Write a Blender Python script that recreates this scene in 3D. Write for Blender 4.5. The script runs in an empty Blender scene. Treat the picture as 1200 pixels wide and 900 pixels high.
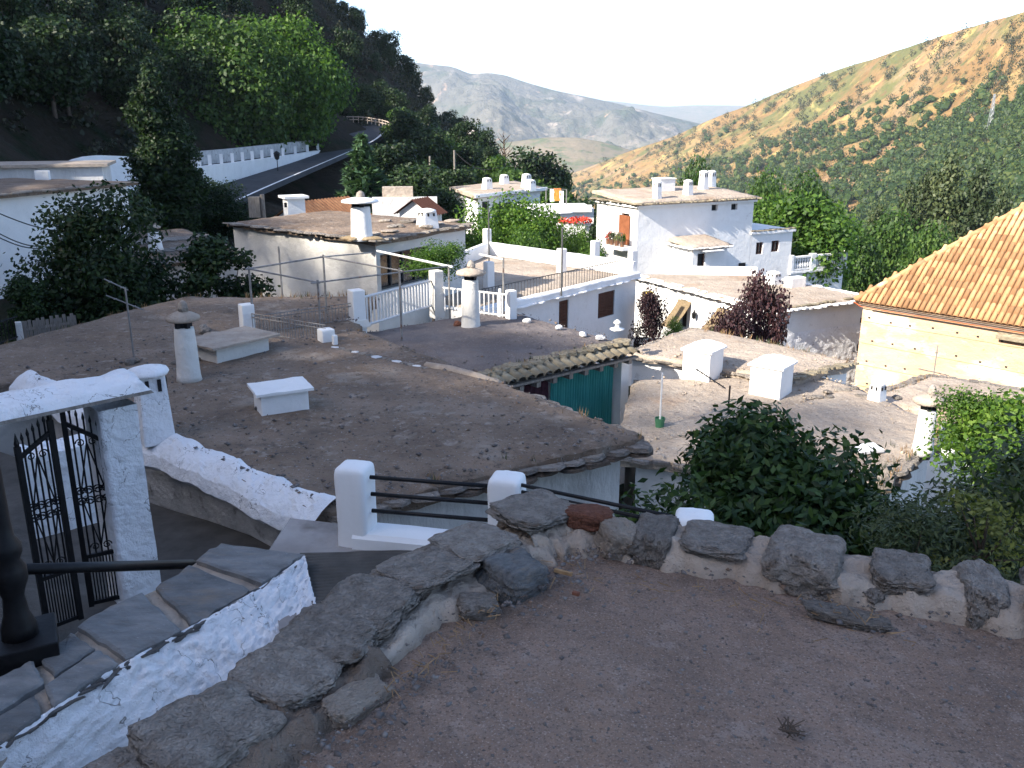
import bpy, bmesh, math, random
import numpy as np
from mathutils import Vector, Matrix, noise
random.seed(11)
R = math.radians
sc = bpy.context.scene
C = sc.collection

# ------------------------------------------------------------------ camera
PITCH = R(16.7)
FPX, CX, CY = 1050.0, 600.0, 450.0
EYE = Vector((0, 0, 1.6))
cam_d = bpy.data.cameras.new('camera')
cam_d.sensor_width = 36.0
cam_d.lens = FPX / 1200 * 36
cam_d.clip_start = 0.05
cam_d.clip_end = 30000
cam = bpy.data.objects.new('camera', cam_d)
C.objects.link(cam)
cam.location = EYE
cam.rotation_euler = (R(90) - PITCH, 0, 0)
sc.camera = cam

# ------------------------------------------------------------------ light
SUN_EL = R(33)
SUN_H = Vector((-0.815, -0.58, 0)).normalized()          # horizontal direction towards the sun
SUN = Vector((SUN_H.x * math.cos(SUN_EL), SUN_H.y * math.cos(SUN_EL), math.sin(SUN_EL)))
world = bpy.data.worlds.new('World')
sc.world = world
world.use_nodes = True
wn = world.node_tree.nodes
wl = world.node_tree.links
wn.clear()
sky = wn.new('ShaderNodeTexSky')
sky.sky_type = 'NISHITA'
sky.sun_disc = False
sky.sun_elevation = SUN_EL
sky.sun_rotation = math.atan2(SUN_H.x, SUN_H.y)
sky.altitude = 1200
sky.air_density = 0.75
sky.dust_density = 3.0
sky.ozone_density = 1.0
bg = wn.new('ShaderNodeBackground')
bg.inputs['Strength'].default_value = 0.15
wo = wn.new('ShaderNodeOutputWorld')
wl.new(sky.outputs[0], bg.inputs[0])
wl.new(bg.outputs[0], wo.inputs[0])
sl = bpy.data.lights.new('sun', 'SUN')
sl.energy = 4.6
sl.angle = R(0.55)
sl.color = (1.0, 0.92, 0.80)
so = bpy.data.objects.new('sun', sl)
C.objects.link(so)
so.rotation_euler = SUN.to_track_quat('Z', 'Y').to_euler()
so.location = (-40, -20, 60)
sc.view_settings.view_transform = 'Standard'
sc.view_settings.look = 'None'
sc.view_settings.exposure = 1.48
sc.view_settings.gamma = 1.0
sc.cycles.use_denoising = True
sc.cycles.max_bounces = 6
sc.cycles.diffuse_bounces = 3
sc.cycles.transparent_max_bounces = 8
sc.cycles.volume_bounces = 1

# ------------------------------------------------------------------ helpers
def ray(px, py):
    u = (px - CX) / FPX
    v = (CY - py) / FPX
    cp, sp = math.cos(PITCH), math.sin(PITCH)
    return Vector((u, cp + v * sp, v * cp - sp))
def PZ(px, py, z):
    d = ray(px, py)
    return EYE + d * ((z - EYE.z) / d.z)
def PY(px, py, y):
    d = ray(px, py)
    return EYE + d * (y / d.y)
def on_wall(A, B, px, py):
    """where the sight line meets the vertical plane through A, B: (metres along from A, z)"""
    d = ray(px, py)
    ex, ey = B[0] - A[0], B[1] - A[1]
    L = math.hypot(ex, ey)
    ex, ey = ex / L, ey / L
    nx, ny = ey, -ex
    t = ((A[0] - EYE.x) * nx + (A[1] - EYE.y) * ny) / (d.x * nx + d.y * ny)
    p = EYE + d * t
    return (p.x - A[0]) * ex + (p.y - A[1]) * ey, p.z
def rect_on(A, B, x0, y0, x1, y1):
    """opening in a wall, seen at that pixel box: (s0, s1, z0, z1)"""
    xm, ym = (x0 + x1) / 2, (y0 + y1) / 2
    a, b = sorted((on_wall(A, B, x0, ym)[0], on_wall(A, B, x1, ym)[0]))
    return (a, b, on_wall(A, B, xm, y1)[1], on_wall(A, B, xm, y0)[1])
def V2(p):
    return (p[0], p[1])
def nz(x, y, z=0.0):
    return noise.noise(Vector((x, y, z)))
def fbm(x, y, z=0.0, o=4):
    a, s, f = 0.0, 0.5, 1.0
    for _ in range(o):
        a += s * noise.noise(Vector((x * f, y * f, z * f)))
        s *= 0.5
        f *= 2.03
    return a

WPOS = {}
def tag(o, label=None, cat=None, group=None, kind=None):
    if label: o['label'] = label
    if cat: o['category'] = cat
    if group: o['group'] = group
    if kind: o['kind'] = kind
    return o
def put(o, parent, wloc=(0, 0, 0)):
    wloc = Vector(wloc)
    WPOS[o] = wloc
    if parent is not None:
        o.parent = parent
        o.location = wloc - WPOS[parent]
    else:
        o.location = wloc
    C.objects.link(o)
    return o
def thing(name, label, cat, loc, group=None):
    o = bpy.data.objects.new(name, None)
    o.empty_display_size = 0.2
    put(o, None, loc)
    return tag(o, label, cat, group)
def link_mesh(name, me, mat, parent=None, wloc=(0, 0, 0), rot=None, scale=None):
    o = bpy.data.objects.new(name, me)
    if mat is not None and len(me.materials) == 0:
        me.materials.append(mat)
    put(o, parent, wloc)
    if rot: o.rotation_euler = rot
    if scale: o.scale = scale
    return o

class MB:
    def __init__(s):
        s.v, s.f = [], []
    def add(s, vs, fs):
        o = len(s.v)
        s.v += [tuple(p) for p in vs]
        s.f += [tuple(i + o for i in f) for f in fs]
        return s
    def box(s, c, size, rz=0.0, top=1.0, rx=0.0, ry=0.0):
        """box centred at c; top = scale of the upper face"""
        M = Matrix.Rotation(rz, 3, 'Z') @ Matrix.Rotation(ry, 3, 'Y') @ Matrix.Rotation(rx, 3, 'X')
        hx, hy, hz = size[0] / 2, size[1] / 2, size[2] / 2
        vs = []
        for z, k in ((-hz, 1.0), (hz, top)):
            for x, y in ((-hx, -hy), (hx, -hy), (hx, hy), (-hx, hy)):
                vs.append(M @ Vector((x * k, y * k, z)) + Vector(c))
        return s.add(vs, [(3, 2, 1, 0), (4, 5, 6, 7), (0, 1, 5, 4), (1, 2, 6, 5), (2, 3, 7, 6), (3, 0, 4, 7)])
    def beam(s, a, b, w, h):
        """box along a->b, w across, h up"""
        a, b = Vector(a), Vector(b)
        d = (b - a)
        n = Vector((d.y, -d.x, 0))
        if n.length < 1e-6: n = Vector((1, 0, 0))
        n = n.normalized() * (w / 2)
        u = d.cross(n).normalized() * (h / 2)
        if u.z < 0: u = -u
        vs = [a - n - u, a + n - u, a + n + u, a - n + u, b - n - u, b + n - u, b + n + u, b - n + u]
        return s.add(vs, [(0, 1, 2, 3), (7, 6, 5, 4), (0, 4, 5, 1), (1, 5, 6, 2), (2, 6, 7, 3), (3, 7, 4, 0)])
    def prism(s, poly, z0, z1):
        n = len(poly)
        vs = [(p[0], p[1], z0) for p in poly] + [(p[0], p[1], z1) for p in poly]
        fs = [tuple(range(n - 1, -1, -1)), tuple(range(n, 2 * n))]
        fs += [(i, (i + 1) % n, n + (i + 1) % n, n + i) for i in range(n)]
        return s.add(vs, fs)
    def tube(s, pts, r, n=6, cap=True):
        pts = [Vector(p) for p in pts]
        rs = r if isinstance(r, (list, tuple)) else [r] * len(pts)
        vs = []
        for i, p in enumerate(pts):
            d = (pts[min(i + 1, len(pts) - 1)] - pts[max(i - 1, 0)]).normalized()
            a = d.cross(Vector((0, 0, 1)))
            if a.length < 0.05: a = d.cross(Vector((0, 1, 0)))
            a.normalize()
            b = d.cross(a)
            for k in range(n):
                t = 2 * math.pi * k / n
                vs.append(p + (a * math.cos(t) + b * math.sin(t)) * rs[i])
        fs = []
        for i in range(len(pts) - 1):
            for k in range(n):
                fs.append((i * n + k, i * n + (k + 1) % n, (i + 1) * n + (k + 1) % n, (i + 1) * n + k))
        if cap:
            fs.append(tuple(range(n - 1, -1, -1)))
            fs.append(tuple((len(pts) - 1) * n + k for k in range(n)))
        return s.add(vs, fs)
    def lathe(s, prof, c, n=16, jit=0.0, seed=0, sq=None):
        """prof: (radius, z) from bottom up; sq: superellipse power for squarish plans"""
        vs = []
        for r, z in prof:
            for k in range(n):
                t = 2 * math.pi * k / n
                rr = r
                if jit: rr *= 1 + jit * nz(math.cos(t) * 1.5 + seed, math.sin(t) * 1.5, z * 2.5)
                vs.append((c[0] + rr * math.cos(t), c[1] + rr * math.sin(t), c[2] + z))
        fs = []
        for i in range(len(prof) - 1):
            for k in range(n):
                fs.append((i * n + k, i * n + (k + 1) % n, (i + 1) * n + (k + 1) % n, (i + 1) * n + k))
        fs.append(tuple(range(n - 1, -1, -1)))
        fs.append(tuple((len(prof) - 1) * n + k for k in range(n)))
        return s.add(vs, fs)
    def grid(s, pts):
        """pts[i][j] -> quads"""
        nu, nv = len(pts), len(pts[0])
        vs = [p for row in pts for p in row]
        fs = [(i * nv + j, (i + 1) * nv + j, (i + 1) * nv + j + 1, i * nv + j + 1) for i in range(nu - 1) for j in range(nv - 1)]
        return s.add(vs, fs)
    def wall(s, A, B, z0, z1, holes=(), depth=0.16):
        """upright wall face A->B seen from its right-hand side, with real openings and reveals"""
        L = math.hypot(B[0] - A[0], B[1] - A[1])
        ex, ey = (B[0] - A[0]) / L, (B[1] - A[1]) / L
        nx, ny = ey, -ex
        def P(u, z, d=0.0):
            return (A[0] + ex * u - nx * d, A[1] + ey * u - ny * d, z)
        xs = sorted({0.0, L} | {h[0] for h in holes} | {h[1] for h in holes})
        zs = sorted({z0, z1} | {max(h[2], z0) for h in holes} | {h[3] for h in holes})
        for i in range(len(xs) - 1):
            for j in range(len(zs) - 1):
                mx, mz = (xs[i] + xs[i + 1]) / 2, (zs[j] + zs[j + 1]) / 2
                if any(h[0] < mx < h[1] and h[2] < mz < h[3] for h in holes): continue
                s.add([P(xs[i], zs[j]), P(xs[i + 1], zs[j]), P(xs[i + 1], zs[j + 1]), P(xs[i], zs[j + 1])], [(0, 1, 2, 3)])
        for a, b, c, d in holes:
            c = max(c, z0)
            for q in (((a, c), (b, c)), ((b, c), (b, d)), ((b, d), (a, d)), ((a, d), (a, c))):
                (u1, w1), (u2, w2) = q
                s.add([P(u1, w1), P(u1, w1, depth), P(u2, w2, depth), P(u2, w2)], [(3, 2, 1, 0)])
        return s
    def mesh(s, name, smooth=False):
        me = bpy.data.meshes.new(name)
        me.from_pydata(s.v, [], s.f)
        me.update()
        if smooth:
            me.polygons.foreach_set('use_smooth', [True] * len(me.polygons))
        return me
    def build(s, name, mat, parent=None, smooth=False, bevel=0.0, kind=None, label=None):
        me = s.mesh(name, smooth)
        if bevel:
            bm = bmesh.new(); bm.from_mesh(me)
            bmesh.ops.remove_doubles(bm, verts=bm.verts, dist=1e-5)
            bmesh.ops.bevel(bm, geom=[e for e in bm.edges if e.is_manifold and e.calc_face_angle(0) > 0.5], offset=bevel, segments=2, affect='EDGES', profile=0.6)
            bm.to_mesh(me); bm.free()
        o = link_mesh(name, me, mat, parent)
        if kind: o['kind'] = kind
        if label: o['label'] = label
        return o

def np_mesh(name, verts, faces, smooth=False):
    """verts (n,3), faces (m,k) numpy"""
    me = bpy.data.meshes.new(name)
    m, k = faces.shape
    me.vertices.add(len(verts)); me.vertices.foreach_set('co', np.asarray(verts, np.float32).ravel())
    me.loops.add(m * k); me.loops.foreach_set('vertex_index', faces.astype(np.int32).ravel())
    me.polygons.add(m); me.polygons.foreach_set('loop_start', np.arange(0, m * k, k, dtype=np.int32))
    if smooth: me.polygons.foreach_set('use_smooth', np.ones(m, bool))
    me.update(calc_edges=True)
    me.validate()
    return me
def grid_faces(nu, nv):
    i, j = np.meshgrid(np.arange(nu - 1), np.arange(nv - 1), indexing='ij')
    a = (i * nv + j).ravel()
    return np.stack([a, a + nv, a + nv + 1, a + 1], 1)

# numpy value noise for the big sheets
def vnoise(x, y, seed=0):
    xi, yi = np.floor(x).astype(np.int64), np.floor(y).astype(np.int64)
    fx, fy = x - xi, y - yi
    fx, fy = fx * fx * (3 - 2 * fx), fy * fy * (3 - 2 * fy)
    def h(a, b):
        n = (a * 374761393 + b * 668265263 + seed * 974634777) & 0x7fffffff
        n = ((n ^ (n >> 13)) * 1274126177) & 0x7fffffff
        return ((n ^ (n >> 16)) & 0xffff) / 32767.5 - 1
    return (h(xi, yi) * (1 - fx) + h(xi + 1, yi) * fx) * (1 - fy) + (h(xi, yi + 1) * (1 - fx) + h(xi + 1, yi + 1) * fx) * fy
def vfbm(x, y, o=5, seed=0, ridged=False):
    a = np.zeros_like(x); s = 0.5
    for k in range(o):
        n = vnoise(x, y, seed + k)
        a += s * ((1 - 2 * np.abs(n)) if ridged else n)
        x, y, s = x * 2.03 + 7.1, y * 2.03 + 3.7, s * 0.5
    return a

# ------------------------------------------------------------------ materials
MATS = {}
def new_mat(name):
    m = bpy.data.materials.new(name)
    m.use_nodes = True
    nt = m.node_tree
    nt.nodes.clear()
    out = nt.nodes.new('ShaderNodeOutputMaterial')
    b = nt.nodes.new('ShaderNodeBsdfPrincipled')
    nt.links.new(b.outputs[0], out.inputs[0])
    b.inputs['Specular IOR Level'].default_value = 0.25
    MATS[name] = m
    return m, nt, b, out
def noise_node(nt, co, scale, detail=6, rough=0.6, dist=0.0):
    n = nt.nodes.new('ShaderNodeTexNoise')
    n.inputs['Scale'].default_value = scale
    n.inputs['Detail'].default_value = detail
    n.inputs['Roughness'].default_value = rough
    n.inputs['Distortion'].default_value = dist
    nt.links.new(co, n.inputs['Vector'])
    return n.outputs['Fac']
def ramp(nt, fac, stops):
    r = nt.nodes.new('ShaderNodeValToRGB')
    e = r.color_ramp.elements
    while len(e) > 1: e.remove(e[0])
    e[0].position = stops[0][0]; e[0].color = (*stops[0][1], 1)
    for p, c in stops[1:]:
        k = e.new(p); k.color = (*c, 1)
    nt.links.new(fac, r.inputs[0])
    return r.outputs[0]
def mix(nt, fac, a, b, mode='MIX'):
    m = nt.nodes.new('ShaderNodeMix')
    m.data_type = 'RGBA'
    m.blend_type = mode
    for i, x in ((0, fac), (6, a), (7, b)):
        if hasattr(x, 'links'): nt.links.new(x, m.inputs[i])
        elif i == 0: m.inputs[0].default_value = x
        else: m.inputs[i].default_value = (*x, 1)
    return m.outputs[2]
def coord(nt, scale=None, rot=None):
    g = nt.nodes.new('ShaderNodeTexCoord').outputs['Object']
    if scale or rot:
        mp = nt.nodes.new('ShaderNodeMapping')
        if scale: mp.inputs['Scale'].default_value = scale
        if rot: mp.inputs['Rotation'].default_value = rot
        nt.links.new(g, mp.inputs['Vector'])
        g = mp.outputs[0]
    return g
def bump(nt, b, h, strength, dist=0.02, prev=None):
    n = nt.nodes.new('ShaderNodeBump')
    n.inputs['Strength'].default_value = strength
    n.inputs['Distance'].default_value = dist
    nt.links.new(h, n.inputs['Height'])
    if prev is not None: nt.links.new(prev, n.inputs['Normal'])
    nt.links.new(n.outputs[0], b.inputs['Normal'])
    return n.outputs[0]
def white_to(c): return ((0.0, c), (1.0, c))
def surf(name, cols, scale, rough=0.92, bstr=0.4, bscale=40, bdist=0.02, patch=None, fine=None, var=0.0, stretch=None, rot=None, spec=0.2, metal=0.0, crack=None):
    """cols: ramp stops over noise(scale); patch: (colour, scale, lo, hi) stain layer; fine: (colour, scale, lo, hi) speckle layer"""
    m, nt, b, out = new_mat(name)
    co = coord(nt, stretch, rot)
    c = ramp(nt, noise_node(nt, co, scale), cols)
    for lay, det in ((patch, 5), (fine, 2)):
        if lay:
            for col, s, lo, hi in ([lay] if not isinstance(lay, list) else lay):
                f = ramp(nt, noise_node(nt, co, s, det), [(lo, (0, 0, 0)), (hi, (1, 1, 1))])
                c = mix(nt, f, c, col)
    if crack:
        col, s, wd = crack
        sb_ = nt.nodes.new('ShaderNodeMath'); sb_.operation = 'SUBTRACT'; sb_.inputs[1].default_value = .5
        nt.links.new(noise_node(nt, co, s, 4, .55, .6), sb_.inputs[0])
        ab = nt.nodes.new('ShaderNodeMath'); ab.operation = 'ABSOLUTE'; nt.links.new(sb_.outputs[0], ab.inputs[0])
        ln_ = ramp(nt, ab.outputs[0], [(wd * .35, (1, 1, 1)), (wd, (0, 0, 0))])
        gate_ = ramp(nt, noise_node(nt, co, s * .6, 2), [(.48, (0, 0, 0)), (.58, (1, 1, 1))])
        c = mix(nt, mix(nt, 1.0, ln_, gate_, 'MULTIPLY'), c, col)
    if var:
        oi = nt.nodes.new('ShaderNodeObjectInfo')
        f = ramp(nt, oi.outputs['Random'], [(0, (1 - var,) * 3), (1, (1 + var * 0.6,) * 3)])
        c = mix(nt, 1.0, c, f, 'MULTIPLY')
    nt.links.new(c, b.inputs['Base Color'])
    b.inputs['Roughness'].default_value = rough
    b.inputs['Specular IOR Level'].default_value = spec
    b.inputs['Metallic'].default_value = metal
    if bstr:
        n1 = bump(nt, b, noise_node(nt, co, bscale, 4, 0.7), bstr, bdist)
        bump(nt, b, noise_node(nt, co, bscale / 9, 3), bstr * 0.8, bdist * 5, n1)
    return m
def leafmat(name, c1, c2, c3, trans=0.35, rough=0.55, spec=0.3):
    m, nt, b, out = new_mat(name)
    g = nt.nodes.new('ShaderNodeNewGeometry')
    c = ramp(nt, g.outputs['Random Per Island'], [(0, c1), (0.55, c2), (1, c3)])
    oi = nt.nodes.new('ShaderNodeObjectInfo')
    f = ramp(nt, oi.outputs['Random'], [(0, (0.72, 0.75, 0.75)), (1, (1.2, 1.12, 1.05))])
    c = mix(nt, 1.0, c, f, 'MULTIPLY')
    nt.links.new(c, b.inputs['Base Color'])
    b.inputs['Roughness'].default_value = rough
    b.inputs['Specular IOR Level'].default_value = spec
    t = nt.nodes.new('ShaderNodeBsdfTranslucent')
    c2n = mix(nt, 1.0, c, (1.15, 1.25, 0.6), 'MULTIPLY')
    nt.links.new(c2n, t.inputs['Color'])
    ms = nt.nodes.new('ShaderNodeMixShader')
    ms.inputs[0].default_value = trans
    nt.links.new(b.outputs[0], ms.inputs[1])
    nt.links.new(t.outputs[0], ms.inputs[2])
    nt.links.new(ms.outputs[0], out.inputs[0])
    return m

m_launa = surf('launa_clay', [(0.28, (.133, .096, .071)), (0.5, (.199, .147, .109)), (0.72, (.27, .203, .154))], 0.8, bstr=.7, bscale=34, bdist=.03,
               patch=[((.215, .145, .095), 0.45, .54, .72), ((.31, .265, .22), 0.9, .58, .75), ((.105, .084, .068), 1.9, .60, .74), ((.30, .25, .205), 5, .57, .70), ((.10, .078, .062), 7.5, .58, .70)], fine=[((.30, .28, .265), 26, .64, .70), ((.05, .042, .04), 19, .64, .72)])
m_launa_tan = surf('launa_tan', [(0.28, (.29, .235, .185)), (0.5, (.37, .305, .245)), (0.72, (.45, .375, .305))], 0.8, bstr=.7, bscale=34, bdist=.03,
               patch=[((.30, .21, .145), 0.5, .56, .72), ((.48, .41, .33), 0.9, .58, .75)], fine=[((.52, .46, .39), 22, .62, .69), ((.19, .145, .11), 17, .62, .70)])
m_terrace = surf('packed_earth', [(0.25, (.182, .128, .098)), (0.5, (.25, .177, .136)), (0.75, (.32, .23, .182))], 1.6, bstr=.9, bscale=70, bdist=.012,
               patch=[((.17, .115, .08), 1.1, .58, .78), ((.37, .295, .245), 1.2, .56, .80), ((.155, .112, .09), 3.5, .58, .76), ((.30, .21, .15), .7, .55, .75), ((.335, .26, .215), 9, .56, .72), ((.165, .12, .097), 13, .57, .72)], fine=[((.40, .32, .265), 150, .56, .72), ((.12, .088, .07), 110, .54, .70), ((.30, .19, .13), 190, .60, .72)])
m_white = surf('whitewash', [(0.2, (.72, .71, .69)), (0.6, (.80, .79, .77)), (0.9, (.83, .82, .81))], 1.3, rough=.85, bstr=.35, bscale=22, bdist=.02, patch=[((.60, .57, .53), .9, .60, .86), ((.50, .47, .43), 3.1, .64, .82)])
m_joint = surf('earth_joint', [(0.3, (.30, .19, .095)), (0.7, (.42, .29, .16))], 3, bstr=0)
m_limewash = surf('fresh_limewash', [(0.2, (.79, .79, .78)), (0.8, (.84, .84, .83))], 2, rough=.85, bstr=.25, bscale=26, bdist=.01, patch=((.62, .60, .57), 2.4, .66, .86))
m_white_rough = surf('whitewash_rough', [(0.2, (.70, .71, .73)), (0.6, (.80, .80, .81)), (0.9, (.84, .84, .84))], 2.4, rough=.9, bstr=.9, bscale=16, bdist=.03, patch=((.40, .39, .38), 3.0, .62, .86), crack=((.20, .19, .18), 3.6, .007))
m_white_stained = surf('whitewash_stained', [(0.2, (.50, .49, .475)), (0.6, (.64, .63, .615)), (0.9, (.70, .69, .68))], 1.6, rough=.9, bstr=.8, bscale=14, bdist=.03, patch=[((.30, .285, .27), 1.1, .58, .85), ((.42, .40, .38), 5, .60, .80)], stretch=(1, 1, .45))
m_cream = surf('cream_plaster', [(0.2, (.56, .54, .50)), (0.6, (.66, .64, .60)), (0.9, (.70, .68, .65))], 1.1, rough=.9, bstr=.6, bscale=18, bdist=.03, patch=((.50, .46, .40), 1.3, .60, .85))
m_greywall = surf('grey_render', [(0.2, (.28, .285, .285)), (0.5, (.44, .44, .44)), (0.8, (.58, .58, .58))], 2.2, rough=.95, bstr=1.0, bscale=12, bdist=.04, patch=((.13, .125, .12), 2.7, .58, .72))
m_stone = surf('fieldstone', [(0.25, (.20, .172, .146)), (0.5, (.335, .295, .255)), (0.78, (.46, .415, .37))], 5.5, rough=.9, bstr=1.0, bscale=30, bdist=.03, patch=((.17, .115, .075), 3.3, .60, .75), fine=((.36, .35, .34), 60, .66, .72), var=.30)
m_slate = surf('slate', [(0.25, (.11, .112, .112)), (0.5, (.175, .176, .174)), (0.8, (.27, .262, .25))], 4.5, rough=.7, bstr=.8, bscale=26, bdist=.015, patch=((.27, .215, .165), 2.0, .54, .70), stretch=(1, 2.2, 1), rot=(0, 0, .5), fine=((.32, .32, .33), 55, .69, .73), var=.25)
m_mortar = surf('lime_mortar', [(0.25, (.30, .245, .20)), (0.5, (.395, .33, .27)), (0.8, (.48, .415, .35))], 4.0, rough=.95, bstr=.9, bscale=32, bdist=.02, patch=((.26, .205, .155), 2.3, .60, .78), fine=((.25, .21, .175), 70, .64, .73))
m_mortar_dark = surf('earth_mortar', [(0.25, (.115, .088, .068)), (0.5, (.175, .138, .11)), (0.8, (.25, .205, .17))], 4.0, rough=.95, bstr=1.0, bscale=26, bdist=.03, patch=((.15, .092, .058), 2.3, .56, .72), fine=((.27, .25, .23), 48, .66, .73))
m_brickred = surf('red_brick', [(0.3, (.17, .07, .045)), (0.7, (.27, .12, .08))], 9, bstr=.8, bscale=40)
m_concrete = surf('ramp_concrete', [(0.3, (.062, .058, .052)), (0.7, (.115, .106, .096))], 3.0, bstr=.5, bscale=40, bdist=.01)
m_path = surf('cement_path', [(0.3, (.25, .225, .21)), (0.7, (.36, .33, .31))], 2.6, bstr=.5, bscale=30, bdist=.015, patch=((.17, .15, .135), 2.0, .58, .75))
m_iron = surf('black_iron', [(0.3, (.004, .004, .005)), (0.7, (.010, .010, .011))], 18, rough=.5, bstr=.25, bscale=60, bdist=.004, spec=.3)
m_pipe = surf('galvanised_pipe', [(0.3, (.16, .155, .15)), (0.7, (.30, .29, .28))], 9, rough=.6, bstr=.2, bscale=50, bdist=.004, patch=((.16, .08, .045), 4, .60, .70), metal=.3)
m_fence = surf('white_metal', [(0.3, (.55, .55, .55)), (0.7, (.70, .70, .70))], 7, rough=.6, bstr=.2, bscale=50, bdist=.004, patch=((.30, .20, .14), 5, .66, .74))
m_railgrey = surf('dark_railing', [(0.3, (.05, .05, .05)), (0.7, (.10, .10, .10))], 9, rough=.6, bstr=0)
m_wood = surf('brown_wood', [(0.3, (.055, .022, .014)), (0.7, (.11, .045, .028))], 4, rough=.7, bstr=.5, bscale=30, bdist=.01, stretch=(6, 6, 1))
m_woodgrey = surf('weathered_wood', [(0.3, (.13, .115, .10)), (0.7, (.27, .245, .215))], 4, rough=.85, bstr=.6, bscale=30, bdist=.01, stretch=(5, 5, 1))
m_orangewood = surf('orange_wood', [(0.3, (.16, .055, .025)), (0.7, (.25, .095, .045))], 5, rough=.6, bstr=.3, bscale=30, bdist=.01)
m_dark = surf('dark_interior', [(0.3, (.012, .012, .013)), (0.7, (.02, .02, .022))], 3, rough=.6, bstr=0)
m_glass = surf('window_glass', [(0.3, (.012, .014, .017)), (0.7, (.03, .033, .037))], 2, rough=.12, bstr=0, spec=.6)
m_tile = surf('terracotta_tile', [(0.25, (.29, .145, .068)), (0.5, (.39, .215, .105)), (0.75, (.48, .31, .175))], 2.2, rough=.85, bstr=.4, bscale=40, bdist=.01, patch=[((.52, .42, .28), 1.4, .56, .72), ((.20, .12, .075), 2.7, .62, .74)], var=.45)
m_tile_brown = surf('brown_tile', [(0.25, (.14, .065, .035)), (0.5, (.21, .10, .05)), (0.75, (.28, .15, .08))], 3, rough=.9, bstr=.6, bscale=20, bdist=.02)
m_tile_old = surf('mossy_tile', [(0.25, (.16, .125, .085)), (0.5, (.26, .22, .155)), (0.75, (.36, .32, .235))], 4, rough=.9, bstr=.7, bscale=30, bdist=.015, patch=((.10, .085, .06), 3, .56, .70), var=.25)
m_rammed = surf('rammed_earth', [(0.2, (.43, .29, .18)), (0.5, (.52, .37, .25)), (0.8, (.60, .46, .34))], 0.5, rough=.95, bstr=.6, bscale=12, bdist=.03, patch=[((.47, .29, .14), .35, .54, .70), ((.68, .60, .46), .6, .54, .68)], fine=((.36, .24, .12), 7, .66, .78), stretch=(1, 1, 1.8))
m_teal = surf('teal_curtain', [(0.3, (.03, .20, .185)), (0.7, (.06, .30, .275))], 2.5, rough=.8, bstr=.3, bscale=20, bdist=.02, stretch=(1, 1, .3))
m_plaid = surf('maroon_cloth', [(0.3, (.05, .025, .035)), (0.7, (.12, .05, .065))], 9, rough=.9, bstr=.3, bscale=20)
m_orange = surf('orange_cloth', [(0.3, (.60, .16, .03)), (0.7, (.75, .24, .05))], 4, rough=.8, bstr=0)
m_red = surf('red_flower', [(0.3, (.45, .03, .02)), (0.7, (.65, .08, .04))], 20, rough=.7, bstr=0)
m_yellow = surf('yellow_paint', [(0.3, (.60, .42, .06)), (0.7, (.72, .55, .12))], 6, rough=.7, bstr=0)
m_straw = surf('reed_blind', [(0.3, (.13, .095, .055)), (0.7, (.24, .18, .11))], 6, rough=.9, bstr=.5, bscale=30, bdist=.01, stretch=(1, 1, 6))
m_lichen = surf('orange_lichen', [(0.3, (.24, .15, .07)), (0.7, (.34, .29, .20))], 14, bstr=.6, bscale=30)
m_asphalt = surf('asphalt', [(0.3, (.045, .046, .05)), (0.7, (.07, .071, .075))], 1.0, rough=.9, bstr=.3, bscale=20, bdist=.01)
m_bark = surf('bark', [(0.3, (.06, .045, .034)), (0.7, (.13, .10, .078))], 5, bstr=.9, bscale=14, bdist=.03, stretch=(2, 2, .5))
m_greenpot = surf('green_plastic', [(0.3, (.04, .13, .07)), (0.7, (.06, .18, .10))], 6, rough=.5, bstr=0)
m_red_cable = surf('red_cable', [(0.3, (.55, .10, .03)), (0.7, (.65, .16, .05))], 6, rough=.5, bstr=0)
m_whitepl = surf('white_fabric', [(0.3, (.74, .74, .73)), (0.7, (.80, .80, .79))], 6, rough=.7, bstr=0)
m_steel = surf('pylon_steel', [(0.3, (.30, .31, .32)), (0.7, (.42, .43, .44))], 6, rough=.5, bstr=0, metal=.5)

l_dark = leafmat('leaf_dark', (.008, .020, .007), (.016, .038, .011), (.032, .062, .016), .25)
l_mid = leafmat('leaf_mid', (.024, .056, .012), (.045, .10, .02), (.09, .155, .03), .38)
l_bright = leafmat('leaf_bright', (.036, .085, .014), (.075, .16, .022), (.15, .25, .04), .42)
l_pine = leafmat('leaf_pine', (.035, .078, .042), (.06, .12, .06), (.10, .175, .08), .2)
l_purple = leafmat('leaf_purple', (.022, .010, .014), (.045, .020, .026), (.085, .042, .045), .2)
l_olive = leafmat('leaf_olive', (.030, .050, .020), (.055, .080, .034), (.10, .125, .055), .25)
l_fig = leafmat('leaf_fig', (.013, .034, .011), (.028, .064, .017), (.06, .11, .026), .28, rough=.5)
l_shrub = leafmat('leaf_shrub', (.032, .052, .022), (.058, .085, .033), (.098, .125, .052), .2)
l_yellow = leafmat('leaf_yellow', (.12, .14, .03), (.20, .22, .06), (.30, .31, .10), .35)

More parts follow.
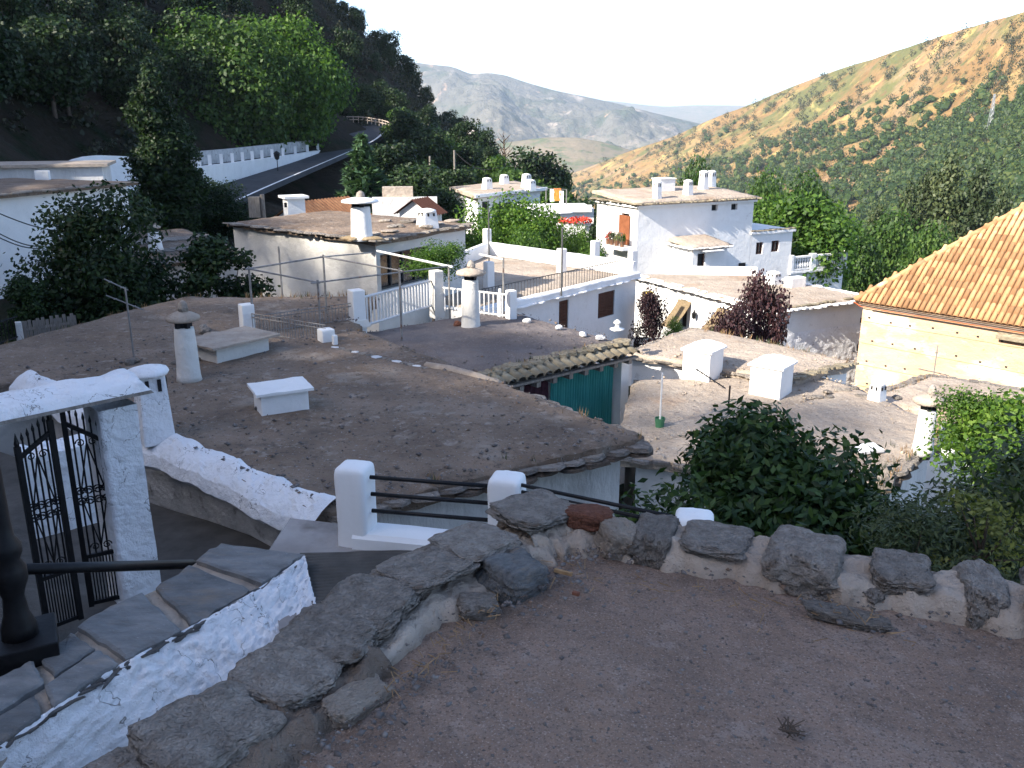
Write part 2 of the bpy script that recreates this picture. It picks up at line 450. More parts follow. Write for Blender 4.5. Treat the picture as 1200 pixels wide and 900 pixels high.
# ================================================================== terrain
CTRL = [  # x, y, z of the village slope and the hill on its left
 (0, 0, -2.6), (6, 0, -5.2), (15, 0, -8.5), (-6, -6, -1.0), (-14, 0, 2.0), (0, -20, 1.5), (20, -20, -7), (0, -60, 12), (40, -60, -8),
 (0, 8, -5.0), (-4, 8, -4.4), (6, 8, -6.4), (0, 18, -6.6), (9, 18, -7.4), (-8, 14, -5.4), (-9, 20, -5.6), (-14, 22, -5.0), (-10, 28, -6.2), (0, 28, -7.4), (8, 30, -8.8),
 (16, 30, -10.0), (26, 30, -13), (5, 42, -9.2), (12, 50, -10.6), (0, 50, -8.6), (-14, 45, -6.2), (25, 50, -15), (-6, 62, -8.0), (10, 75, -13), (30, 80, -22),
 (-16, 30, -4.9), (-20, 22, -3.6), (-22, 35, -1.5), (-30, 30, 7), (-24, 48, -1.2),
 (-15.5, 58, -7.5), (-14.5, 70, -7.0), (-12.5, 84, -6.0), (-11, 100, -4.5), (-10, 120, -3.0),
 (-29, 66, -0.8), (-26, 80, 0.6), (-23.5, 95, 1.5), (-22, 112, 2.2),
 (-40, 85, 11), (-48, 100, 20), (-62, 120, 34), (-75, 141, 42), (-84, 90, 37), (-58, 70, 24),
 (-32, 150, 17.5), (-23, 162, 10.2), (-18, 180, 4.5), (-14.6, 200, -2.5), (0, 230, -12.5), (11, 240, -19), (-45, 160, 30), (-60, 200, 34), (-20, 230, -6), (-10, 265, -34), (20, 300, -62), (-60, 280, 5),
 (0, 100, -14), (12, 150, -27), (-8, 140, -4.0), (6, 200, -21), (30, 230, -40), (50, 150, -38), (60, 100, -34), (45, 20, -19), (45, 55, -24), (85, 40, -36), (80, 0, -30), (100, 100, -48), (120, 180, -55),
 (60, 300, -75), (150, 250, -58), (150, 60, -52), (150, -60, -40), (110, 300, -66),
 (-120, 100, 60), (-120, 0, 45), (-120, 220, 50), (-130, -70, 35), (-60, -40, 27), (-40, -70, 22),
]
ROAD_R = [PY(*q) for q in ((180, 285, 50), (235, 258, 58), (310, 222, 70), (400, 183, 92), (443, 163, 110), (454, 147, 130), (440, 141, 140))]
ROAD_L = [PY(*q) for q in ((140, 258, 56), (190, 240, 61), (245, 222, 68.5), (362, 183, 93), (394, 161, 112), (412, 145, 130), (395, 141, 138))]
for a_, b_ in zip(ROAD_R, ROAD_L):
    for f_ in (0, .5, 1): q = a_.lerp(b_, f_); CTRL.append((q.x, q.y, q.z - .6))
for q in (PY(228, 229, 66), PY(280, 211, 75), PY(330, 196, 84)): CTRL.append((q.x, q.y, q.z - .9))
# the crest to the left of the houses (outside the view) that keeps the near roofs in shade
TANE = math.tan(SUN_EL)
for bx_, by_, bz_, L_ in ((9.5, 11.5, -3.5, 62), (3.4, 14.0, -3.0, 60), (-1.2, 20.0, -3.3, 60), (-6.0, 29.0, -3.0, 60), (-9.0, 40.0, -3.5, 62), (16, 5, -1, 60), (-12, 55, -3.0, 66)):
    CTRL.append((bx_ + SUN_H.x * L_, by_ + SUN_H.y * L_, bz_ + L_ * TANE - (3.2 if by_ < 14.5 else 5.2 if by_ < 21 else 6.5)))
_P = np.array(CTRL, float)
def _U(r2): return np.where(r2 > 1e-9, r2 * np.log(r2 + 1e-12) * 0.5, 0.0)
_n = len(_P)
_K = _U(((_P[:, None, :2] - _P[None, :, :2]) ** 2).sum(2)) + np.eye(_n) * 2.0
_A = np.zeros((_n + 3, _n + 3)); _A[:_n, :_n] = _K; _A[:_n, _n] = 1; _A[:_n, _n + 1:] = _P[:, :2]; _A[_n:, :_n] = _A[:_n, _n:].T
_W = np.linalg.solve(_A, np.concatenate([_P[:, 2], np.zeros(3)]))
def ground_np(x, y):
    x, y = np.asarray(x, float), np.asarray(y, float)
    z = _W[_n] + _W[_n + 1] * x + _W[_n + 2] * y
    for i in range(_n):
        z = z + _W[i] * _U((x - _P[i, 0]) ** 2 + (y - _P[i, 1]) ** 2)
    far = np.clip((np.hypot(x + 5, y - 25) - 40) / 60, 0, 1)
    return z + far * (vfbm(x / 14, y / 14, 4, 3) * 2.2)
def gz(x, y): return float(ground_np(np.array([x]), np.array([y]))[0])

def terrain_mat(name, stops, scale, patches, bstr=.6, bscale=1.0, bdist=1.0):
    m, nt, b, out = new_mat(name)
    co = coord(nt)
    c = ramp(nt, noise_node(nt, co, scale, 8, .65), stops)
    for col, s, lo, hi in patches:
        c = mix(nt, ramp(nt, noise_node(nt, co, s, 6, .62, .4), [(lo, (0, 0, 0)), (hi, (1, 1, 1))]), c, col)
    nt.links.new(c, b.inputs['Base Color'])
    b.inputs['Roughness'].default_value = .95
    b.inputs['Specular IOR Level'].default_value = .1
    bump(nt, b, noise_node(nt, co, bscale, 7, .65), bstr, bdist)
    return m
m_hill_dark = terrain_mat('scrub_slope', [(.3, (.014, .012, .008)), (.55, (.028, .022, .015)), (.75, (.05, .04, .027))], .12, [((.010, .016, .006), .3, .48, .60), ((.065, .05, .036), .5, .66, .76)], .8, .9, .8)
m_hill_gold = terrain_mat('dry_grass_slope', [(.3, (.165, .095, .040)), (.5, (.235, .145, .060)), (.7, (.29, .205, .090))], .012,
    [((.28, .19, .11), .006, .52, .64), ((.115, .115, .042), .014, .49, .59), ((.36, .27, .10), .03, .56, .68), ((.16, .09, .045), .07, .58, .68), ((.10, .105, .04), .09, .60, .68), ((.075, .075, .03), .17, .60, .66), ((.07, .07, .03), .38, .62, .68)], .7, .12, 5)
m_mid = terrain_mat('olive_slope', [(.3, (.115, .10, .062)), (.5, (.165, .135, .085)), (.7, (.21, .16, .105))], .012, [((.085, .10, .042), .02, .52, .60), ((.24, .20, .15), .03, .66, .72)], .6, .06, 8)
m_mount = terrain_mat('mountain_rock', [(.3, (.075, .075, .062)), (.5, (.115, .108, .088)), (.7, (.175, .155, .13))], .0028, [((.36, .30, .25), .0042, .55, .64), ((.06, .072, .045), .005, .50, .60), ((.38, .25, .18), .011, .64, .72)], .9, .02, 30)
m_valley = terrain_mat('valley_floor', [(.3, (.10, .10, .05)), (.7, (.20, .16, .09))], .004, [], .3, .02, 5)

gx, gy = np.meshgrid(np.linspace(-150, 170, 150), np.linspace(-80, 320, 180), indexing='ij')
gzv = ground_np(gx, gy)
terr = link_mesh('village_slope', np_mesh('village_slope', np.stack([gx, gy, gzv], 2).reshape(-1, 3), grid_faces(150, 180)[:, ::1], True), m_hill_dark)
tag(terr, kind='structure')

class Sheet:
    """a hillside surveyed as a fan of profiles: for each bearing a near foot and a crest, with its own distance and height"""
    def __init__(s, name, px0, px1, nu, nv, crest, foot, r0, r1, mat, bumpf, back=8, tpow=1.0):
        pxs = np.linspace(px0, px1, nu)
        t = np.linspace(0, 1, nv)
        cr, ft = np.interp(pxs, *zip(*crest)), np.interp(pxs, *zip(*foot))
        # soften the corners of the surveyed profile
        k = max(3, nu // 60) | 1
        cr = np.convolve(np.pad(cr, k // 2, 'edge'), np.ones(k) / k, 'valid')
        ra, rb = np.interp(pxs, *zip(*r0)), np.interp(pxs, *zip(*r1))
        py = ft[:, None] + (cr - ft)[:, None] * (t[None] ** tpow)
        r = ra[:, None] + (rb - ra)[:, None] * t[None]
        u = ((pxs - CX) / FPX)[:, None] * np.ones_like(t)[None]
        v = (CY - py) / FPX
        cp, sp = math.cos(PITCH), math.sin(PITCH)
        dx, dy, dz = u, cp + v * sp, v * cp - sp
        h = np.hypot(dx, dy)
        X, Y, Z = dx / h * r, dy / h * r, EYE.z + dz / h * r
        w = np.ones_like(t)[None] * np.ones_like(u)
        Z = Z + bumpf(X, Y, t[None] * w)
        s.X, s.Y, s.Z, s.pxs, s.t, s.py = X, Y, Z, pxs, t, py
        # behind the crest and below the foot
        XX, YY, ZZ = [X], [Y], [Z]
        d = np.linspace(.03, .45, back)
        ux, uy = X[:, -1] / np.hypot(X[:, -1], Y[:, -1]), Y[:, -1] / np.hypot(X[:, -1], Y[:, -1])
        for q in d:
            XX.append((X[:, -1] + ux * rb * q)[:, None]); YY.append((Y[:, -1] + uy * rb * q)[:, None]); ZZ.append((Z[:, -1] - rb * q * .45 * min(1, .3 + q * 2))[:, None])
        XX.insert(0, (X[:, 0] * .9)[:, None]); YY.insert(0, (Y[:, 0] * .9)[:, None]); ZZ.insert(0, (Z[:, 0] - 14 - ra * .05)[:, None])
        XX, YY, ZZ = np.concatenate(XX, 1), np.concatenate(YY, 1), np.concatenate(ZZ, 1)
        o = link_mesh(name, np_mesh(name, np.stack([XX, YY, ZZ], 2).reshape(-1, 3), grid_faces(nu, XX.shape[1]), True), mat)
        tag(o, kind='structure')
        s.low = float(ZZ.min())
    def at(s, px, py):
        i = np.interp(px, s.pxs, np.arange(len(s.pxs)))
        i0 = int(min(max(i, 0), len(s.pxs) - 2)); fi = i - i0
        out = []
        for c in (i0, i0 + 1):
            tt = np.interp(-py, -s.py[c], np.arange(len(s.t)))
            j0 = int(min(tt, len(s.t) - 2)); fj = tt - j0
            out.append(np.array([a[c, j0] * (1 - fj) + a[c, j0 + 1] * fj for a in (s.X, s.Y, s.Z)]))
        return out[0] * (1 - fi) + out[1] * fi
def bump_right(X, Y, t):
    e = np.sin(np.clip(t, 0, 1) * math.pi) ** .6
    return e * (vfbm(X / 170, Y / 170, 5, 21, True) * 20 + vfbm(X / 45, Y / 45, 4, 5, True) * 5.5) + vfbm(X / 25, Y / 25, 3, 8) * .8
right_hill = Sheet('right_hill', 560, 1560, 330, 150,
    [(560, 262), (600, 243), (630, 225), (655, 209), (690, 196), (735, 178), (790, 160), (830, 141), (880, 122), (930, 101), (975, 84), (1020, 70), (1070, 53), (1120, 37), (1160, 25), (1200, 14), (1300, -14), (1560, -70)],
    [(560, 330), (1560, 345)], [(560, 430), (800, 380), (1200, 300), (1560, 280)], [(560, 1900), (660, 1750), (830, 1450), (1200, 820), (1560, 640)], m_hill_gold, bump_right)
def bump_mid(X, Y, t):
    return np.sin(t * math.pi) ** .7 * vfbm(X / 260, Y / 260, 5, 2, True) * 18
mid_hill = Sheet('middle_hill', 480, 900, 160, 60, [(480, 182), (560, 172), (600, 166), (640, 161), (675, 161), (705, 166), (740, 176), (800, 195), (900, 215)], [(480, 235), (900, 240)],
    [(480, 2000), (900, 2000)], [(480, 2600), (900, 2500)], m_mid, bump_mid)
def bump_mount(X, Y, t):
    e = np.clip(t, 0, 1) ** .5 * (1 - np.clip(t, 0, 1)) ** .9 * 1.7
    az = X / Y
    e2 = t * (1 - t) ** 2 * 6.75
    spur = np.exp(-((az + .035 - (1 - t) * .02) / .05) ** 2) * 190 * e2
    spur2 = np.exp(-((az - .12) / .045) ** 2) * 40 * e2
    return e * (vfbm(X / 900, Y / 900, 6, 31, True) * 190 + vfbm(X / 150, Y / 150, 5, 17, True) * 85) + spur + spur2 - e * 70
far_mount = Sheet('far_mountain', 150, 1000, 330, 120, [(150, 62), (300, 58), (400, 58), (442, 64), (470, 71), (500, 75), (530, 78), (552, 87), (572, 85), (592, 88), (615, 96), (650, 106), (690, 114), (730, 123), (765, 132), (795, 139), (825, 146), (900, 162), (1000, 185)],
    [(150, 195), (1000, 215)], [(150, 3000), (1000, 3000)], [(150, 4600), (1000, 4600)], m_mount, bump_mount)
dist_ridge = Sheet('distant_ridge', 500, 1300, 80, 20, [(500, 112), (700, 119), (780, 124), (830, 122), (880, 125), (1300, 120)], [(500, 170), (1300, 170)], [(500, 6800), (1300, 6800)], [(500, 8800), (1300, 8800)], m_mid, lambda X, Y, t: vfbm(X / 900, Y / 900, 4, 9) * 40 * t)
vz = min(right_hill.low, mid_hill.low, far_mount.low, dist_ridge.low, float(gzv.min())) - 8
g = MB()
g.grid([[(x, y, vz) for y in np.linspace(-3000, 16000, 20)] for x in np.linspace(-9000, 9000, 20)])
tag(g.build('valley_ground', m_valley), kind='structure')

# ------------------------------------------------------------------ haze
mh = bpy.data.materials.new('haze_air'); mh.use_nodes = True
nt = mh.node_tree; nt.nodes.clear()
ho = nt.nodes.new('ShaderNodeOutputMaterial'); hv = nt.nodes.new('ShaderNodeVolumePrincipled')
hv.inputs['Color'].default_value = (.67, .82, 1.0, 1)
hv.inputs['Density'].default_value = 0.85e-4
hv.inputs['Anisotropy'].default_value = 0.15
nt.links.new(hv.outputs[0], ho.inputs['Volume'])
htop = max(float(s_.Z.max()) for s_ in (right_hill, mid_hill, far_mount, dist_ridge)) + 12
HB = MB(); HB.box((0, 4000, (htop + vz - 3) / 2), (26000, 30000, htop - vz + 3))
hz = HB.build('haze', mh)
tag(hz, 'thin pale haze in the air of the valley', 'haze', kind='stuff')

# ================================================================== village
def lerp2(a, b, t): return (a[0] + (b[0] - a[0]) * t, a[1] + (b[1] - a[1]) * t)
def outset(q, d):
    c = (sum(p[0] for p in q) / 4, sum(p[1] for p in q) / 4)
    out = []
    for i in range(4):
        a, p, b = q[i - 1], q[i], q[(i + 1) % 4]
        e1 = Vector((p[0] - a[0], p[1] - a[1])).normalized(); e2 = Vector((b[0] - p[0], b[1] - p[1])).normalized()
        n1, n2 = Vector((e1.y, -e1.x)), Vector((e2.y, -e2.x))
        m = (n1 + n2).normalized(); k = d / max(.3, m.dot(n1))
        out.append((p[0] + m.x * k, p[1] + m.y * k))
    return out
def launa(parent, q, z, th, mat, n=22, amp=.05, jit=.05, crown=.05, name='roof', seed=0.0):
    """earth roof: a lumpy closed slab over the four plan corners q (counter-clockwise); z one height or four"""
    zz = z if isinstance(z, (list, tuple)) else [z] * 4
    vs, idx = [], {}
    for i in range(n + 1):
        for j in range(n + 1):
            u, v = i / n, j / n
            x = (q[0][0] * (1 - u) + q[1][0] * u) * (1 - v) + (q[3][0] * (1 - u) + q[2][0] * u) * v
            y = (q[0][1] * (1 - u) + q[1][1] * u) * (1 - v) + (q[3][1] * (1 - u) + q[2][1] * u) * v
            h = (zz[0] * (1 - u) + zz[1] * u) * (1 - v) + (zz[3] * (1 - u) + zz[2] * u) * v
            edge = i in (0, n) or j in (0, n)
            h += crown * math.sin(math.pi * u) ** .5 * math.sin(math.pi * v) ** .5 + amp * fbm(x * .7, y * .7, seed, 4) + amp * .5 * fbm(x * 2.6, y * 2.6, seed + 3, 2)
            if edge:
                x += jit * nz(x * 2.3, y * 2.3, seed); y += jit * nz(x * 2.3, y * 2.3, seed + 5)
                h -= .03 + abs(nz(x * 3, y * 3, 9)) * .05
            vs.append((x, y, h))
    W = n + 1
    fs = [(i * W + j, (i + 1) * W + j, (i + 1) * W + j + 1, i * W + j + 1) for i in range(n) for j in range(n)]
    loop = [i * W for i in range(n)] + [n * W + j for j in range(n)] + [i * W + n for i in range(n, 0, -1)] + [j for j in range(n, 0, -1)]
    o = len(vs)
    for k in loop: vs.append((vs[k][0], vs[k][1], vs[k][2] - th - .03 * nz(vs[k][0] * 4, vs[k][1] * 4, 2)))
    m = len(loop)
    fs += [(loop[(k + 1) % m], loop[k], o + k, o + (k + 1) % m) for k in range(m)]
    fs.append(tuple(o + k for k in range(m - 1, -1, -1)))
    me = bpy.data.meshes.new(name); me.from_pydata(vs, [], fs); me.update()
    sm = [True] * (n * n) + [False] * (len(fs) - n * n)
    me.polygons.foreach_set('use_smooth', sm)
    return link_mesh(name, me, mat, parent)

def flag_meshes(name, k, seed, rough=.18, thick=.5):
    """a few broken-edged flat stones of unit size that copies share"""
    out = []
    rnd = random.Random(seed)
    for q in range(k):
        n = 9
        a0 = rnd.random() * 6
        top, bot = [], []
        for i in range(n):
            t = a0 + 2 * math.pi * i / n
            c, s = math.cos(t), math.sin(t)
            r = .56 / max(abs(c), abs(s)) ** .75 * (1 + rnd.uniform(-rough, rough))
            r = min(r, .66)
            top.append((r * .9 * c, r * .9 * s, .5 * thick * rnd.uniform(.8, 1.15))); bot.append((r * c, r * s, -.5 * thick))
        mb = MB()
        mb.add(top + bot + [(0, 0, .5 * thick * 1.1)], [(i, (i + 1) % n, 2 * n) for i in range(n)] + [((i + 1) % n, i, n + i, n + (i + 1) % n) for i in range(n)] + [tuple(2 * n - 1 - i for i in range(n))])
        out.append(mb.mesh(name))
    return out
FLAGS = {}
def flags(mat, seed=1):
    key = mat.name
    if key not in FLAGS:
        FLAGS[key] = flag_meshes('flagstone', 5, seed)
        for m in FLAGS[key]: m.materials.append(mat)
    return FLAGS[key]
def eave(parent, A, B, z, n, depth, th, mat, drop=0.0, name='eave_slab', inset=.0, seed=0, zb=None, skip=0.0):
    """a row of single flat stones along the roof edge A->B"""
    rnd = random.Random(seed + int(abs(A[0] * 37 + A[1] * 11)))
    ang = math.atan2(B[1] - A[1], B[0] - A[0])
    L = math.hypot(B[0] - A[0], B[1] - A[1])
    nx, ny = (B[1] - A[1]) / L, -(B[0] - A[0]) / L
    for i in range(n):
        if rnd.random() < skip: continue
        t = (i + .5 + rnd.uniform(-.12, .12)) / n
        zz = z if zb is None else z + (zb - z) * t
        x, y = lerp2(A, B, t)
        d = -inset + rnd.uniform(-.04, .05)
        link_mesh(name, rnd.choice(flags(mat)), None, parent, (x + nx * d, y + ny * d, zz + rnd.uniform(-.012, .02)),
                  (rnd.uniform(-.04, .04) - drop, rnd.uniform(-.04, .04), ang + rnd.uniform(-.10, .10)), (L / n * rnd.uniform(.9, 1.25), depth * rnd.uniform(.8, 1.2), th * 2 * rnd.uniform(.7, 1.3)))

def window(parent, A, B, h, kind, depth=.16):
    L = math.hypot(B[0] - A[0], B[1] - A[1])
    ex, ey = (B[0] - A[0]) / L, (B[1] - A[1]) / L
    nx, ny = ey, -ex
    def P(u, z, d): return (A[0] + ex * u - nx * d, A[1] + ey * u - ny * d, z)
    a, b, c, d = h
    f, p = MB(), MB()
    t = min(.06, (b - a) * .12)
    if kind in ('window', 'glazed', 'door'):
        for (u0, w0, u1, w1) in ((a, c + t / 2, b, c + t / 2), (a, d - t / 2, b, d - t / 2)): f.beam(P(u0, w0, depth - .04), P(u1, w1, depth - .04), .05, t)
        for u in (a + t / 2, b - t / 2) + (((a + b) / 2,) if kind == 'window' else ()) + (tuple(a + (b - a) * q / 4 for q in (1, 2, 3)) if kind == 'glazed' else ()):
            f.box(P(u, (c + d) / 2, depth - .04), (t, .05, d - c - 2 * t), math.atan2(ey, ex))
        o = f.build('window' if kind != 'door' else 'door_frame', m_wood if kind != 'glazed' else m_railgrey, parent)
        p.add([P(a, c, depth), P(b, c, depth), P(b, d, depth), P(a, d, depth)], [(0, 1, 2, 3)])
        p.build('pane' if kind != 'door' else 'doorway', m_glass if kind != 'door' else m_dark, o)
    elif kind in ('shutter', 'wood_door'):
        f.box(P((a + b) / 2, (c + d) / 2, .07), (b - a - .01, .05, d - c - .01), math.atan2(ey, ex))
        o = f.build('shutter' if kind == 'shutter' else 'door', m_wood if kind != 'orange' else m_orangewood, parent)
        n = max(4, int((d - c) / .11))
        for i in range(n):
            zz = c + (d - c) * (i + .5) / n
            p.box(P((a + b) / 2, zz, .035), (b - a - .08, .03, (d - c) / n * .6), math.atan2(ey, ex))
        p.build('louvre', m_wood, o, kind='stuff')
    elif kind == 'dark':
        p.add([P(a, c, depth), P(b, c, depth), P(b, d, depth), P(a, d, depth)], [(0, 1, 2, 3)])
        p.build('opening', m_dark, parent)

def house(name, label, q, z0, z1, mat, roofmat=None, holes=None, over=.18, th=.14, roof_z=None, amp=.05, rn=18, cat='house', group=None, seed=0):
    c = (sum(p[0] for p in q) / 4, sum(p[1] for p in q) / 4, z0)
    root = thing(name, label, cat, c, group)
    holes = holes or {}
    w = MB()
    todo = []
    for i in range(4):
        A, B = q[i], q[(i + 1) % 4]
        hs = []
        for px, kind in holes.get(i, []):
            h = rect_on(A, B, *px)
            hs.append(h); todo.append((A, B, h, kind))
        w.wall(A, B, z0, z1, hs)
    w.add([(p[0], p[1], z1) for p in q], [(0, 1, 2, 3)])
    wo_ = w.build('wall', mat, root)
    for A, B, h, kind in todo: window(root, A, B, h, kind)
    if roofmat:
        launa(root, outset(q, over), roof_z if roof_z is not None else z1 + th, th, roofmat, rn, amp, seed=seed)
    return root

def chimney(parent, p, h, r, style='round', cap=1.5, mat=None, capmat=None, seed=1, name='chimney'):
    mat = mat or m_white; capmat = capmat or m_mortar
    mb = MB(); x, y, z = p
    z -= .06
    if style == 'round':
        mb.lathe([(r * 1.22, 0), (r * 1.12, .10), (r * 1.06, h * .3), (r * 1.0, h * .6), (r * .94, h * .93), (r * .90, h)], (x, y, z), 18, .06, seed)
        o = mb.build(name, mat, parent, True)
        s = MB()
        for k in range(4):
            t = k * math.pi / 2 + .5 + seed
            s.box((x + math.cos(t) * r * .6, y + math.sin(t) * r * .6, z + h + .06), (r * .45, r * .35, .14), t)
        s.lathe([(r * .45, 0), (r * .45, .12)], (x, y, z + h + .001), 8)
        s.build('smoke_opening', m_dark, o)
        c = MB()
        c.lathe([(r * cap * .93, .12), (r * cap, .145), (r * cap * .98, .19), (r * cap * .55, .25), (r * .22, .29)], (x, y, z + h), 16, .10, seed + 3)
        c.build('cap', capmat, o, True)
        st = MB(); st.lathe([(r * .42, .26), (r * .5, .32), (r * .38, .41), (r * .1, .46)], (x + .02, y, z + h), 9, .3, seed + 9)
        st.build('cap_stone', m_stone if capmat is not m_white else m_white, o, True)
    else:
        mb.box((x, y, z + h / 2), (2.3 * r, 2.3 * r, h), .62 + seed * .0, .80)
        o = mb.build(name, mat, parent, False, .03)
        s = MB()
        for k in range(4):
            t = .62 + k * math.pi / 2
            for side in (-.42, .42):
                cx, cy = math.cos(t) * r * .945, math.sin(t) * r * .945
                s.box((x + cx - math.sin(t) * r * side, y + cy + math.cos(t) * r * side, z + h * .86), (.05, r * .24, h * .17), t, ry=-.0)
        s.build('smoke_opening', m_dark, o)
        c = MB(); c.lathe([(r * cap * .80, -.01), (r * cap * .86, .02), (r * cap * .8, .06), (r * cap * .4, .10), (.03, .12)], (x, y, z + h), 14, .10, seed)
        c.build('cap', capmat, o, True)
    return o
def vent_box(parent, q, z, h, name='skylight_box', mat=None, lid=.07, dome=0.0, lidmat=None):
    mb = MB(); mb.prism(q, z - .08, z + h)
    o = mb.build(name, mat or m_white, parent, False, .02)
    ql = outset(q, lid)
    l = MB()
    n = 6
    pts = []
    for i in range(n + 1):
        a, b = lerp2(ql[0], ql[1], i / n), lerp2(ql[3], ql[2], i / n)
        pts.append([(lerp2(a, b, j / n)[0], lerp2(a, b, j / n)[1], z + h + .045 + dome * math.sin(math.pi * i / n) ** .8 + .012 * nz(i * 1.1, j * 1.1, z)) for j in range(n + 1)])
    l.grid(pts)
    pts2 = [[(p[0], p[1], z + h + .002) for p in row] for row in pts]
    l.grid([list(reversed(r)) for r in pts2])
    for row, row2 in ((pts[0], pts2[0]), ([r[-1] for r in pts], [r[-1] for r in pts2]), (list(reversed(pts[-1])), list(reversed(pts2[-1]))), (list(reversed([r[0] for r in pts])), list(reversed([r[0] for r in pts2])))):
        l.grid([row, row2])
    l.build('lid', lidmat or mat or m_white, o)
    return o
def rock_mesh(name, seed, sub=2, amp=.30, flat=1.0, freq=1.6):
    bm = bmesh.new()
    bmesh.ops.create_icosphere(bm, subdivisions=sub, radius=.5)
    for v in bm.verts:
        p = v.co.copy()
        d = fbm(p.x * freq * 2 + seed * 7.3, p.y * freq * 2, p.z * freq * 2 + seed, 4)
        r = 1 + amp * d * 1.6
        q = p * r
        for ax in (Vector((1, .2, .1)), Vector((-.3, 1, .2)), Vector((.1, -.2, 1)), Vector((-.8, -.5, .3)), Vector((.5, -.8, -.2))):   # broken faces
            a = ax.normalized()
            k = q.dot(a) - .40 - .05 * nz(seed, a.x * 3, a.y * 3)
            if k > 0: q -= a * k * .75
        v.co = Vector((q.x, q.y, q.z * flat))
    me = bpy.data.meshes.new(name); bm.to_mesh(me); bm.free()
    return me
ROCKS = [rock_mesh('rock', s, 2, .34) for s in range(5)]
def rock(name, mat, parent, wloc, scale, rot=(0, 0, 0), k=0):
    me = ROCKS[k % 5]
    key = (k % 5, mat.name)
    if key not in FLAGS:
        m2 = me.copy(); m2.materials.append(mat); FLAGS[key] = m2
    return link_mesh(name, FLAGS[key], None, parent, wloc, rot, scale)
def picket(parent, A, B, z, h, sp, mat, r=.012, rails=(.06, .95), zb=None):
    """fence panel: two rails and single bars"""
    zb = z if zb is None else zb
    L = math.hypot(B[0] - A[0], B[1] - A[1])
    for f in rails:
        MB().tube([(A[0], A[1], z + h * f), (B[0], B[1], zb + h * f)], r * 1.5, 5).build('rail', mat, parent)
    n = max(2, int(L / sp))
    bm_ = MB().tube([(0, 0, 0), (0, 0, h * rails[-1])], r, 5).mesh('bar')
    bm_.materials.append(mat)
    for i in range(1, n):
        t = i / n
        x, y = lerp2(A, B, t)
        link_mesh('bar', bm_, None, parent, (x, y, z + (zb - z) * t))
def pillar(parent, p, w, h, mat=None, rz=.6, name='pillar'):
    mb = MB(); mb.box((p[0], p[1], p[2] + h / 2 - .15), (w, w, h + .3), rz, .96)
    return mb.build(name, mat or m_white, parent, False, .025)
def vpost(px, py, z, pyt):
    b = PZ(px, py, z); d = PY(px, pyt, b.y)
    return b, Vector((b.x, b.y, d.z))

# ---- house below the terrace: big grey earth roof
ZR1 = -2.7
Q1 = [(-2.12, 9.35), (1.86, 11.8), (-3.2, 18.3), (-8.5, 14.9)]
h1 = thing('flat_roof_house', 'low house with wide grey earth roof carrying a small white box', 'house', (-3, 13.5, -5.5))
w = MB()
qi = outset(Q1, -.22)
for i in range(3): w.wall(qi[i], qi[(i + 1) % 4], -5.6, ZR1 - .22)
MB().wall(qi[3], qi[0], -5.6, ZR1 - .22).build('alley_wall', m_greywall, h1)
w.add([(p[0], p[1], ZR1 - .22) for p in qi], [(0, 1, 2, 3)])
w.build('wall', m_white_stained, h1)
launa(h1, Q1, [ZR1 - .02, ZR1 + .02, ZR1 + .02, ZR1], .20, m_launa, 60, .055, .14, .02, seed=3)
eave(h1, Q1[0], Q1[1], ZR1 - .13, 13, .55, .05, m_stone, .12, inset=.10)
eave(h1, lerp2(Q1[0], Q1[1], .35), Q1[1], ZR1 - .19, 8, .42, .045, m_mortar_dark, .1, inset=.02, name='eave_slab')
eave(h1, Q1[1], lerp2(Q1[1], Q1[2], .55), ZR1 - .07, 12, .36, .04, m_stone, .05, inset=.10, seed=4)
bq = [V2(PZ(x, y, ZR1)) for x, y in ((309, 491), (364, 482), (366, 473), (316, 480))]
b0 = PZ(307, 490, ZR1); b1 = PZ(363, 482, ZR1)
e_ = Vector((b1.x - b0.x, b1.y - b0.y)); n_ = Vector((-e_.y, e_.x)).normalized()
sk = [(b0.x, b0.y), (b1.x, b1.y), (b1.x + n_.x * .55, b1.y + n_.y * .55), (b0.x + n_.x * .55, b0.y + n_.y * .55)]
vent_box(h1, sk, ZR1 + .04, .30)
c = PZ(222, 446, ZR1); chimney(h1, (c.x, c.y, ZR1 + .06), .92, .175, 'round', 1.55, m_cream, m_mortar, 2)
c = PZ(183, 512, ZR1); chimney(h1, (c.x, c.y, ZR1), .98, .19, 'square', 1.75, m_white_rough, m_white_rough, 0)
# low flat-topped flue box under a slab
b0 = PZ(255, 427, ZR1); b1 = PZ(316, 412, ZR1)
e_ = Vector((b1.x - b0.x, b1.y - b0.y)); n_ = Vector((-e_.y, e_.x)).normalized()
sk = [(b0.x, b0.y), (b1.x, b1.y), (b1.x + n_.x * .75, b1.y + n_.y * .75), (b0.x + n_.x * .75, b0.y + n_.y * .75)]
vent_box(h1, sk, ZR1, .30, 'flue_box', m_cream, .16, 0, m_mortar)
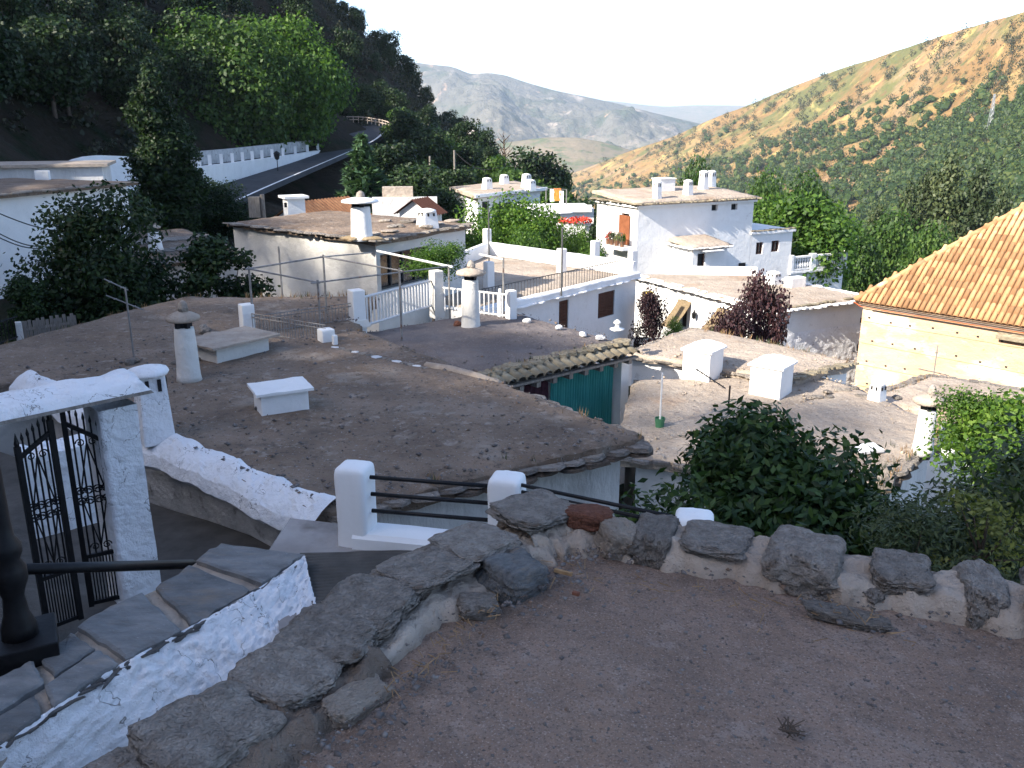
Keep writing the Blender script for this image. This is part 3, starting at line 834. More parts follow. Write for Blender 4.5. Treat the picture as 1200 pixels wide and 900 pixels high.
# whitewashed stones along the alley side
def lumpy_strip(parent, A, B, z, w, drop, mat, name, seed, n=90, m=14):
    L_ = math.hypot(B[0] - A[0], B[1] - A[1]); nx, ny = (B[1] - A[1]) / L_, -(B[0] - A[0]) / L_
    rows = []
    for i in range(n + 1):
        x, y = lerp2(A, B, i / n); row = []
        ww = w * (1 + .35 * nz(i * .16, seed)); sh = .10 * nz(i * .11, seed + 4)
        for j in range(m + 1):
            t = j / m; o = sh + (t - .45) * ww
            px_, py_ = x + nx * o, y + ny * o
            k = z + .07 * math.sin(math.pi * t) ** .6 - drop * t ** 1.6 + .09 * fbm(px_ * 3.2, py_ * 3.2, seed, 3) + .05 * round(2.2 * nz(px_ * 2.1, py_ * 2.1, seed + 2)) * .5
            if j == 0: k -= .10
            if j == m: k -= .12
            row.append((px_, py_, k))
        row.append((row[-1][0] - nx * .12, row[-1][1] - ny * .12, row[-1][2] - .10))
        rows.append(row)
    return MB().grid(rows).build(name, mat, parent)
lumpy_strip(h1, Q1[3], Q1[0], ZR1 + .01, .46, .22, m_white_rough, 'painted_edge', 2)

for k, (px, py, s) in enumerate(((243, 421, .17), (205, 428, .12), (152, 428, .2), (158, 425, .16), (232, 424, .1))):
    p = PZ(px, py, ZR1); rock('loose_stone', m_stone, h1, (p.x, p.y, ZR1 + .05), (s * 1.3, s, s * .7), (0, 0, k), k)

# ---- roof behind it, darker
Q3 = [(-12.2, 12.75), (-3.35, 18.45), (-3.5, 22.7), (-8.2, 22.2)]
h3 = thing('flat_roof_house', 'low house with long dark earth roof beside the leafy tree and the pipe frame', 'house', (-7, 18.5, -6))
w = MB(); qi = outset(Q3, -.25)
for i in range(4): w.wall(qi[i], qi[(i + 1) % 4], -6.4, ZR1 - .3)
w.add([(p[0], p[1], ZR1 - .3) for p in qi], [(0, 1, 2, 3)])
w.build('wall', m_cream, h3)
launa(h3, Q3, [ZR1 - .12, ZR1 - .22, ZR1 - .15, ZR1 - .05], .2, m_launa, 44, .07, .16, .05, seed=8)
eave(h3, Q3[3], Q3[0], ZR1 - .16, 20, .4, .04, m_stone, 0, inset=.12, seed=3)
eave(h3, Q3[2], Q3[3], ZR1 - .2, 10, .4, .04, m_stone, 0, inset=.12, seed=5)
for k in range(9):
    p = PZ(random.uniform(230, 282), random.uniform(383, 398), ZR1); rock('loose_stone', m_stone, h3, (p.x, p.y, ZR1 - .02), (random.uniform(.25, .6), random.uniform(.2, .4), .16), (0, 0, k), k)

# ---- roof with the round chimney, tiled eave and teal curtain
ZR2 = -3.3
Q2 = [(-0.85, 16.7), (2.65, 19.7), (-0.1, 23.2), (-3.95, 20.1)]
h2 = thing('flat_roof_house', 'small house with round white chimney, tiled eave and teal curtain below it', 'house', (-.6, 20, -7))
w = MB(); qi = outset(Q2, -.3)
qi = [lerp2(qi[0], qi[3], .22), lerp2(qi[1], qi[2], .22), qi[2], qi[3]]
for i in range(4): w.wall(qi[i], qi[(i + 1) % 4], -7.2, ZR2 - .2)
w.add([(p[0], p[1], ZR2 - .2) for p in qi], [(0, 1, 2, 3)])
w.build('wall', m_white, h2)
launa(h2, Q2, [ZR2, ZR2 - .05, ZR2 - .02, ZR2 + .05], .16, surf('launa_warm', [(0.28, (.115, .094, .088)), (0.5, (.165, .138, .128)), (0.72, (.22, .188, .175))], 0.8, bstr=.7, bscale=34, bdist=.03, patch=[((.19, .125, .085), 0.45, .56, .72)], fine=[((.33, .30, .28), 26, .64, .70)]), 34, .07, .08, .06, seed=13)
c = PZ(552, 384, ZR2); chimney(h2, (c.x, c.y, ZR2 + .03), 1.20, .205, 'round', 1.75, m_cream, m_mortar, 5)
eA, eB = Vector((*Q2[0], 0)), Vector((*Q2[1], 0))
eD = (eB - eA).normalized(); eN = Vector((eD.y, -eD.x, 0))
arc = MB()
nseg = 7
for (r0, yy, zz) in ((.115, -.28, .0), (.105, .28, .0)): pass
def tile_mesh(name, r0, r1, ln, seg=7, th=.018):
    mb = MB(); vs = []
    for (r, y) in ((r0, 0.0), (r1, ln)):
        for rr in (r, r - th):
            for k in range(seg + 1):
                t = math.pi * k / seg
                vs.append((rr * math.cos(t), y, rr * math.sin(t) * .82))
    n = seg + 1
    fs = []
    for k in range(seg):
        fs.append((k, k + 1, 2 * n + k + 1, 2 * n + k)); fs.append((n + k + 1, n + k, 3 * n + k, 3 * n + k + 1))
        fs.append((k + 1, k, n + k, n + k + 1))
    mb.add(vs, fs)
    me = mb.mesh(name, False)
    me.polygons.foreach_set('use_smooth', [i % 3 == 0 for i in range(len(me.polygons))])
    return me
tm_old = tile_mesh('tile', .125, .10, .52); tm_old.materials.append(m_tile_old)
nt_ = 19
for i in range(nt_):
    t = (i + .5) / nt_
    p = eA + (eB - eA) * t + eN * .34
    zz = ZR2 - .10 - .05 * t
    link_mesh('tile', tm_old, None, h2, (p.x, p.y, zz - .07), (R(17) + random.uniform(-.03, .03), 0, math.atan2(eD.y, eD.x) + random.uniform(-.04, .04)), (1, 1 + random.uniform(-.06, .1), 1))
eave(h2, (eA - eN * .12)[:2], (eB - eN * .12)[:2], ZR2 - .0, 17, .34, .06, m_tile_old, .05, name='ridge_stone', seed=2)
bo = MB()
bo.beam(eA + eN * .24 + Vector((0, 0, ZR2 - .26)), eB + eN * .24 + Vector((0, 0, ZR2 - .31)), .12, .05)
bo.build('eave_board', m_woodgrey, h2)
for i in range(10):
    t = (i + .5) / 10
    p = eA + (eB - eA) * t
    rb = MB(); rb.beam(p - eN * .7 + Vector((0, 0, ZR2 - .34)), p + eN * .27 + Vector((0, 0, ZR2 - .38)), .11, .11)
    rb.build('rafter', m_woodgrey, h2)
def curtain(t0, t1, z0, z1, mat, name, off=-.12, folds=26, amp=.035):
    pts = []
    for i in range(folds * 4 + 1):
        t = t0 + (t1 - t0) * i / (folds * 4)
        k = off + amp * math.sin(i * math.pi / 2 + .6 * math.sin(i * .23)) + .03 * nz(i * .15, 1)
        p = eA + (eB - eA) * t + eN * k
        q = eA + (eB - eA) * t + eN * (k * 1.15 + .04 * nz(i * .1, 4))
        pts.append([(p.x, p.y, z1), (q.x, q.y, (z0 + z1) / 2), (q.x, q.y, z0)])
    return MB().grid(pts).build(name, mat, h2, True)
curtain(.50, .93, -5.3, -3.74, m_teal, 'curtain').__setitem__('label', 'teal green curtain')
curtain(.22, .49, -5.3, -3.78, m_plaid, 'curtain').__setitem__('label', 'dark maroon curtain')
pp = eB - eD * .12 - eN * .10
MB().box((pp.x, pp.y, -5.2), (.26, .26, 3.1), math.atan2(eD.y, eD.x)).build('porch_pillar', m_white, h2)
# low kerb of stones between the two roofs
kb = MB(); kp = [PZ(500, 432, ZR1 - .05), PZ(530, 438, ZR1 - .05), PZ(560, 446, ZR1 - .05), PZ(585, 452, ZR1 - .05)]
kb.tube([(p.x, p.y, ZR1 - .02) for p in kp], [.10, .12, .11, .07], 8).build('mortar_kerb', m_mortar, h2, True)
for k in range(14):
    t = k / 13
    p = PZ(392 + 105 * t, 408 + 24 * t, ZR1); rock('kerb_stone', m_stone if k % 3 else m_white_rough, h2, (p.x, p.y, ZR1 - .02), (random.uniform(.2, .34), .2, .13), (0, 0, k), k)
for k, (px, py) in enumerate(((618, 378), (655, 386), (683, 394), (703, 398), (722, 388))):
    p = PZ(px, py, ZR2); rock('loose_stone', m_white_rough, h2, (p.x, p.y, ZR2 + .05), (.24, .16, .14), (0, 0, k), k)
p = PZ(536, 383, ZR2); rock('loose_stone', m_brickred, h2, (p.x, p.y, ZR2 + .06), (.22, .16, .22), (0, .5, .4), 2)
p = PZ(723, 392, ZR2)
fl = MB(); fl.lathe([(.17, 0), (.17, .02), (.05, .05), (.05, .14), (.09, .15), (.08, .19), (.01, .24)], (p.x, p.y, ZR2 + .12), 12)
fl.build('roof_vent', m_white, h2, True)

# ---- fences and pipe frame on the middle roofs
P1, P2, P3, P4, P5 = PZ(291, 390, -2.8), PZ(383, 406, -2.8), PZ(419, 379, -2.95), PZ(512, 359, -3.2), PZ(599, 373, -3.3)
fe = thing('iron_fence', 'thin grey railing between two white pillars on the dark earth roof', 'fence', (P1.x, P1.y, -2.9))
pillar(fe, P1, .28, .62); pillar(fe, P2, .28, .36)
pl2 = PZ(393, 410, -2.8); pillar(fe, pl2, .10, .30, name='short_pillar')
picket(fe, (P1.x, P1.y), (P2.x, P2.y), -2.78, .42, .075, m_pipe, .008, (.06, .80, .98))
fe = thing('iron_fence', 'thin low railing running back to the broad white pillar by the gate', 'fence', (P3.x, P3.y, -3.0))
pillar(fe, P3, .32, .78)
MB().box((P3.x, P3.y, -2.93), (.46, .46, .16), .6, .8).build('plinth', m_cream, fe)
picket(fe, (P1.x + .15, P1.y + .1), (P3.x - .1, P3.y - .1), -2.85, .40, .08, m_pipe, .007, (.06, .80, .98))
fe = thing('picket_gate', 'white picket gate between the broad pillar and the house with the glazed porch', 'gate', (P4.x, P4.y, -3.3))
pillar(fe, P4, .30, .95, m_cream)
picket(fe, (P3.x + .12, P3.y + .2), (P4.x - .1, P4.y), -3.08, .72, .14, m_fence, .022, (.05, .97), -3.2)
fe = thing('picket_fence', 'white picket fence behind the round chimney', 'fence', (P5.x, P5.y, -3.4))
pillar(fe, P5, .22, .72); pillar(fe, P5 + Vector((-.28, .1, 0)), .07, .74, name='short_pillar')
picket(fe, (P4.x + .1, P4.y), (P5.x - .1, P5.y), -3.3, .62, .13, m_fence, .018, (.1, .97))
pf = thing('pipe_frame', 'rusty pipe pergola frame standing empty above the fenced roof', 'pergola', (-3.5, 19, -3))
posts = [vpost(298, 390, -2.8, 315), vpost(376, 392, -2.9, 331), vpost(383, 371, -2.9, 301), vpost(471, 398, -3.2, 317), vpost(527, 367, -3.3, 312), vpost(590, 372, -3.3, 304), vpost(331, 350, -2.9, 291)]
for b, t in posts: MB().tube([b - Vector((0, 0, .2)), t + Vector((0, 0, .05))], .024, 6).build('post', m_pipe, pf)
T = [t for b, t in posts]
for a, b in ((0, 1), (0, 2), (1, 4), (2, 3)):
    d = (T[b] - T[a]) * .04
    MB().tube([T[a] - d, T[b] + d], .019, 6).build('pipe_rail', m_pipe, pf)
MB().tube([T[2], PY(437, 296, 25)], .019, 6).build('pipe_rail', m_pipe, pf)
MB().tube([PY(442, 294, 25), T[4] + (T[4] - PY(442, 294, 25)) * .05], .03, 6).build('pipe_rail', m_fence, pf)
MB().tube([PY(562, 298, T[5].y + .8), T[5]], .026, 6).build('pipe_rail', m_fence, pf)

# ---- cream house with the glazed porch
ZT = -2.05
N, Rr, L = V2(PZ(440, 285, ZT)), V2(PZ(545, 266, ZT)), V2(PZ(273, 264, ZT))
far = (Rr[0] + L[0] - N[0], Rr[1] + L[1] - N[1])
hA = house('flat_roof_house', 'cream walled house with grey slate edged roof, glazed porch and mushroom topped chimney', [N, Rr, far, L], -7.5, ZT, m_cream, m_launa, {0: [((446, 293, 503, 334), 'glazed')]}, .16, .12, amp=.07)
QA = outset([N, Rr, far, L], .2)
eave(hA, QA[3], QA[0], ZT + .08, 24, .75, .045, m_stone, .10, inset=.22)
eave(hA, QA[0], QA[1], ZT + .08, 16, .75, .045, m_stone, .10, inset=.22)
eave(hA, lerp2(QA[0], QA[3], .04), lerp2(QA[1], QA[2], .04), ZT + .18, 12, .5, .035, m_mortar, 0, inset=.5, seed=7, skip=.4, name='roof_slab')
c = PZ(424, 279, ZT + .15); chimney(hA, (c.x, c.y, ZT + .15), .98, .30, 'round', 1.9, m_white, m_whitepl, 3)
lm = MB(); lm.lathe([(.47, 0), (.44, .05), (.34, .09)], (c.x, c.y, ZT + .13), 20, .9, 2); lm.build('lichen_collar', m_lichen, hA, True)
c = PZ(501, 266, ZT + .15); chimney(hA, (c.x, c.y, ZT + .15), .55, .25, 'square', 1.5, m_white, m_white, 0)
# side wall with pots right of the glazed porch
for k in range(7):
    p = PZ(452 + k * 8, 262 + random.uniform(-3, 6), ZT + .15); rock('loose_stone', m_stone, hA, (p.x, p.y, ZT + .2), (.5, .3, .14), (0, 0, k), k)
# ---- terrace house with the railing
ZT2 = -3.9
A, B, Cc = V2(PZ(746, 311, ZT2)), V2(PZ(561, 352, ZT2)), V2(PZ(571, 287, ZT2))
D = (B[0] + Cc[0] - A[0], B[1] + Cc[1] - A[1])
D = lerp2(B, D, .55)
Bq = [B, A, Cc, D]
hB = house('terrace_house', 'white house with walled roof terrace, brown shutter and small brown door', Bq, -9.4, ZT2 - .42, m_white, None, {0: [((701, 342, 720, 371), 'shutter'), ((655, 352, 666, 386), 'wood_door')]})
launa(hB, outset(Bq, -.2), ZT2 - .34, .06, m_launa_tan, 14, .02, 0, .02, name='terrace_floor')
def cope(parent, a, b, z, w, h, name='parapet', mat=None, off=0.0, wob=.02):
    n = max(3, int(math.hypot(b[0] - a[0], b[1] - a[1]) / .35))
    L_ = math.hypot(b[0] - a[0], b[1] - a[1]); nx, ny = (b[1] - a[1]) / L_, -(b[0] - a[0]) / L_
    rows = []
    for i in range(n + 1):
        x, y = lerp2(a, b, i / n)
        j1, j2 = wob * nz(i * 1.3, z, 1), wob * nz(i * 1.7, z, 5)
        prof = ((w / 2, 0), (w / 2 + j1, h * .8), (w / 2 - .03, h + j2), (-w / 2 + .03, h + j2), (-w / 2 + j2, h * .8), (-w / 2, 0))
        rows.append([(x + nx * (off + u), y + ny * (off + u), z + k) for u, k in prof] + [(x + nx * (off + w / 2), y + ny * (off + w / 2), z)])
    mb = MB(); mb.grid(rows)
    mb.add(rows[0][:6], [(0, 1, 2, 3, 4, 5)]); mb.add(rows[-1][:6], [(5, 4, 3, 2, 1, 0)])
    return mb.build(name, mat or m_white, parent)
cope(hB, Bq[0], Bq[1], ZT2 - .46, .34, .22, off=.02)
cope(hB, Bq[1], Bq[2], ZT2 - .46, .24, .62, off=-.12)
cope(hB, Bq[2], Bq[3], ZT2 - .46, .24, .62, off=-.12)
wob = MB()
eave(hB, outset(Bq, .16)[0], outset(Bq, .16)[1], ZT2 - .46, 20, .34, .03, m_white, 0, name='drip_slab', inset=.05)
for px, py, hh in ((573, 338, 1.0), (658, 320, 1.0), (571, 296, 1.1), (697, 306, .9), (741, 312, .7)):
    p = PZ(px, py, ZT2 - .35); pillar(hB, (p.x, p.y, ZT2 - .4), .30, hh)
ra, rbq = lerp2(Bq[0], Bq[1], .06), lerp2(Bq[0], Bq[1], .93)
fe = thing('terrace_railing', 'dark bar railing along the edge of the walled roof terrace', 'railing', (ra[0], ra[1], ZT2 - .25))
nB = Vector((Bq[1][0] - Bq[0][0], Bq[1][1] - Bq[0][1])).normalized(); nB = (nB.y, -nB.x)
picket(fe, (ra[0] - nB[0] * .35, ra[1] - nB[1] * .35), (rbq[0] - nB[0] * .35, rbq[1] - nB[1] * .35), ZT2 - .36, .62, .16, m_railgrey, .012)
for a, b in ((573, 285), (658, 318)):
    p = PZ(a, b + 15, ZT2); MB().tube([(p.x, p.y, ZT2 - .4), (p.x, p.y, ZT2 + 1.9)], .03, 6).build('pole', m_railgrey, fe)
POTS = []
# ---- tall white house
HZ = -2.75
N, Rr = V2(PY(748, 240, 47)), V2(PY(884, 231, 50.6))
dR = Vector((Rr[0] - N[0], Rr[1] - N[1])).normalized(); dL = Vector((-dR.y, dR.x))
L = (N[0] + dL.x * 3.9, N[1] + dL.y * 3.9); far = (Rr[0] + dL.x * 3.9, Rr[1] + dL.y * 3.9)
HZ = PY(748, 240, 47).z
Q = [N, Rr, far, L]
hT = house('tall_house', 'tall white house with flat roof full of chimneys and an orange balcony door', Q, -11.5, HZ, m_white, m_launa_tan, {0: [((834, 240, 841, 247), 'dark'), ((857, 239, 864, 246), 'dark')], 3: [((728, 250, 737, 283), 'door')]}, .22, .16, roof_z=[HZ + .16, HZ + .16, HZ + .5, HZ + .5])
QA = outset(Q, .24)
eave(hT, QA[0], QA[1], HZ + .05, 30, .45, .05, m_tile_old, .0, inset=.1)
eave(hT, QA[3], QA[0], HZ + .05, 12, .45, .05, m_tile_old, .0, inset=.1)
cope(hT, outset(Q, .10)[0], outset(Q, .10)[1], HZ - .16, .14, .15, 'cornice', m_white)
cope(hT, outset(Q, .10)[3], outset(Q, .10)[0], HZ - .16, .14, .15, 'cornice', m_white)
for px, py, hh, r, st in ((770, 231, .85, .16, 'square'), (806, 228, .80, .19, 'square'), (824, 224, 1.15, .20, 'square'), (833, 221, 1.05, .20, 'square')):
    c = PZ(px, py, HZ + .3); chimney(hT, (c.x, c.y, HZ + .25), hh, r, st, 1.6, m_white, m_white, 0)
c = PZ(782, 226, HZ + .3)
vent_box(hT, [(c.x - .45, c.y - .3), (c.x + .45, c.y + .16), (c.x + .1, c.y + .85), (c.x - .8, c.y + .4)], HZ + .25, .8, 'roof_box', m_white, .05)
# balcony with door leaf and pots
s_, z_ = on_wall(L, N, 732, 286)
pb = Vector((L[0], L[1], 0)) + (Vector((N[0], N[1], 0)) - Vector((L[0], L[1], 0))).normalized() * s_
out = Vector((-dR.x, -dR.y, 0))
MB().box((pb.x + out.x * .35, pb.y + out.y * .35, z_ - .12), (.9, 1.9, .16), math.atan2(dR.y, dR.x)).build('balcony', m_white, hT)
dl = MB(); zt = on_wall(L, N, 732, 252)[1]
dl.box((pb.x + out.x * .06, pb.y + out.y * .06, (z_ + zt) / 2), (.06, .95, zt - z_), math.atan2(dR.y, dR.x))
dl.build('door', m_orangewood, hT)
bal_rail = MB(); bc = Vector((pb.x, pb.y, z_ - .04)) + out * .78; ax_ = Vector((-out.y, out.x, 0))
for dz in (0.0, .75): bal_rail.tube([bc - ax_ * .9 + Vector((0, 0, dz)), bc + ax_ * .9 + Vector((0, 0, dz))], .02, 5)
for i_ in range(13): bal_rail.tube([bc + ax_ * (-.9 + .15 * i_), bc + ax_ * (-.9 + .15 * i_) + Vector((0, 0, .75))], .012, 4)
bal_rail.build('balcony_railing', m_railgrey, hT)
for i_, dx_ in enumerate((-.7, -.35, .1, .6)):
    pc = bc - out * .2 + ax_ * dx_
    po_ = thing('flower_pot', ('terracotta pot with red flowers at the far end of the orange door balcony', 'terracotta pot with trailing green plant on the orange door balcony', 'terracotta pot with yellow leaves beside the orange balcony door', 'terracotta pot with upright green plant at the near end of the balcony')[i_], 'flower pot', tuple(pc), 'pots on the balcony')
    MB().lathe([(.09, 0), (.14, .24), (.15, .28), (.12, .28)], tuple(pc), 10).build('pot', m_tile_brown, po_)
    POTS.append((po_, pc, i_))
# lower right wing
q0 = Rr; q1 = (Rr[0] + dR.x * 3.1, Rr[1] + dR.y * 3.1)
Qw = [(q0[0] + dR.x * .02, q0[1] + dR.y * .02), q1, (q1[0] + dL.x * 3.5, q1[1] + dL.y * 3.5), (q0[0] + dL.x * 3.5, q0[1] + dL.y * 3.5)]
WZ = on_wall(Qw[0], Qw[1], 905, 272)[1]
hW = house('house_wing', 'lower white wing of the tall house with two small dark windows', Qw, -12.5, WZ, m_white, None, {0: [((886, 284, 894, 298), 'window'), ((904, 282, 913, 295), 'window'), ((866, 309, 873, 320), 'dark')][:2]}, cat='house')
launa(hW, outset(Qw, .12), WZ + .12, .12, m_white, 8, .02, .02, .03)
eave(hW, outset(Qw, .15)[0], outset(Qw, .15)[1], WZ + .14, 9, .35, .03, m_tile_old, 0, inset=.2)
h_ = rect_on(N, Rr, 865, 308, 873, 321)
window(hT, (N[0] + out.x * 0 - dL.x * .18, N[1] - dL.y * .18), (Rr[0] - dL.x * .18, Rr[1] - dL.y * .18), h_, 'dark')
# terrace with balustrade
b0 = (q1[0] + dR.x * .1, q1[1] + dR.y * .1); b1 = (b0[0] + dR.x * 4.3, b0[1] + dR.y * 4.3)
Qb = [b0, b1, (b1[0] + dL.x * 3.2, b1[1] + dL.y * 3.2), (b0[0] + dL.x * 3.2, b0[1] + dL.y * 3.2)]
BZ = on_wall(b0, b1, 955, 317)[1]
hb = house('terrace_annex', 'low white annex with balustraded terrace under a green vine', Qb, -13, BZ, m_white, None, {0: [((941, 317 + 4, 946, 317 + 9), 'dark')]})
launa(hb, outset(Qb, .15), BZ + .12, .12, m_white, 8, .01, .02, .01, name='terrace_floor')
bt = MB()
for i in range(2):
    zz = BZ + .13 + i * .72
    bt.beam((b0[0], b0[1], zz + .05), (b1[0], b1[1], zz + .05), .2, .1)
bt.beam((b1[0], b1[1], BZ + .9), (Qb[2][0], Qb[2][1], BZ + .9), .2, .1)
bt.build('balustrade_rail', m_white, hb)
bal = MB().lathe([(.05, 0), (.085, .1), (.085, .2), (.04, .36), (.07, .5), (.05, .62)], (0, 0, 0), 6).mesh('baluster', True); bal.materials.append(m_white)
for i in range(22):
    x, y = lerp2(b0, b1, (i + .5) / 22); link_mesh('baluster', bal, None, hb, (x, y, BZ + .23))
for i in (0, 8, 9, 22):
    x, y = lerp2(b0, b1, i / 22); pillar(hb, (x, y, BZ + .2), .24, .85, rz=math.atan2(dR.y, dR.x))
# annex box with the door onto the roof
aN = V2(PY(812, 300, 46.4)); aR = (aN[0] + dR.x * 2.25, aN[1] + dR.y * 2.25)
kk = (Vector((N[0] - aN[0], N[1] - aN[1]))).dot(dL) - .03
Qx = [aN, aR, (aR[0] + dL.x * kk, aR[1] + dL.y * kk), (aN[0] + dL.x * kk, aN[1] + dL.y * kk)]
XZ = PY(812, 292, 46.4).z
hx = house('door_annex', 'small white cube annex with dark doorway opening onto the lower roof', Qx, -9.5, XZ, m_white, m_launa_tan, {0: [((817, 297, 826, 323), 'door')]}, .2, .14, roof_z=[XZ + .14, XZ + .14, XZ + .45, XZ + .45], rn=10)
eave(hx, outset(Qx, .22)[0], outset(Qx, .22)[1], XZ + .05, 8, .3, .045, m_white, 0, inset=.05)
eave(hx, outset(Qx, .22)[3], outset(Qx, .22)[0], XZ + .05, 6, .3, .045, m_white, 0, inset=.05)
ht_ = rect_on(aN, aR, 822, 293, 838, 299)
s0 = Vector((aN[0], aN[1], 0)) + Vector((dR.x, dR.y, 0)) * 1.0
tb = MB(); tb.beam((s0.x - dL.x * .3 - dR.x * .6, s0.y - dL.y * .3 - dR.y * .6, ht_[3] + .02), (s0.x - dL.x * .3 + dR.x * .6, s0.y - dL.y * .3 + dR.y * .6, ht_[3] + .02), .55, .03); tb.build('awning', m_whitepl, hx)
# ---- lower white house in front of it
LZ = -6.1
N, Rr, L = V2(PZ(906, 366, LZ)), V2(PZ(1016, 351, LZ)), V2(PZ(742, 324, LZ))
far = V2(PZ(890, 326, LZ))
Q = [N, Rr, far, L]
hL = house('low_house', 'bright white low house with reed blinds over its windows and a tan earth roof', Q, -10.4, LZ, m_white, m_launa_tan, {0: [((1007, 372, 1014, 395), 'wood_door')], 3: [((797, 351, 805, 384), 'dark'), ((842, 361, 852, 388), 'dark'), ((913 - 8, 376, 904, 400), 'dark')][:2]}, .2, .12, amp=.04, rn=24)
QA = outset(Q, .24)
for a, b, n in ((3, 0, 34), (0, 1, 16), (1, 2, 22)):
    eave(hL, QA[a], QA[b], LZ + .05, n, .34, .06, m_white, 0, inset=.06, seed=a)
    eave(hL, outset(Q, .05)[a], outset(Q, .05)[b], LZ + .15, n, .20, .05, m_tile_old if a == 0 else m_white, 0, inset=.0, seed=a + 5, name='edge_stone', skip=.25)
MB().wall(lerp2(N, Rr, 0), lerp2(N, Rr, .999), -10.4, LZ - .3).v
rg = MB(); rows = []
dq = Vector((Rr[0] - N[0], Rr[1] - N[1])).normalized(); nq = Vector((dq.y, -dq.x)); Lq = math.hypot(Rr[0] - N[0], Rr[1] - N[1])
for i in range(41):
    rows.append([(N[0] + dq.x * Lq * i / 40 + nq.x * k, N[1] + dq.y * Lq * i / 40 + nq.y * k, -10.3 + 3.2 * j / 30) for j in range(31) for k in (.03 + .07 * max(0, nz(i * .7, j * .7, 3)),)])
rg.grid(rows).build('rough_render', m_white_rough, hL, True)
for (x0, y0, x1, y1, kind) in ((790, 348, 803, 386, 0), (836, 358, 850, 392, 1)):
    a0, z1_ = on_wall(L, N, x0 + 6, y0 + 2); a1, z0_ = on_wall(L, N, x1 + 6, y1)
    base = Vector((L[0], L[1], 0)); dw = (Vector((N[0], N[1], 0)) - base).normalized(); ow = Vector((dw.y, -dw.x, 0))
    rows = []
    wdt = max(.9, a1 - a0)
    for i in range(9):
        t = i / 8
        rows.append([base + dw * (a0 + wdt * j / 4) + ow * (.05 + 1.0 * t ** 1.3 + .03 * nz(i, j)) + Vector((0, 0, z1_ + (z0_ - z1_) * t * .9)) for j in range(5)])
    bl = MB().grid(rows); bl.build('reed_blind', m_straw, hL)
a0, z0_ = on_wall(L, N, 817, 368); p = base + dw * a0 + ow * .18
ln = MB(); ln.lathe([(.02, -.22), (.09, -.16), (.11, .05), (.05, .12), (.02, .2)], (p.x, p.y, z0_), 6); ln.beam((p.x - ow.x * .2, p.y - ow.y * .2, z0_ + .2), (p.x, p.y, z0_ + .2), .03, .03)
ln.build('wall_lantern', m_iron, hL)
a0, z0_ = on_wall(N, Rr, 1000, 405); p = Vector((N[0], N[1], 0)) + Vector((dq.x, dq.y, 0)) * a0 + Vector((nq.x, nq.y, 0)) * .3
ln = MB(); ln.lathe([(.02, -.22), (.09, -.16), (.12, .08), (.05, .16), (.02, .25)], (p.x, p.y, z0_), 6); ln.beam((p.x - nq.x * .3, p.y - nq.y * .3, z0_ - .25), (p.x, p.y, z0_ - .25), .03, .03)
ln.build('wall_lantern', m_iron, hL)
c = PZ(906, 333, LZ + .15); chimney(hL, (c.x, c.y, LZ + .12), .6, .26, 'square', 1.5, m_white, m_white, 0)
c = PZ(931, 336, LZ + .15); MB().box((c.x, c.y, LZ + .35), (.9, .5, .5), .5).build('roof_block', m_white, hL, False, .03)
cope(hL, lerp2(L, far, .35), lerp2(L, far, .98), LZ + .1, .22, .42, 'parapet', m_white, -.2)
hL2 = None
# ---- church with tiled hip roof
K = V2(PY(1013, 346, 34)); EZ = PY(1013, 346, 34).z
wv = Vector((PZ(1200, 374, EZ).x - K[0], PZ(1200, 374, EZ).y - K[1])).normalized(); iv = Vector((-wv.y, wv.x))
LW = 12.0
Q = [K, (K[0] + wv.x * LW, K[1] + wv.y * LW), (K[0] + wv.x * LW + iv.x * 7.6, K[1] + wv.y * LW + iv.y * 7.6), (K[0] + iv.x * 7.6, K[1] + iv.y * 7.6)]
ch = house('church', 'ochre rammed earth building with orange barrel tiled hip roof', Q, -12, EZ - .2, m_rammed, None, {}, cat='building')
ov, TP, QM = .24, math.tan(R(41)), 3.8
def rp(s, q, dz=0.0): return Vector((K[0] + wv.x * s + iv.x * q, K[1] + wv.y * s + iv.y * q, EZ - .02 + q * TP + dz))
dk = MB()
dk.add([rp(-ov, -ov), rp(LW + ov, -ov), rp(LW - QM, QM), rp(QM, QM)], [(0, 1, 2, 3)])
far_l = Vector((K[0] + iv.x * 7.84 - wv.x * ov, K[1] + iv.y * 7.98 - wv.y * ov, rp(0, -ov).z)); far_r = Vector((Q[2][0] + iv.x * .24 + wv.x * ov, Q[2][1] + iv.y * .24 + wv.y * ov, rp(0, -ov).z))
dk.add([rp(-ov, -ov), rp(QM, QM), far_l], [(0, 1, 2)])
dk.add([far_l, rp(QM, QM), rp(LW - QM, QM), far_r], [(0, 1, 2, 3)]); dk.add([rp(LW + ov, -ov), far_r, rp(LW - QM, QM)], [(0, 1, 2)])
dk.add([rp(-ov, -ov, -.06), rp(LW + ov, -ov, -.06), far_r - Vector((0, 0, .06)), far_l - Vector((0, 0, .06))], [(3, 2, 1, 0)])
rf = dk.build('roof', m_tile, ch)
tl_me = tile_mesh('tile', .088, .070, .46, 6); tl_me.materials.append(m_tile)
pit = math.atan(TP); az = math.atan2(wv.y, wv.x)
spots = []
sp = .205; rowl = .40 * math.cos(pit)
ncol = int((LW + 2 * ov) / sp)
for i in range(ncol):
    s = -ov + sp * (i + .5)
    q = -ov - .04
    j = 0
    while q < min(QM, s + ov * 0 + .0) - .02 if s < LW - QM else q < min(QM, LW - s):
        spots.append((s, q, i, j)); q += rowl; j += 1
spots.sort(key=lambda t: (t[0] > 6.9, (rp(t[0], t[1]) - EYE).length))
stuff_v, stuff_f = [], []
rnd = random.Random(5)
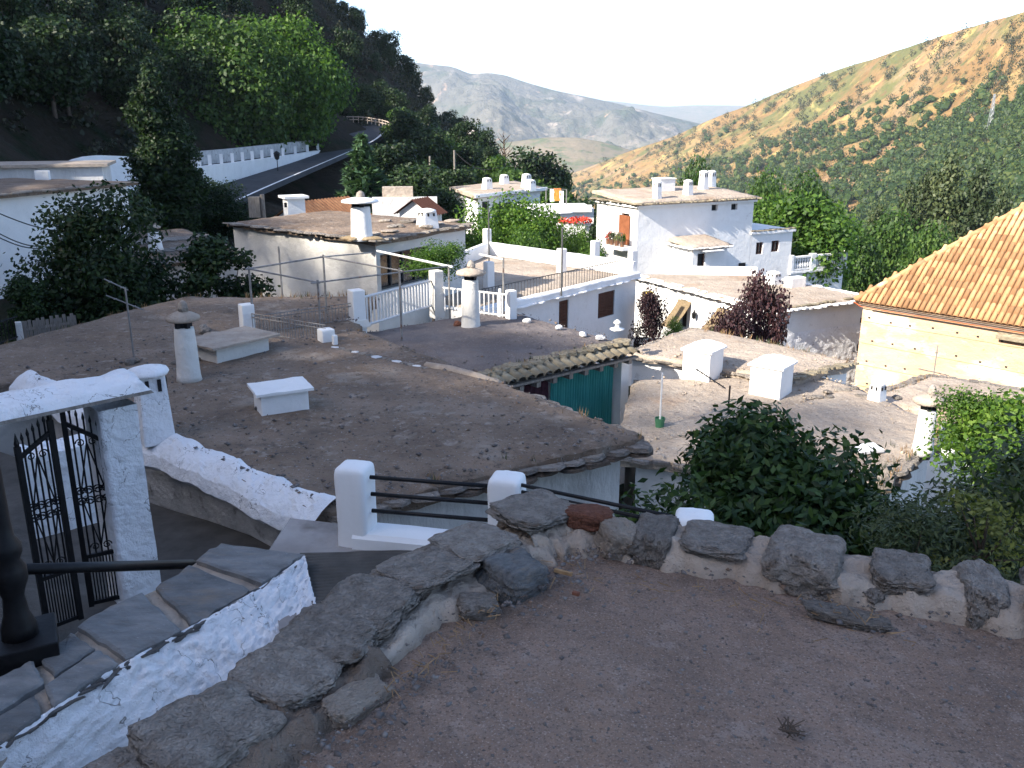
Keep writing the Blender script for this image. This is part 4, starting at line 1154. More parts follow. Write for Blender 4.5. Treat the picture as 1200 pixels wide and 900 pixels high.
for k, (s, q, i, j) in enumerate(spots):
    p = rp(s, q, .028 + .016 * (j % 2 == 0))
    rot = Matrix.Rotation(az + rnd.uniform(-.02, .02), 4, 'Z') @ Matrix.Rotation(pit + .05, 4, 'X')
    if k < 300:
        o = link_mesh('tile', tl_me, None, rf, p); o.rotation_euler = rot.to_euler()
    else:
        M = Matrix.Translation(p) @ rot; o0 = len(stuff_v)
        stuff_v += [tuple(M @ v.co) for v in tl_me.vertices]; stuff_f += [tuple(o0 + x for x in f.vertices) for f in tl_me.polygons]
me = bpy.data.meshes.new('tile_rows'); me.from_pydata(stuff_v, [], stuff_f); me.update()
tag(link_mesh('tile_rows', me, m_tile, rf), kind='stuff')
hp = [rp(-ov + (QM + ov) * i / 14, -ov + (QM + ov) * i / 14, .05) for i in range(15)]
for i in range(14): MB().tube([hp[i], hp[i] + (hp[i + 1] - hp[i]) * 1.1], [.12, .10], 8).build('hip_tile', m_tile, rf, True)
rdg = MB(); rdg.tube([rp(QM, QM, .06), rp(LW - QM, QM, .06)], .12, 8); rdg.build('ridge_tile', m_tile, rf, True)
cn = MB()
def wp(s, off, z): return Vector((K[0] + wv.x * s - iv.x * off, K[1] + wv.y * s - iv.y * off, z))
cn.beam(wp(-.10, .08, EZ - .30), wp(LW, .08, EZ - .30), .18, .10); cn.beam(wp(-.05, .03, EZ - .39), wp(LW, .03, EZ - .39), .08, .08)
cn.build('cornice', m_mortar, ch)
MB().tube([wp(-.3, .24, EZ - .25), wp(-.02, .16, EZ - .42), wp(.5, .11, EZ - .45), wp(LW, .11, EZ - .47)], .016, 6).build('cable', m_red_cable, ch)
MB().tube([wp(.4, .03, EZ - .54), wp(LW, .03, EZ - .58)], .014, 6).build('cable', m_iron, ch)
ph = MB(); ph.box((0, 0, 0), (.075, .03, .055)); phm = ph.mesh('putlog_hole'); phm.materials.append(m_dark)
for r_ in range(4):
    for k in range(14):
        x, z = .35 + k * .80 + .18 * (r_ % 2) + rnd.uniform(-.06, .06), EZ - .85 - r_ * .86 + rnd.uniform(-.04, .04)
        p = wp(x, .004, z); o = link_mesh('putlog_hole', phm, None, ch, p, (0, 0, az))
# lift lines between the rammed courses
for r_ in range(4):
    cr = MB(); z = EZ - 1.0 - r_ * .86
    cr.tube([wp(.1 + LW * i / 30, .004, z + .02 * nz(i * .8, r_)) for i in range(31)], .012, 4).build('lift_joint', m_joint, ch)
rr = PY(1195, 394, 29.5)
MB().box((rr.x + .7, rr.y + .2, rr.z), (2.2, 1.2, .14), az, rx=.3).build('porch_roof', m_tile_old, ch)

# ---- sunlit roofs in front (two white boxes)
ZR5 = -4.1
Q5 = [V2(PZ(1040, 566, ZR5)), V2(PZ(1125, 500, ZR5)), V2(PZ(1010, 455, ZR5)), V2(PZ(735, 425, ZR5))]
Q5 = [(4.0, 12.0), V2(PZ(1093, 536, ZR5)), V2(PZ(1035, 452, ZR5)), (2.4, 19.3)]
Q5[0] = V2(PZ(1032, 572, ZR5)); Q5[0] = (Q5[0][0] + .15, Q5[0][1])
q5 = [Q5[0], Q5[1], Q5[2], (3.1, 19.2)]
h5 = thing('flat_roof_house', 'low house with sunlit tan roof carrying two white domed boxes', 'house', (5.5, 16, -7))
q5 = [(1.75, 14.7), V2(PZ(1034, 568, ZR5)), V2(PZ(1108, 500, ZR5)), (7.6, 18.9)]
q5b = [(1.75, 14.7), (7.6, 18.9), (7.2, 19.6), (2.75, 19.5)]
w = MB(); qi = outset(q5, -.2)
for i in range(4): w.wall(qi[i], qi[(i + 1) % 4], -8.0, ZR5 - .2)
w.build('wall', m_white_stained, h5)
qi = outset(q5b, -.2); w = MB()
for i in range(1, 4): w.wall(qi[i], qi[(i + 1) % 4], -8.0, ZR5 - .2)
w.build('wall', m_white_stained, h5)
launa(h5, q5, ZR5, .18, m_launa_tan, 30, .07, .12, .05, seed=21)
launa(h5, q5b, ZR5 - .01, .18, m_launa_tan, 26, .05, .05, .02, seed=24)
eave(h5, q5[1], q5[2], ZR5 - .06, 11, .38, .05, m_stone, .1, inset=.08)
eave(h5, q5[1], q5[2], ZR5 - .16, 9, .34, .05, m_mortar_dark, .1, inset=.04, seed=4)
eave(h5, q5[0], q5[1], ZR5 - .06, 13, .38, .05, m_stone, .1, inset=.08)
for px, py, bw in ((799, 442, .66), (877, 462, .68)):
    p = PZ(px, py, ZR5)
    ex_ = Vector((.80, -.60)); ey_ = Vector((.60, .80))
    q = [(p.x, p.y), (p.x + ex_.x * bw, p.y + ex_.y * bw), (p.x + ex_.x * bw + ey_.x * .72, p.y + ex_.y * bw + ey_.y * .72), (p.x + ey_.x * .72, p.y + ey_.y * .72)]
    vent_box(h5, q, ZR5 + .04, .60, 'roof_box', m_white, .05, .08)
c = PZ(1081, 530, ZR5); chimney(h5, (c.x, c.y, ZR5 + .03), .82, .155, 'round', 1.75, m_white_stained, m_mortar, 7)
c = PZ(1027, 470, ZR5); chimney(h5, (c.x, c.y, ZR5), .42, .13, 'square', 1.3, m_white, m_white, 0)
p = PZ(1015, 532, ZR5); MB().box((p.x, p.y, ZR5 + .1), (.5, .3, .05), .3, rx=.1).build('white_board', m_whitepl, h5)
for k in range(12):
    p = PZ(960 + k * 8 + random.uniform(-4, 4), 455 + random.uniform(0, 12), ZR5); rock('loose_stone', m_stone, h5, (p.x, p.y, ZR5 + .02), (random.uniform(.15, .35), .2, .10), (0, 0, k), k)
# trough on the right end of that roof
p = PZ(1112, 515, ZR5)
tr = thing('stone_trough', 'low white stone trough filled with earth beside the round chimney', 'trough', (p.x, p.y, ZR5))
tq = [(p.x - .3, p.y - .2), (p.x + .35, p.y - .35), (p.x + .7, p.y + .25), (p.x + .05, p.y + .45)]
MB().prism(tq, ZR5 - .1, ZR5 + .2).build('basin', m_white_stained, tr, False, .03)
MB().prism(outset(tq, -.08), ZR5 + .1, ZR5 + .225).build('soil', m_mortar_dark, tr)
# roof in front of the low house, with its own tiled edge
ZR4 = -3.93
Q4 = [V2(PZ(733, 413, ZR4)), V2(PZ(928, 444, ZR4)), V2(PZ(1003, 425, ZR4)), V2(PZ(812, 384, ZR4))]
h4 = thing('flat_roof_house', 'low house with pinkish earth roof edged with stones below the reed blinds', 'house', (5.4, 20.5, -8))
w = MB(); qi = outset(Q4, -.12)
for i in range(4): w.wall(qi[i], qi[(i + 1) % 4], -8.4, ZR4 - .15)
w.build('wall', m_white, h4)
launa(h4, Q4, [ZR4, ZR4 - .02, ZR4 + .02, ZR4 + .05], .13, m_launa_tan, 30, .05, .08, .04, seed=31)
eave(h4, Q4[1], Q4[2], ZR4 + .0, 12, .32, .05, m_tile_old, .1, inset=.06, name='edge_tile')
eave(h4, Q4[3], Q4[0], ZR4 - .02, 14, .22, .04, m_stone, 0, inset=.05)
eave(h4, Q4[2], Q4[3], ZR4 - .02, 18, .22, .04, m_stone, 0, inset=.05)
eave(h4, Q4[0], Q4[1], ZR4 - .10, 16, .26, .04, m_stone, 0, inset=.05)
# roof at the foot of the church
ZR6 = -5.2
Q6 = [V2(PZ(1000, 470, ZR6)), V2(PZ(1230, 505, ZR6)), V2(PZ(1235, 462, ZR6)), V2(PZ(1088, 440, ZR6))]
h6 = thing('flat_roof_house', 'low house with tan stone edged roof at the foot of the church wall', 'house', (11, 20, -9))
w = MB(); qi = outset(Q6, -.1)
for i in range(4): w.wall(qi[i], qi[(i + 1) % 4], -9.5, ZR6 - .15)
w.build('wall', m_white, h6)
launa(h6, Q6, ZR6, .14, m_launa_tan, 20, .08, .1, .08, seed=35)
eave(h6, Q6[3], Q6[0], ZR6 + .02, 14, .26, .05, m_stone, 0, inset=.05)
eave(h6, Q6[2], Q6[3], ZR6 + .02, 12, .26, .05, m_stone, 0, inset=.05)

# ---- houses on the left
HZ2 = -1.0
a, b = V2(PZ(148, 216, HZ2)), V2(PZ(-30, 233, HZ2))
d_ = Vector((a[0] - b[0], a[1] - b[1])).normalized(); n_ = Vector((-d_.y, d_.x))
Ql = [b, a, (a[0] + n_.x * 6, a[1] + n_.y * 6), (b[0] + n_.x * 6, b[1] + n_.y * 6)]
hl = house('shaded_house', 'long plain bluish white house in shade behind the dark leafy tree', Ql, -6.5, HZ2, m_white, m_launa, {}, .3, .12, rn=14)
eave(hl, outset(Ql, .3)[0], outset(Ql, .3)[1], HZ2 + .08, 22, .4, .04, m_stone, 0, inset=.1)
pq = PY(60, 205, 40)
bb = MB(); bb.box((pq.x, pq.y, pq.z - .2), (4.5, 3, 1.2), .3); ob = bb.build('roof_hut', m_white_stained, hl)
MB().box((pq.x, pq.y, pq.z + .46), (5, 3.4, .12), .3).build('roof_hut_slab', m_mortar, hl)
pq = PY(50, 206, 36.5); MB().box((pq.x, pq.y, pq.z), (.5, .3, .4), .2).build('roof_vent', m_white, hl)
HZ3 = -3.9
a, b = V2(PZ(278, 300, HZ3)), V2(PZ(175, 312, HZ3))
d_ = Vector((a[0] - b[0], a[1] - b[1])).normalized(); n_ = Vector((-d_.y, d_.x))
Qm = [b, a, (a[0] + n_.x * 5, a[1] + n_.y * 5), (b[0] + n_.x * 5, b[1] + n_.y * 5)]
hm = house('slate_house', 'house with sloping grey slate roof half hidden behind the dark trees', Qm, -7.5, HZ3, m_white_stained, m_launa, {}, .3, .12, roof_z=[HZ3 + .1, HZ3 + .1, HZ3 + .7, HZ3 + .7], rn=14)
for k in range(3):
    eave(hm, lerp2(outset(Qm, .3)[0], outset(Qm, .3)[3], k * .3), lerp2(outset(Qm, .3)[1], outset(Qm, .3)[2], k * .3), HZ3 + .15 + k * .19, 9, .7, .03, m_stone, -.1, seed=k)
c = PZ(182, 288, HZ3 + .6); chimney(hm, (c.x, c.y, HZ3 + .5), .72, .24, 'round', 1.15, m_white, m_mortar, 4)
# small tiled house and sheds behind the cream house
TZ = PY(350, 243, 46).z - .2
p = PY(352, 240, 46)
def tiled_hut(name, label, c, L_, W_, rz, hgt, rise, mat, wm):
    root = thing(name, label, 'hut', (c[0], c[1], c[2] - hgt))
    e = Vector((math.cos(rz), math.sin(rz))); f = Vector((-e.y, e.x))
    def X(u, v): return (c[0] + e.x * u + f.x * v, c[1] + e.y * u + f.y * v)
    q = [X(-L_ / 2, -W_ / 2), X(L_ / 2, -W_ / 2), X(L_ / 2, W_ / 2), X(-L_ / 2, W_ / 2)]
    w = MB()
    for i in range(4): w.wall(q[i], q[(i + 1) % 4], c[2] - hgt, c[2])
    g1, g2 = (*X(-L_ / 2, 0), c[2] + rise), (*X(L_ / 2, 0), c[2] + rise)
    w.add([(*q[3], c[2]), (*q[0], c[2]), g1], [(0, 1, 2)]); w.add([(*q[1], c[2]), (*q[2], c[2]), g2], [(0, 1, 2)])
    w.build('wall', wm, root)
    r = MB(); o = .25
    sl = rise / (W_ / 2)
    for sgn in (-1, 1):
        lo, hi = [], []
        n = max(6, int((L_ + 2 * o) / .24) * 2)
        for i in range(n + 1):
            u = -L_ / 2 - o + (L_ + 2 * o) * i / n
            bz = .05 * (i % 2)
            lo.append((*X(u, sgn * (W_ / 2 + o)), c[2] - o * sl + .04 + bz)); hi.append((*X(u, 0), c[2] + rise + .04 + bz))
        r.grid([lo, hi] if sgn < 0 else [hi, lo])
    r.build('roof', mat, root)
    return root
tiled_hut('tiled_hut', 'small house with weathered terracotta roof behind the cream house', (p.x + .9, p.y + 1, p.z - 1.0), 3.6, 4.2, 1.0, 4, 1.15, m_tile_brown, m_white_stained)
p = PY(493, 250, 43)
sh = tiled_hut('garden_shed', 'small whitewashed garden shed with dark gabled roof near the conifer', (p.x, p.y, p.z + .1), 1.25, 1.6, 1.2, 3, .55, m_wood, m_white_stained)
p = PY(345, 246, 39)
ck = thing('square_chimney', 'square white chimney with slotted top and flat slab above the slate roof edge', 'chimney', (p.x, p.y, p.z - 1.5))
MB().box((p.x, p.y, p.z - .55), (.75, .75, 2.1), .5).build('shaft', m_white, ck)
for i in range(3):
    MB().box((p.x - .25 + .25 * i, p.y - .42 + .14 * i, p.z + .25), (.12, .05, .2), .5).build('smoke_opening', m_dark, ck)
MB().box((p.x, p.y, p.z + .56), (1.05, 1.05, .1), .5).build('cap', m_white, ck)
p = PY(308, 240, 41); 
wp_ = thing('wooden_post', 'thick weathered wooden post by the square chimney', 'post', (p.x, p.y, p.z - 2)); MB().tube([(p.x, p.y, p.z - 2), (p.x, p.y, p.z + .45)], .1, 8).build('shaft', m_woodgrey, wp_); MB().box((p.x - .35, p.y, p.z - .1), (.5, .4, .9)).build('board', m_woodgrey, wp_)
p = PY(470, 240, 48)
gw = thing('garden_wall', 'short cream garden wall with small window beside the shed', 'wall', (p.x, p.y, p.z - 3)); MB().box((p.x + .2, p.y, p.z - 1.2), (3.4, .4, 3.2), .1).build('wall_face', m_white_stained, gw)
MB().box((p.x - .2, p.y + .4, p.z + .55), (1.6, .8, .7), .1).build('roof_hut', m_mortar, gw)
# white far house with porch
FZ = PY(560, 231, 70).z
N, Rr, L = V2(PZ(560, 231, FZ)), V2(PZ(633, 223, FZ)), V2(PZ(533, 222, FZ))
far = (Rr[0] + L[0] - N[0], Rr[1] + L[1] - N[1])
hf = house('porch_house', 'small white house with long flat roof and three chimneys among the trees', [N, Rr, far, L], FZ - 5, FZ, m_white, m_launa_tan, {0: [((565, 236, 573, 255), 'dark'), ((577, 238, 600, 256), 'dark'), ((606, 236, 622, 252), 'dark')]}, .5, .25, rn=12)
cope(hf, outset([N, Rr, far, L], .5)[0], outset([N, Rr, far, L], .5)[1], FZ + .02, .12, .26, 'fascia', m_white)
for px, py, hh in ((571, 222, .9), (591, 216, .8), (617, 220, 1.1), (622, 223, .8)):
    c = PZ(px, py, FZ + .25); chimney(hf, (c.x, c.y, FZ + .25), hh, .3, 'square', 1.4, m_white, m_white, 0)
# terrace beside it with towels, parasols and a flower box
p = PY(650, 243, 68)
tt = thing('roof_terrace', 'small white terrace with low walls beside the far porch house', 'terrace', (p.x, p.y, p.z - 4))
MB().box((p.x, p.y, p.z - 2), (5.2, 4, 4.2), .1).build('wall', m_white, tt); MB().box((p.x + .6, p.y - 2.2, p.z + .12), (4, .2, .5), .1).build('parapet', m_white, tt)
for k, (px, py, m) in enumerate(((647, 229, m_whitepl), (651, 228, m_orange), (655, 228, m_orange), (658, 231, m_whitepl))):
    q = PY(px, py, 67)
    rows = [[(q.x - .16 + .32 * i / 4, q.y + .05 * nz(i * .9, k, j), q.z + .45 - .9 * j / 4) for j in range(5)] for i in range(5)]
    tag(MB().grid(rows).build('hanging_towel', m), ('white' if m is m_whitepl else 'orange') + ' towel hung to dry on the terrace line beside the far porch house', 'towel', 'towels drying on the terrace')
q0, q1 = PY(640, 221, 67), PY(664, 222, 67)
wl_ = thing('washing_line', 'thin washing line with towels on two poles on the far terrace', 'washing line', (q0.x, q0.y, q0.z - 1.6))
MB().tube([(q0.x, q0.y, q0.z - 2.0), (q0.x, q0.y, q0.z)], .04, 5).build('pole', m_pipe, wl_); MB().tube([(q1.x, q1.y, q1.z - 2.0), (q1.x, q1.y, q1.z)], .04, 5).build('pole', m_pipe, wl_); MB().tube([q0, q1], .015, 4).build('cord', m_pipe, wl_)
for px, py, lab in ((656, 245, 'white parasol open above the red flower box'), (640, 250, 'white parasol half hidden behind the green trees')):
    q = PY(px, py, 60)
    um = thing('parasol', lab, 'parasol', (q.x, q.y, q.z - 2.2))
    MB().lathe([(.98, 0), (1.0, .02), (.5, .32), (.05, .5)], (q.x, q.y, q.z - .2), 8).build('canopy', m_whitepl, um); MB().tube([(q.x, q.y, q.z - 2.2), (q.x, q.y, q.z + .2)], .03, 6).build('pole', m_woodgrey, um)
q = PY(672, 256, 57)
fb = thing('flower_gallery', 'low gallery roof covered with red flowers on white posts', 'gallery', (q.x, q.y, q.z - 3))
MB().box((q.x, q.y, q.z - .35), (2.0, 1.1, .14), .15).build('slab', m_white, fb)
for dx in (-.85, .85): MB().box((q.x + dx, q.y + dx * .15 - .3, q.z - 1.7), (.2, .2, 2.6), .15).build('post', m_white, fb)
rv = np.random.RandomState(4)
# road and its walls
rd_r, rd_l = ROAD_R, ROAD_L
def dens(path, n):
    P_ = [Vector(p) for p in path]; out = []
    for i in range(len(P_) - 1):
        p0, p1, p2, p3 = P_[max(i - 1, 0)], P_[i], P_[i + 1], P_[min(i + 2, len(P_) - 1)]
        for k in range(n):
            t = k / n
            out.append(.5 * ((2 * p1) + (p2 - p0) * t + (2 * p0 - 5 * p1 + 4 * p2 - p3) * t * t + (3 * p1 - p0 - 3 * p2 + p3) * t ** 3))
    return out + [P_[-1]]
ER, EL = dens(rd_r, 6), dens(rd_l, 6)
up = Vector((0, 0, .05))
MB().grid([[EL[i] + up, (EL[i] + ER[i]) / 2 + up * 1.2, ER[i] + up, ER[i] - Vector((-.1, 0, .3))] for i in range(len(ER))][::-1]).build('road', m_asphalt).__setitem__('kind', 'structure')
MB().grid([[ER[i] * .945 + EL[i] * .055 + up * 1.6, ER[i] * .995 + EL[i] * .005 + up * 1.6] for i in range(len(ER))][::-1]).build('road_edge_line', m_white).__setitem__('kind', 'structure')
kw = MB()
kw.grid([[ER[i] + Vector((.0, 0, .0)), ER[i] + Vector((0, 0, .16)), ER[i] + Vector((.16, 0, .16)), ER[i] + Vector((.16, 0, -.5))] for i in range(len(ER) - 8)][::-1])

ww = thing('retaining_wall', 'long bluish white retaining wall with a row of stubby posts above the road', 'wall', (-25.3, 70, -3.6))
wb = [PY(228, 229, 66), PY(280, 211, 75), PY(330, 196, 84), PY(383, 176, 98)]; wt = [PY(228, 196, 66), PY(280, 190, 75), PY(330, 183, 84), PY(383, 175, 98)]
wl0 = PY(80, 200, 62); wl0t = PY(80, 186, 62)
rows = [[b - Vector((.0, 0, 1.5)), t, t + Vector((-.5, .2, 0)), t + Vector((-.5, .2, -2))] for b, t in zip(dens(wb, 5), dens(wt, 5))]
MB().grid(rows[::-1]).build('wall_face', m_white, ww)
tp = dens(wt, 5)
for i in range(14):
    t = i / 13; k = t * (len(tp) - 1); k0 = min(int(k), len(tp) - 2); p = tp[k0].lerp(tp[k0 + 1], k - k0)
    MB().box((p.x - .25, p.y + .1, p.z + .38 * (1 - t * .35)), (.26, .26, .8), .3).build('post', m_white, ww)
rr_ = [t + Vector((-1.0, .5, 0)) for t in tp]
MB().grid([[p, p + Vector((0, 0, 1.0)), p + Vector((-.5, .2, 1.0))] for p in rr_][::-1]).build('back_wall', m_greywall, ww)
lw = thing('retaining_wall', 'short shaded white wall climbing behind the tall dark poplar', 'wall', tuple(wl0))
wb2 = [PY(75, 215, 56), PY(140, 225, 60), PY(226, 232, 65.8)]; wt2 = [PY(75, 193, 56), PY(120, 182, 60), PY(226, 190, 65.8)]
MB().grid([[b, t, t + Vector((-.4, .1, 0))] for b, t in zip(dens(wb2, 4), dens(wt2, 4))][::-1]).build('wall_face', m_white, lw)
gr = thing('guard_rail', 'pale guard rail of posts and bars at the bend of the road', 'guard rail', (-16, 124, .8))
gp = dens([PY(382, 138, 128), PY(420, 137, 128), PY(448, 141, 123), PY(462, 146, 118)], 6)
for dz in (0, .35): MB().tube([p + Vector((0, 0, -dz)) for p in gp], .07, 5).build('rail', m_mortar, gr)
for p in gp: MB().box((p.x, p.y, p.z - .35), (.10, .10, .9)).build('post', m_mortar, gr)
# street lamps beside the road, telegraph poles, dead tree poles, pylon
def pole(name, label, cat, px, py0, py1, y, r, mat, lamp=False, cross=0.0):
    b, t = PY(px, py0, y), PY(px, py1, y)
    gzz = gz(b.x, y) - .3
    o = thing(name, label, cat, (b.x, y, gzz))
    MB().tube([(b.x, y, gzz), (b.x, y, t.z)], [r, r * .7], 7).build('shaft', mat, o)
    if lamp:
        MB().lathe([(.08, 0), (.2, .1), (.26, .5), (.3, .55), (.06, .75)], (b.x, y, t.z - .1), 6).build('lantern', m_iron, o)
    if cross: MB().beam((b.x - cross, y, t.z - .5), (b.x + cross, y, t.z - .5), .08, .1).build('cross_arm', mat, o)
    return o
pole('street_lamp', 'small lantern street lamp standing by the white retaining wall', 'street lamp', 326, 205, 186, 80, .05, m_iron, True)
pole('telegraph_pole', 'slim weathered pole standing among dark trees left of its taller neighbour', 'pole', 505, 232, 183, 75, .12, m_woodgrey)
pole('telegraph_pole', 'pale pole carrying a cable above the far porch house', 'pole', 533, 210, 176, 88, .14, m_woodgrey)
pole('telegraph_pole', 'grey pole leaning from the dark slope high above the white wall', 'pole', 60, 40, 5, 75, .16, m_woodgrey)
pole('telegraph_pole', 'pale pole standing above the lit crown of the big walnut tree', 'pole', 238, 75, 48, 92, .14, m_woodgrey)
cb = MB(); c0, c1 = PY(533, 178, 88), PY(585, 196, 84)
cb.tube([c0.lerp(c1, i / 10) - Vector((0, 0, .8 * math.sin(math.pi * i / 10))) for i in range(11)], .03, 4)
tag(cb.build('power_cable', m_iron), 'thin dark cable sagging from the pale pole towards the far house', 'cable')
for k, (a_, b_) in enumerate((((-6, 248, 24), (82, 272, 29.5)), ((-6, 271, 24), (52, 289, 29)), ((-6, 276, 24), (52, 291, 29)))):
    c0, c1 = PY(*a_), PY(*b_)
    cb = MB(); cb.tube([c0.lerp(c1, i / 8) - Vector((0, 0, .12 * math.sin(math.pi * i / 8))) for i in range(9)], .018, 4)
    tag(cb.build('power_cable', m_iron), 'thin dark cable crossing in front of the long shaded house into the leafy tree', 'cable', 'cables in front of the shaded house')
# lattice pylon on the sunny hill
pb = Vector(right_hill.at(1158, 162)); s = np.hypot(pb.x, pb.y) / 1050
py_ = thing('pylon', 'thin steel lattice pylon on the sunny hillside', 'pylon', tuple(pb))
hgt = 38 * s
for sx in (-1, 1):
    for sy in (-1, 1): MB().tube([pb + Vector((sx * 2.2 * s, sy * 2.2 * s, -3)), pb + Vector((sx * .5 * s, sy * .5 * s, hgt))], .28 * s, 4).build('leg', m_steel, py_)
for k in range(7):
    f0, f1 = k / 7, (k + 1) / 7; w0, w1 = (2.2 - 1.7 * f0) * s, (2.2 - 1.7 * f1) * s
    MB().tube([pb + Vector((-w0, -w0, hgt * f0)), pb + Vector((w1, -w1, hgt * f1)), pb + Vector((-w1, -w1, hgt * f1))], .16 * s, 4).build('brace', m_steel, py_)
# antennas
def antenna(label, px, py0, z, py1, arms, mat=None, yy=None):
    b = PZ(px, py0, z) if yy is None else PY(px, py0, yy)
    t = PY(px, py1, b.y)
    o = thing('antenna', label, 'antenna', tuple(b))
    MB().tube([b, (b.x, b.y, t.z)], .018, 6).build('mast', mat or m_pipe, o)
    for (x0, y0, x1, y1, n, l) in arms:
        p0, p1 = PY(x0, y0, b.y), PY(x1, y1, b.y + .25)
        MB().tube([p0, p1], .013, 5).build('boom', mat or m_pipe, o)
        for i in range(n):
            q = p0.lerp(p1, (i + .5) / n); MB().tube([q - Vector((l * .3, l, 0)), q + Vector((l * .3, l, 0))], .008, 4).build('element', mat or m_pipe, o)
    return o
antenna('thin television aerial with two bare booms on the dark earth roof', 157, 420, ZR1, 337, ((122, 327, 150, 340, 2, .04), (124, 346, 168, 363, 2, .04)))
antenna('dark television aerial with comb of rods above the green bush', 852, 500, -4.4, 452, ((815, 432, 850, 455, 7, .09),), m_iron)
pz = PZ(773, 500, ZR5)
po = thing('roof_pole', 'thin pale pole in a green bucket on the shaded end of the tan roof', 'pole', (pz.x, pz.y, ZR5)); tz = PY(774, 437, pz.y).z
MB().tube([(pz.x, pz.y, ZR5), (pz.x, pz.y, tz)], .018, 6).build('shaft', m_fence, po)
MB().lathe([(.08, 0), (.10, .2), (.09, .2), (.07, .02)], (pz.x, pz.y, ZR5 - .02), 12).build('bucket', m_greenpot, po)
antenna('slim aerial mast with orange joint in front of the church wall', 1094, 440, ZR6, 405, ((1076, 432, 1112, 440, 5, .12),), m_pipe)
# iron fence and boards by the leafy tree
fe = thing('iron_fence', 'black iron fence below the long shaded house', 'fence', (-11.5, 20, -4))
f0, f1 = PY(-10, 402, 20.5), PY(24, 398, 21.5)
picket(fe, V2(f0), V2(f1), f0.z - .1, .55, .12, m_iron, .014); pillar(fe, (f1.x, f1.y, f1.z - .3), .16, .75, m_cream)
fe = thing('wooden_fence', 'old brown plank fence at the foot of the leafy tree', 'fence', (-10, 21, -4))
f0, f1 = PY(30, 400, 21.6), PY(90, 391, 22.6)
pk = MB().box((0, 0, .28), (.075, .02, .56)).mesh('plank'); pk.materials.append(m_woodgrey)
for i in range(16):
    q = f0.lerp(f1, i / 15); link_mesh('plank', pk, None, fe, (q.x, q.y, q.z - .05 + .04 * math.sin(i * 3.3)), (0, .04 * math.sin(i * 5), .6))
MB().beam(f0 + Vector((0, 0, .3)), f1 + Vector((0, 0, .3)), .03, .06).build('rail', m_woodgrey, fe)

# ================================================================== foreground
# ---- terrace of packed earth
TP_, TA, TB = (.17, 3.33), (-2.85, -1.05), (5.4, 1.28)
TD = (TA[0] + TB[0] - TP_[0], TA[1] + TB[1] - TP_[1])
te = launa(None, [TA, TD, TB, TP_], [0, 0, -.03, -.02], .35, m_terrace, 110, .035, .03, .02, name='terrace_ground', seed=2)
te['kind'] = 'structure'
tw = MB()
qt = outset([TA, TD, TB, TP_], -.06)
for i in range(4): tw.wall(qt[i], qt[(i + 1) % 4], -6, -.3)
tag(tw.build('terrace_wall', m_white_stained), 'tall rough wall holding up the packed earth terrace', 'wall')
pa = thing('stone_parapet', 'low parapet of grey stones set in pale mortar around the earth terrace', 'parapet', (.13, 3.05, 0))
def ridge(path, w, h, mat, name, seed, n=10):
    pts = dens([(*p, 0) for p in path], n)
    rows = []
    for i, p in enumerate(pts):
        d = (pts[min(i + 1, len(pts) - 1)] - pts[max(i - 1, 0)]).normalized(); nn = Vector((d.y, -d.x, 0))
        f = i / (len(pts) - 1)
        ww, hh = w(f) if callable(w) else w, h(f) if callable(h) else h
        row = []
        for k in range(41):
            a = k / 40 * 2 - 1
            prof = (1 - abs(a) ** 5) ** .6
            q = p + nn * (a * ww * .5 * (1 + .35 * nz(i * .31, a * 2, seed)))
            z = hh * prof * (1 + .40 * fbm(q.x * 4, q.y * 4, seed, 3)) + .05 * fbm(q.x * 13, q.y * 13, seed, 4) + .02 * fbm(q.x * 45, q.y * 45, seed, 2) - .05
            row.append((q.x, q.y, z))
        rows.append(row)
    return MB().grid(rows[::-1]).build(name, mat, pa, True)
LEFT = [(-2.3, -.40), (-1.35, 1.0), (-1.0, 1.58), (-.80, 1.9), (-.65, 2.15), (-.52, 2.42), (-.35, 2.68), (-.12, 2.94), (.12, 3.22)]
RIGHT = [(.20, 3.26), (.60, 3.12), (.95, 2.98), (1.3, 2.84), (1.7, 2.69), (2.3, 2.45), (3.4, 2.02), (4.6, 1.55)]
ridge([(-2.3, -.40), (-1.35, 1.0), (-1.0, 1.58), (-.80, 1.9), (-.65, 2.15), (-.52, 2.42)], .42, .105, m_mortar_dark, 'earth_bed', 4, 16)
ridge([(-.58, 2.30), (-.36, 2.66), (-.12, 2.93), (.10, 3.18), (.36, 3.24)], .31, .10, m_mortar, 'mortar_bed', 1, 16)
ridge([(.02, 3.12), (.20, 3.26), (.5, 3.16), (.80, 3.05)], .28, lambda f: .13 - .06 * f, m_mortar, 'mortar_bed', 7, 16)
ridge([(.60, 3.12), (.95, 2.98), (1.3, 2.84), (1.7, 2.69), (2.3, 2.45), (3.4, 2.02), (4.6, 1.55)], .30, .118, m_mortar, 'mortar_bed', 12, 16)
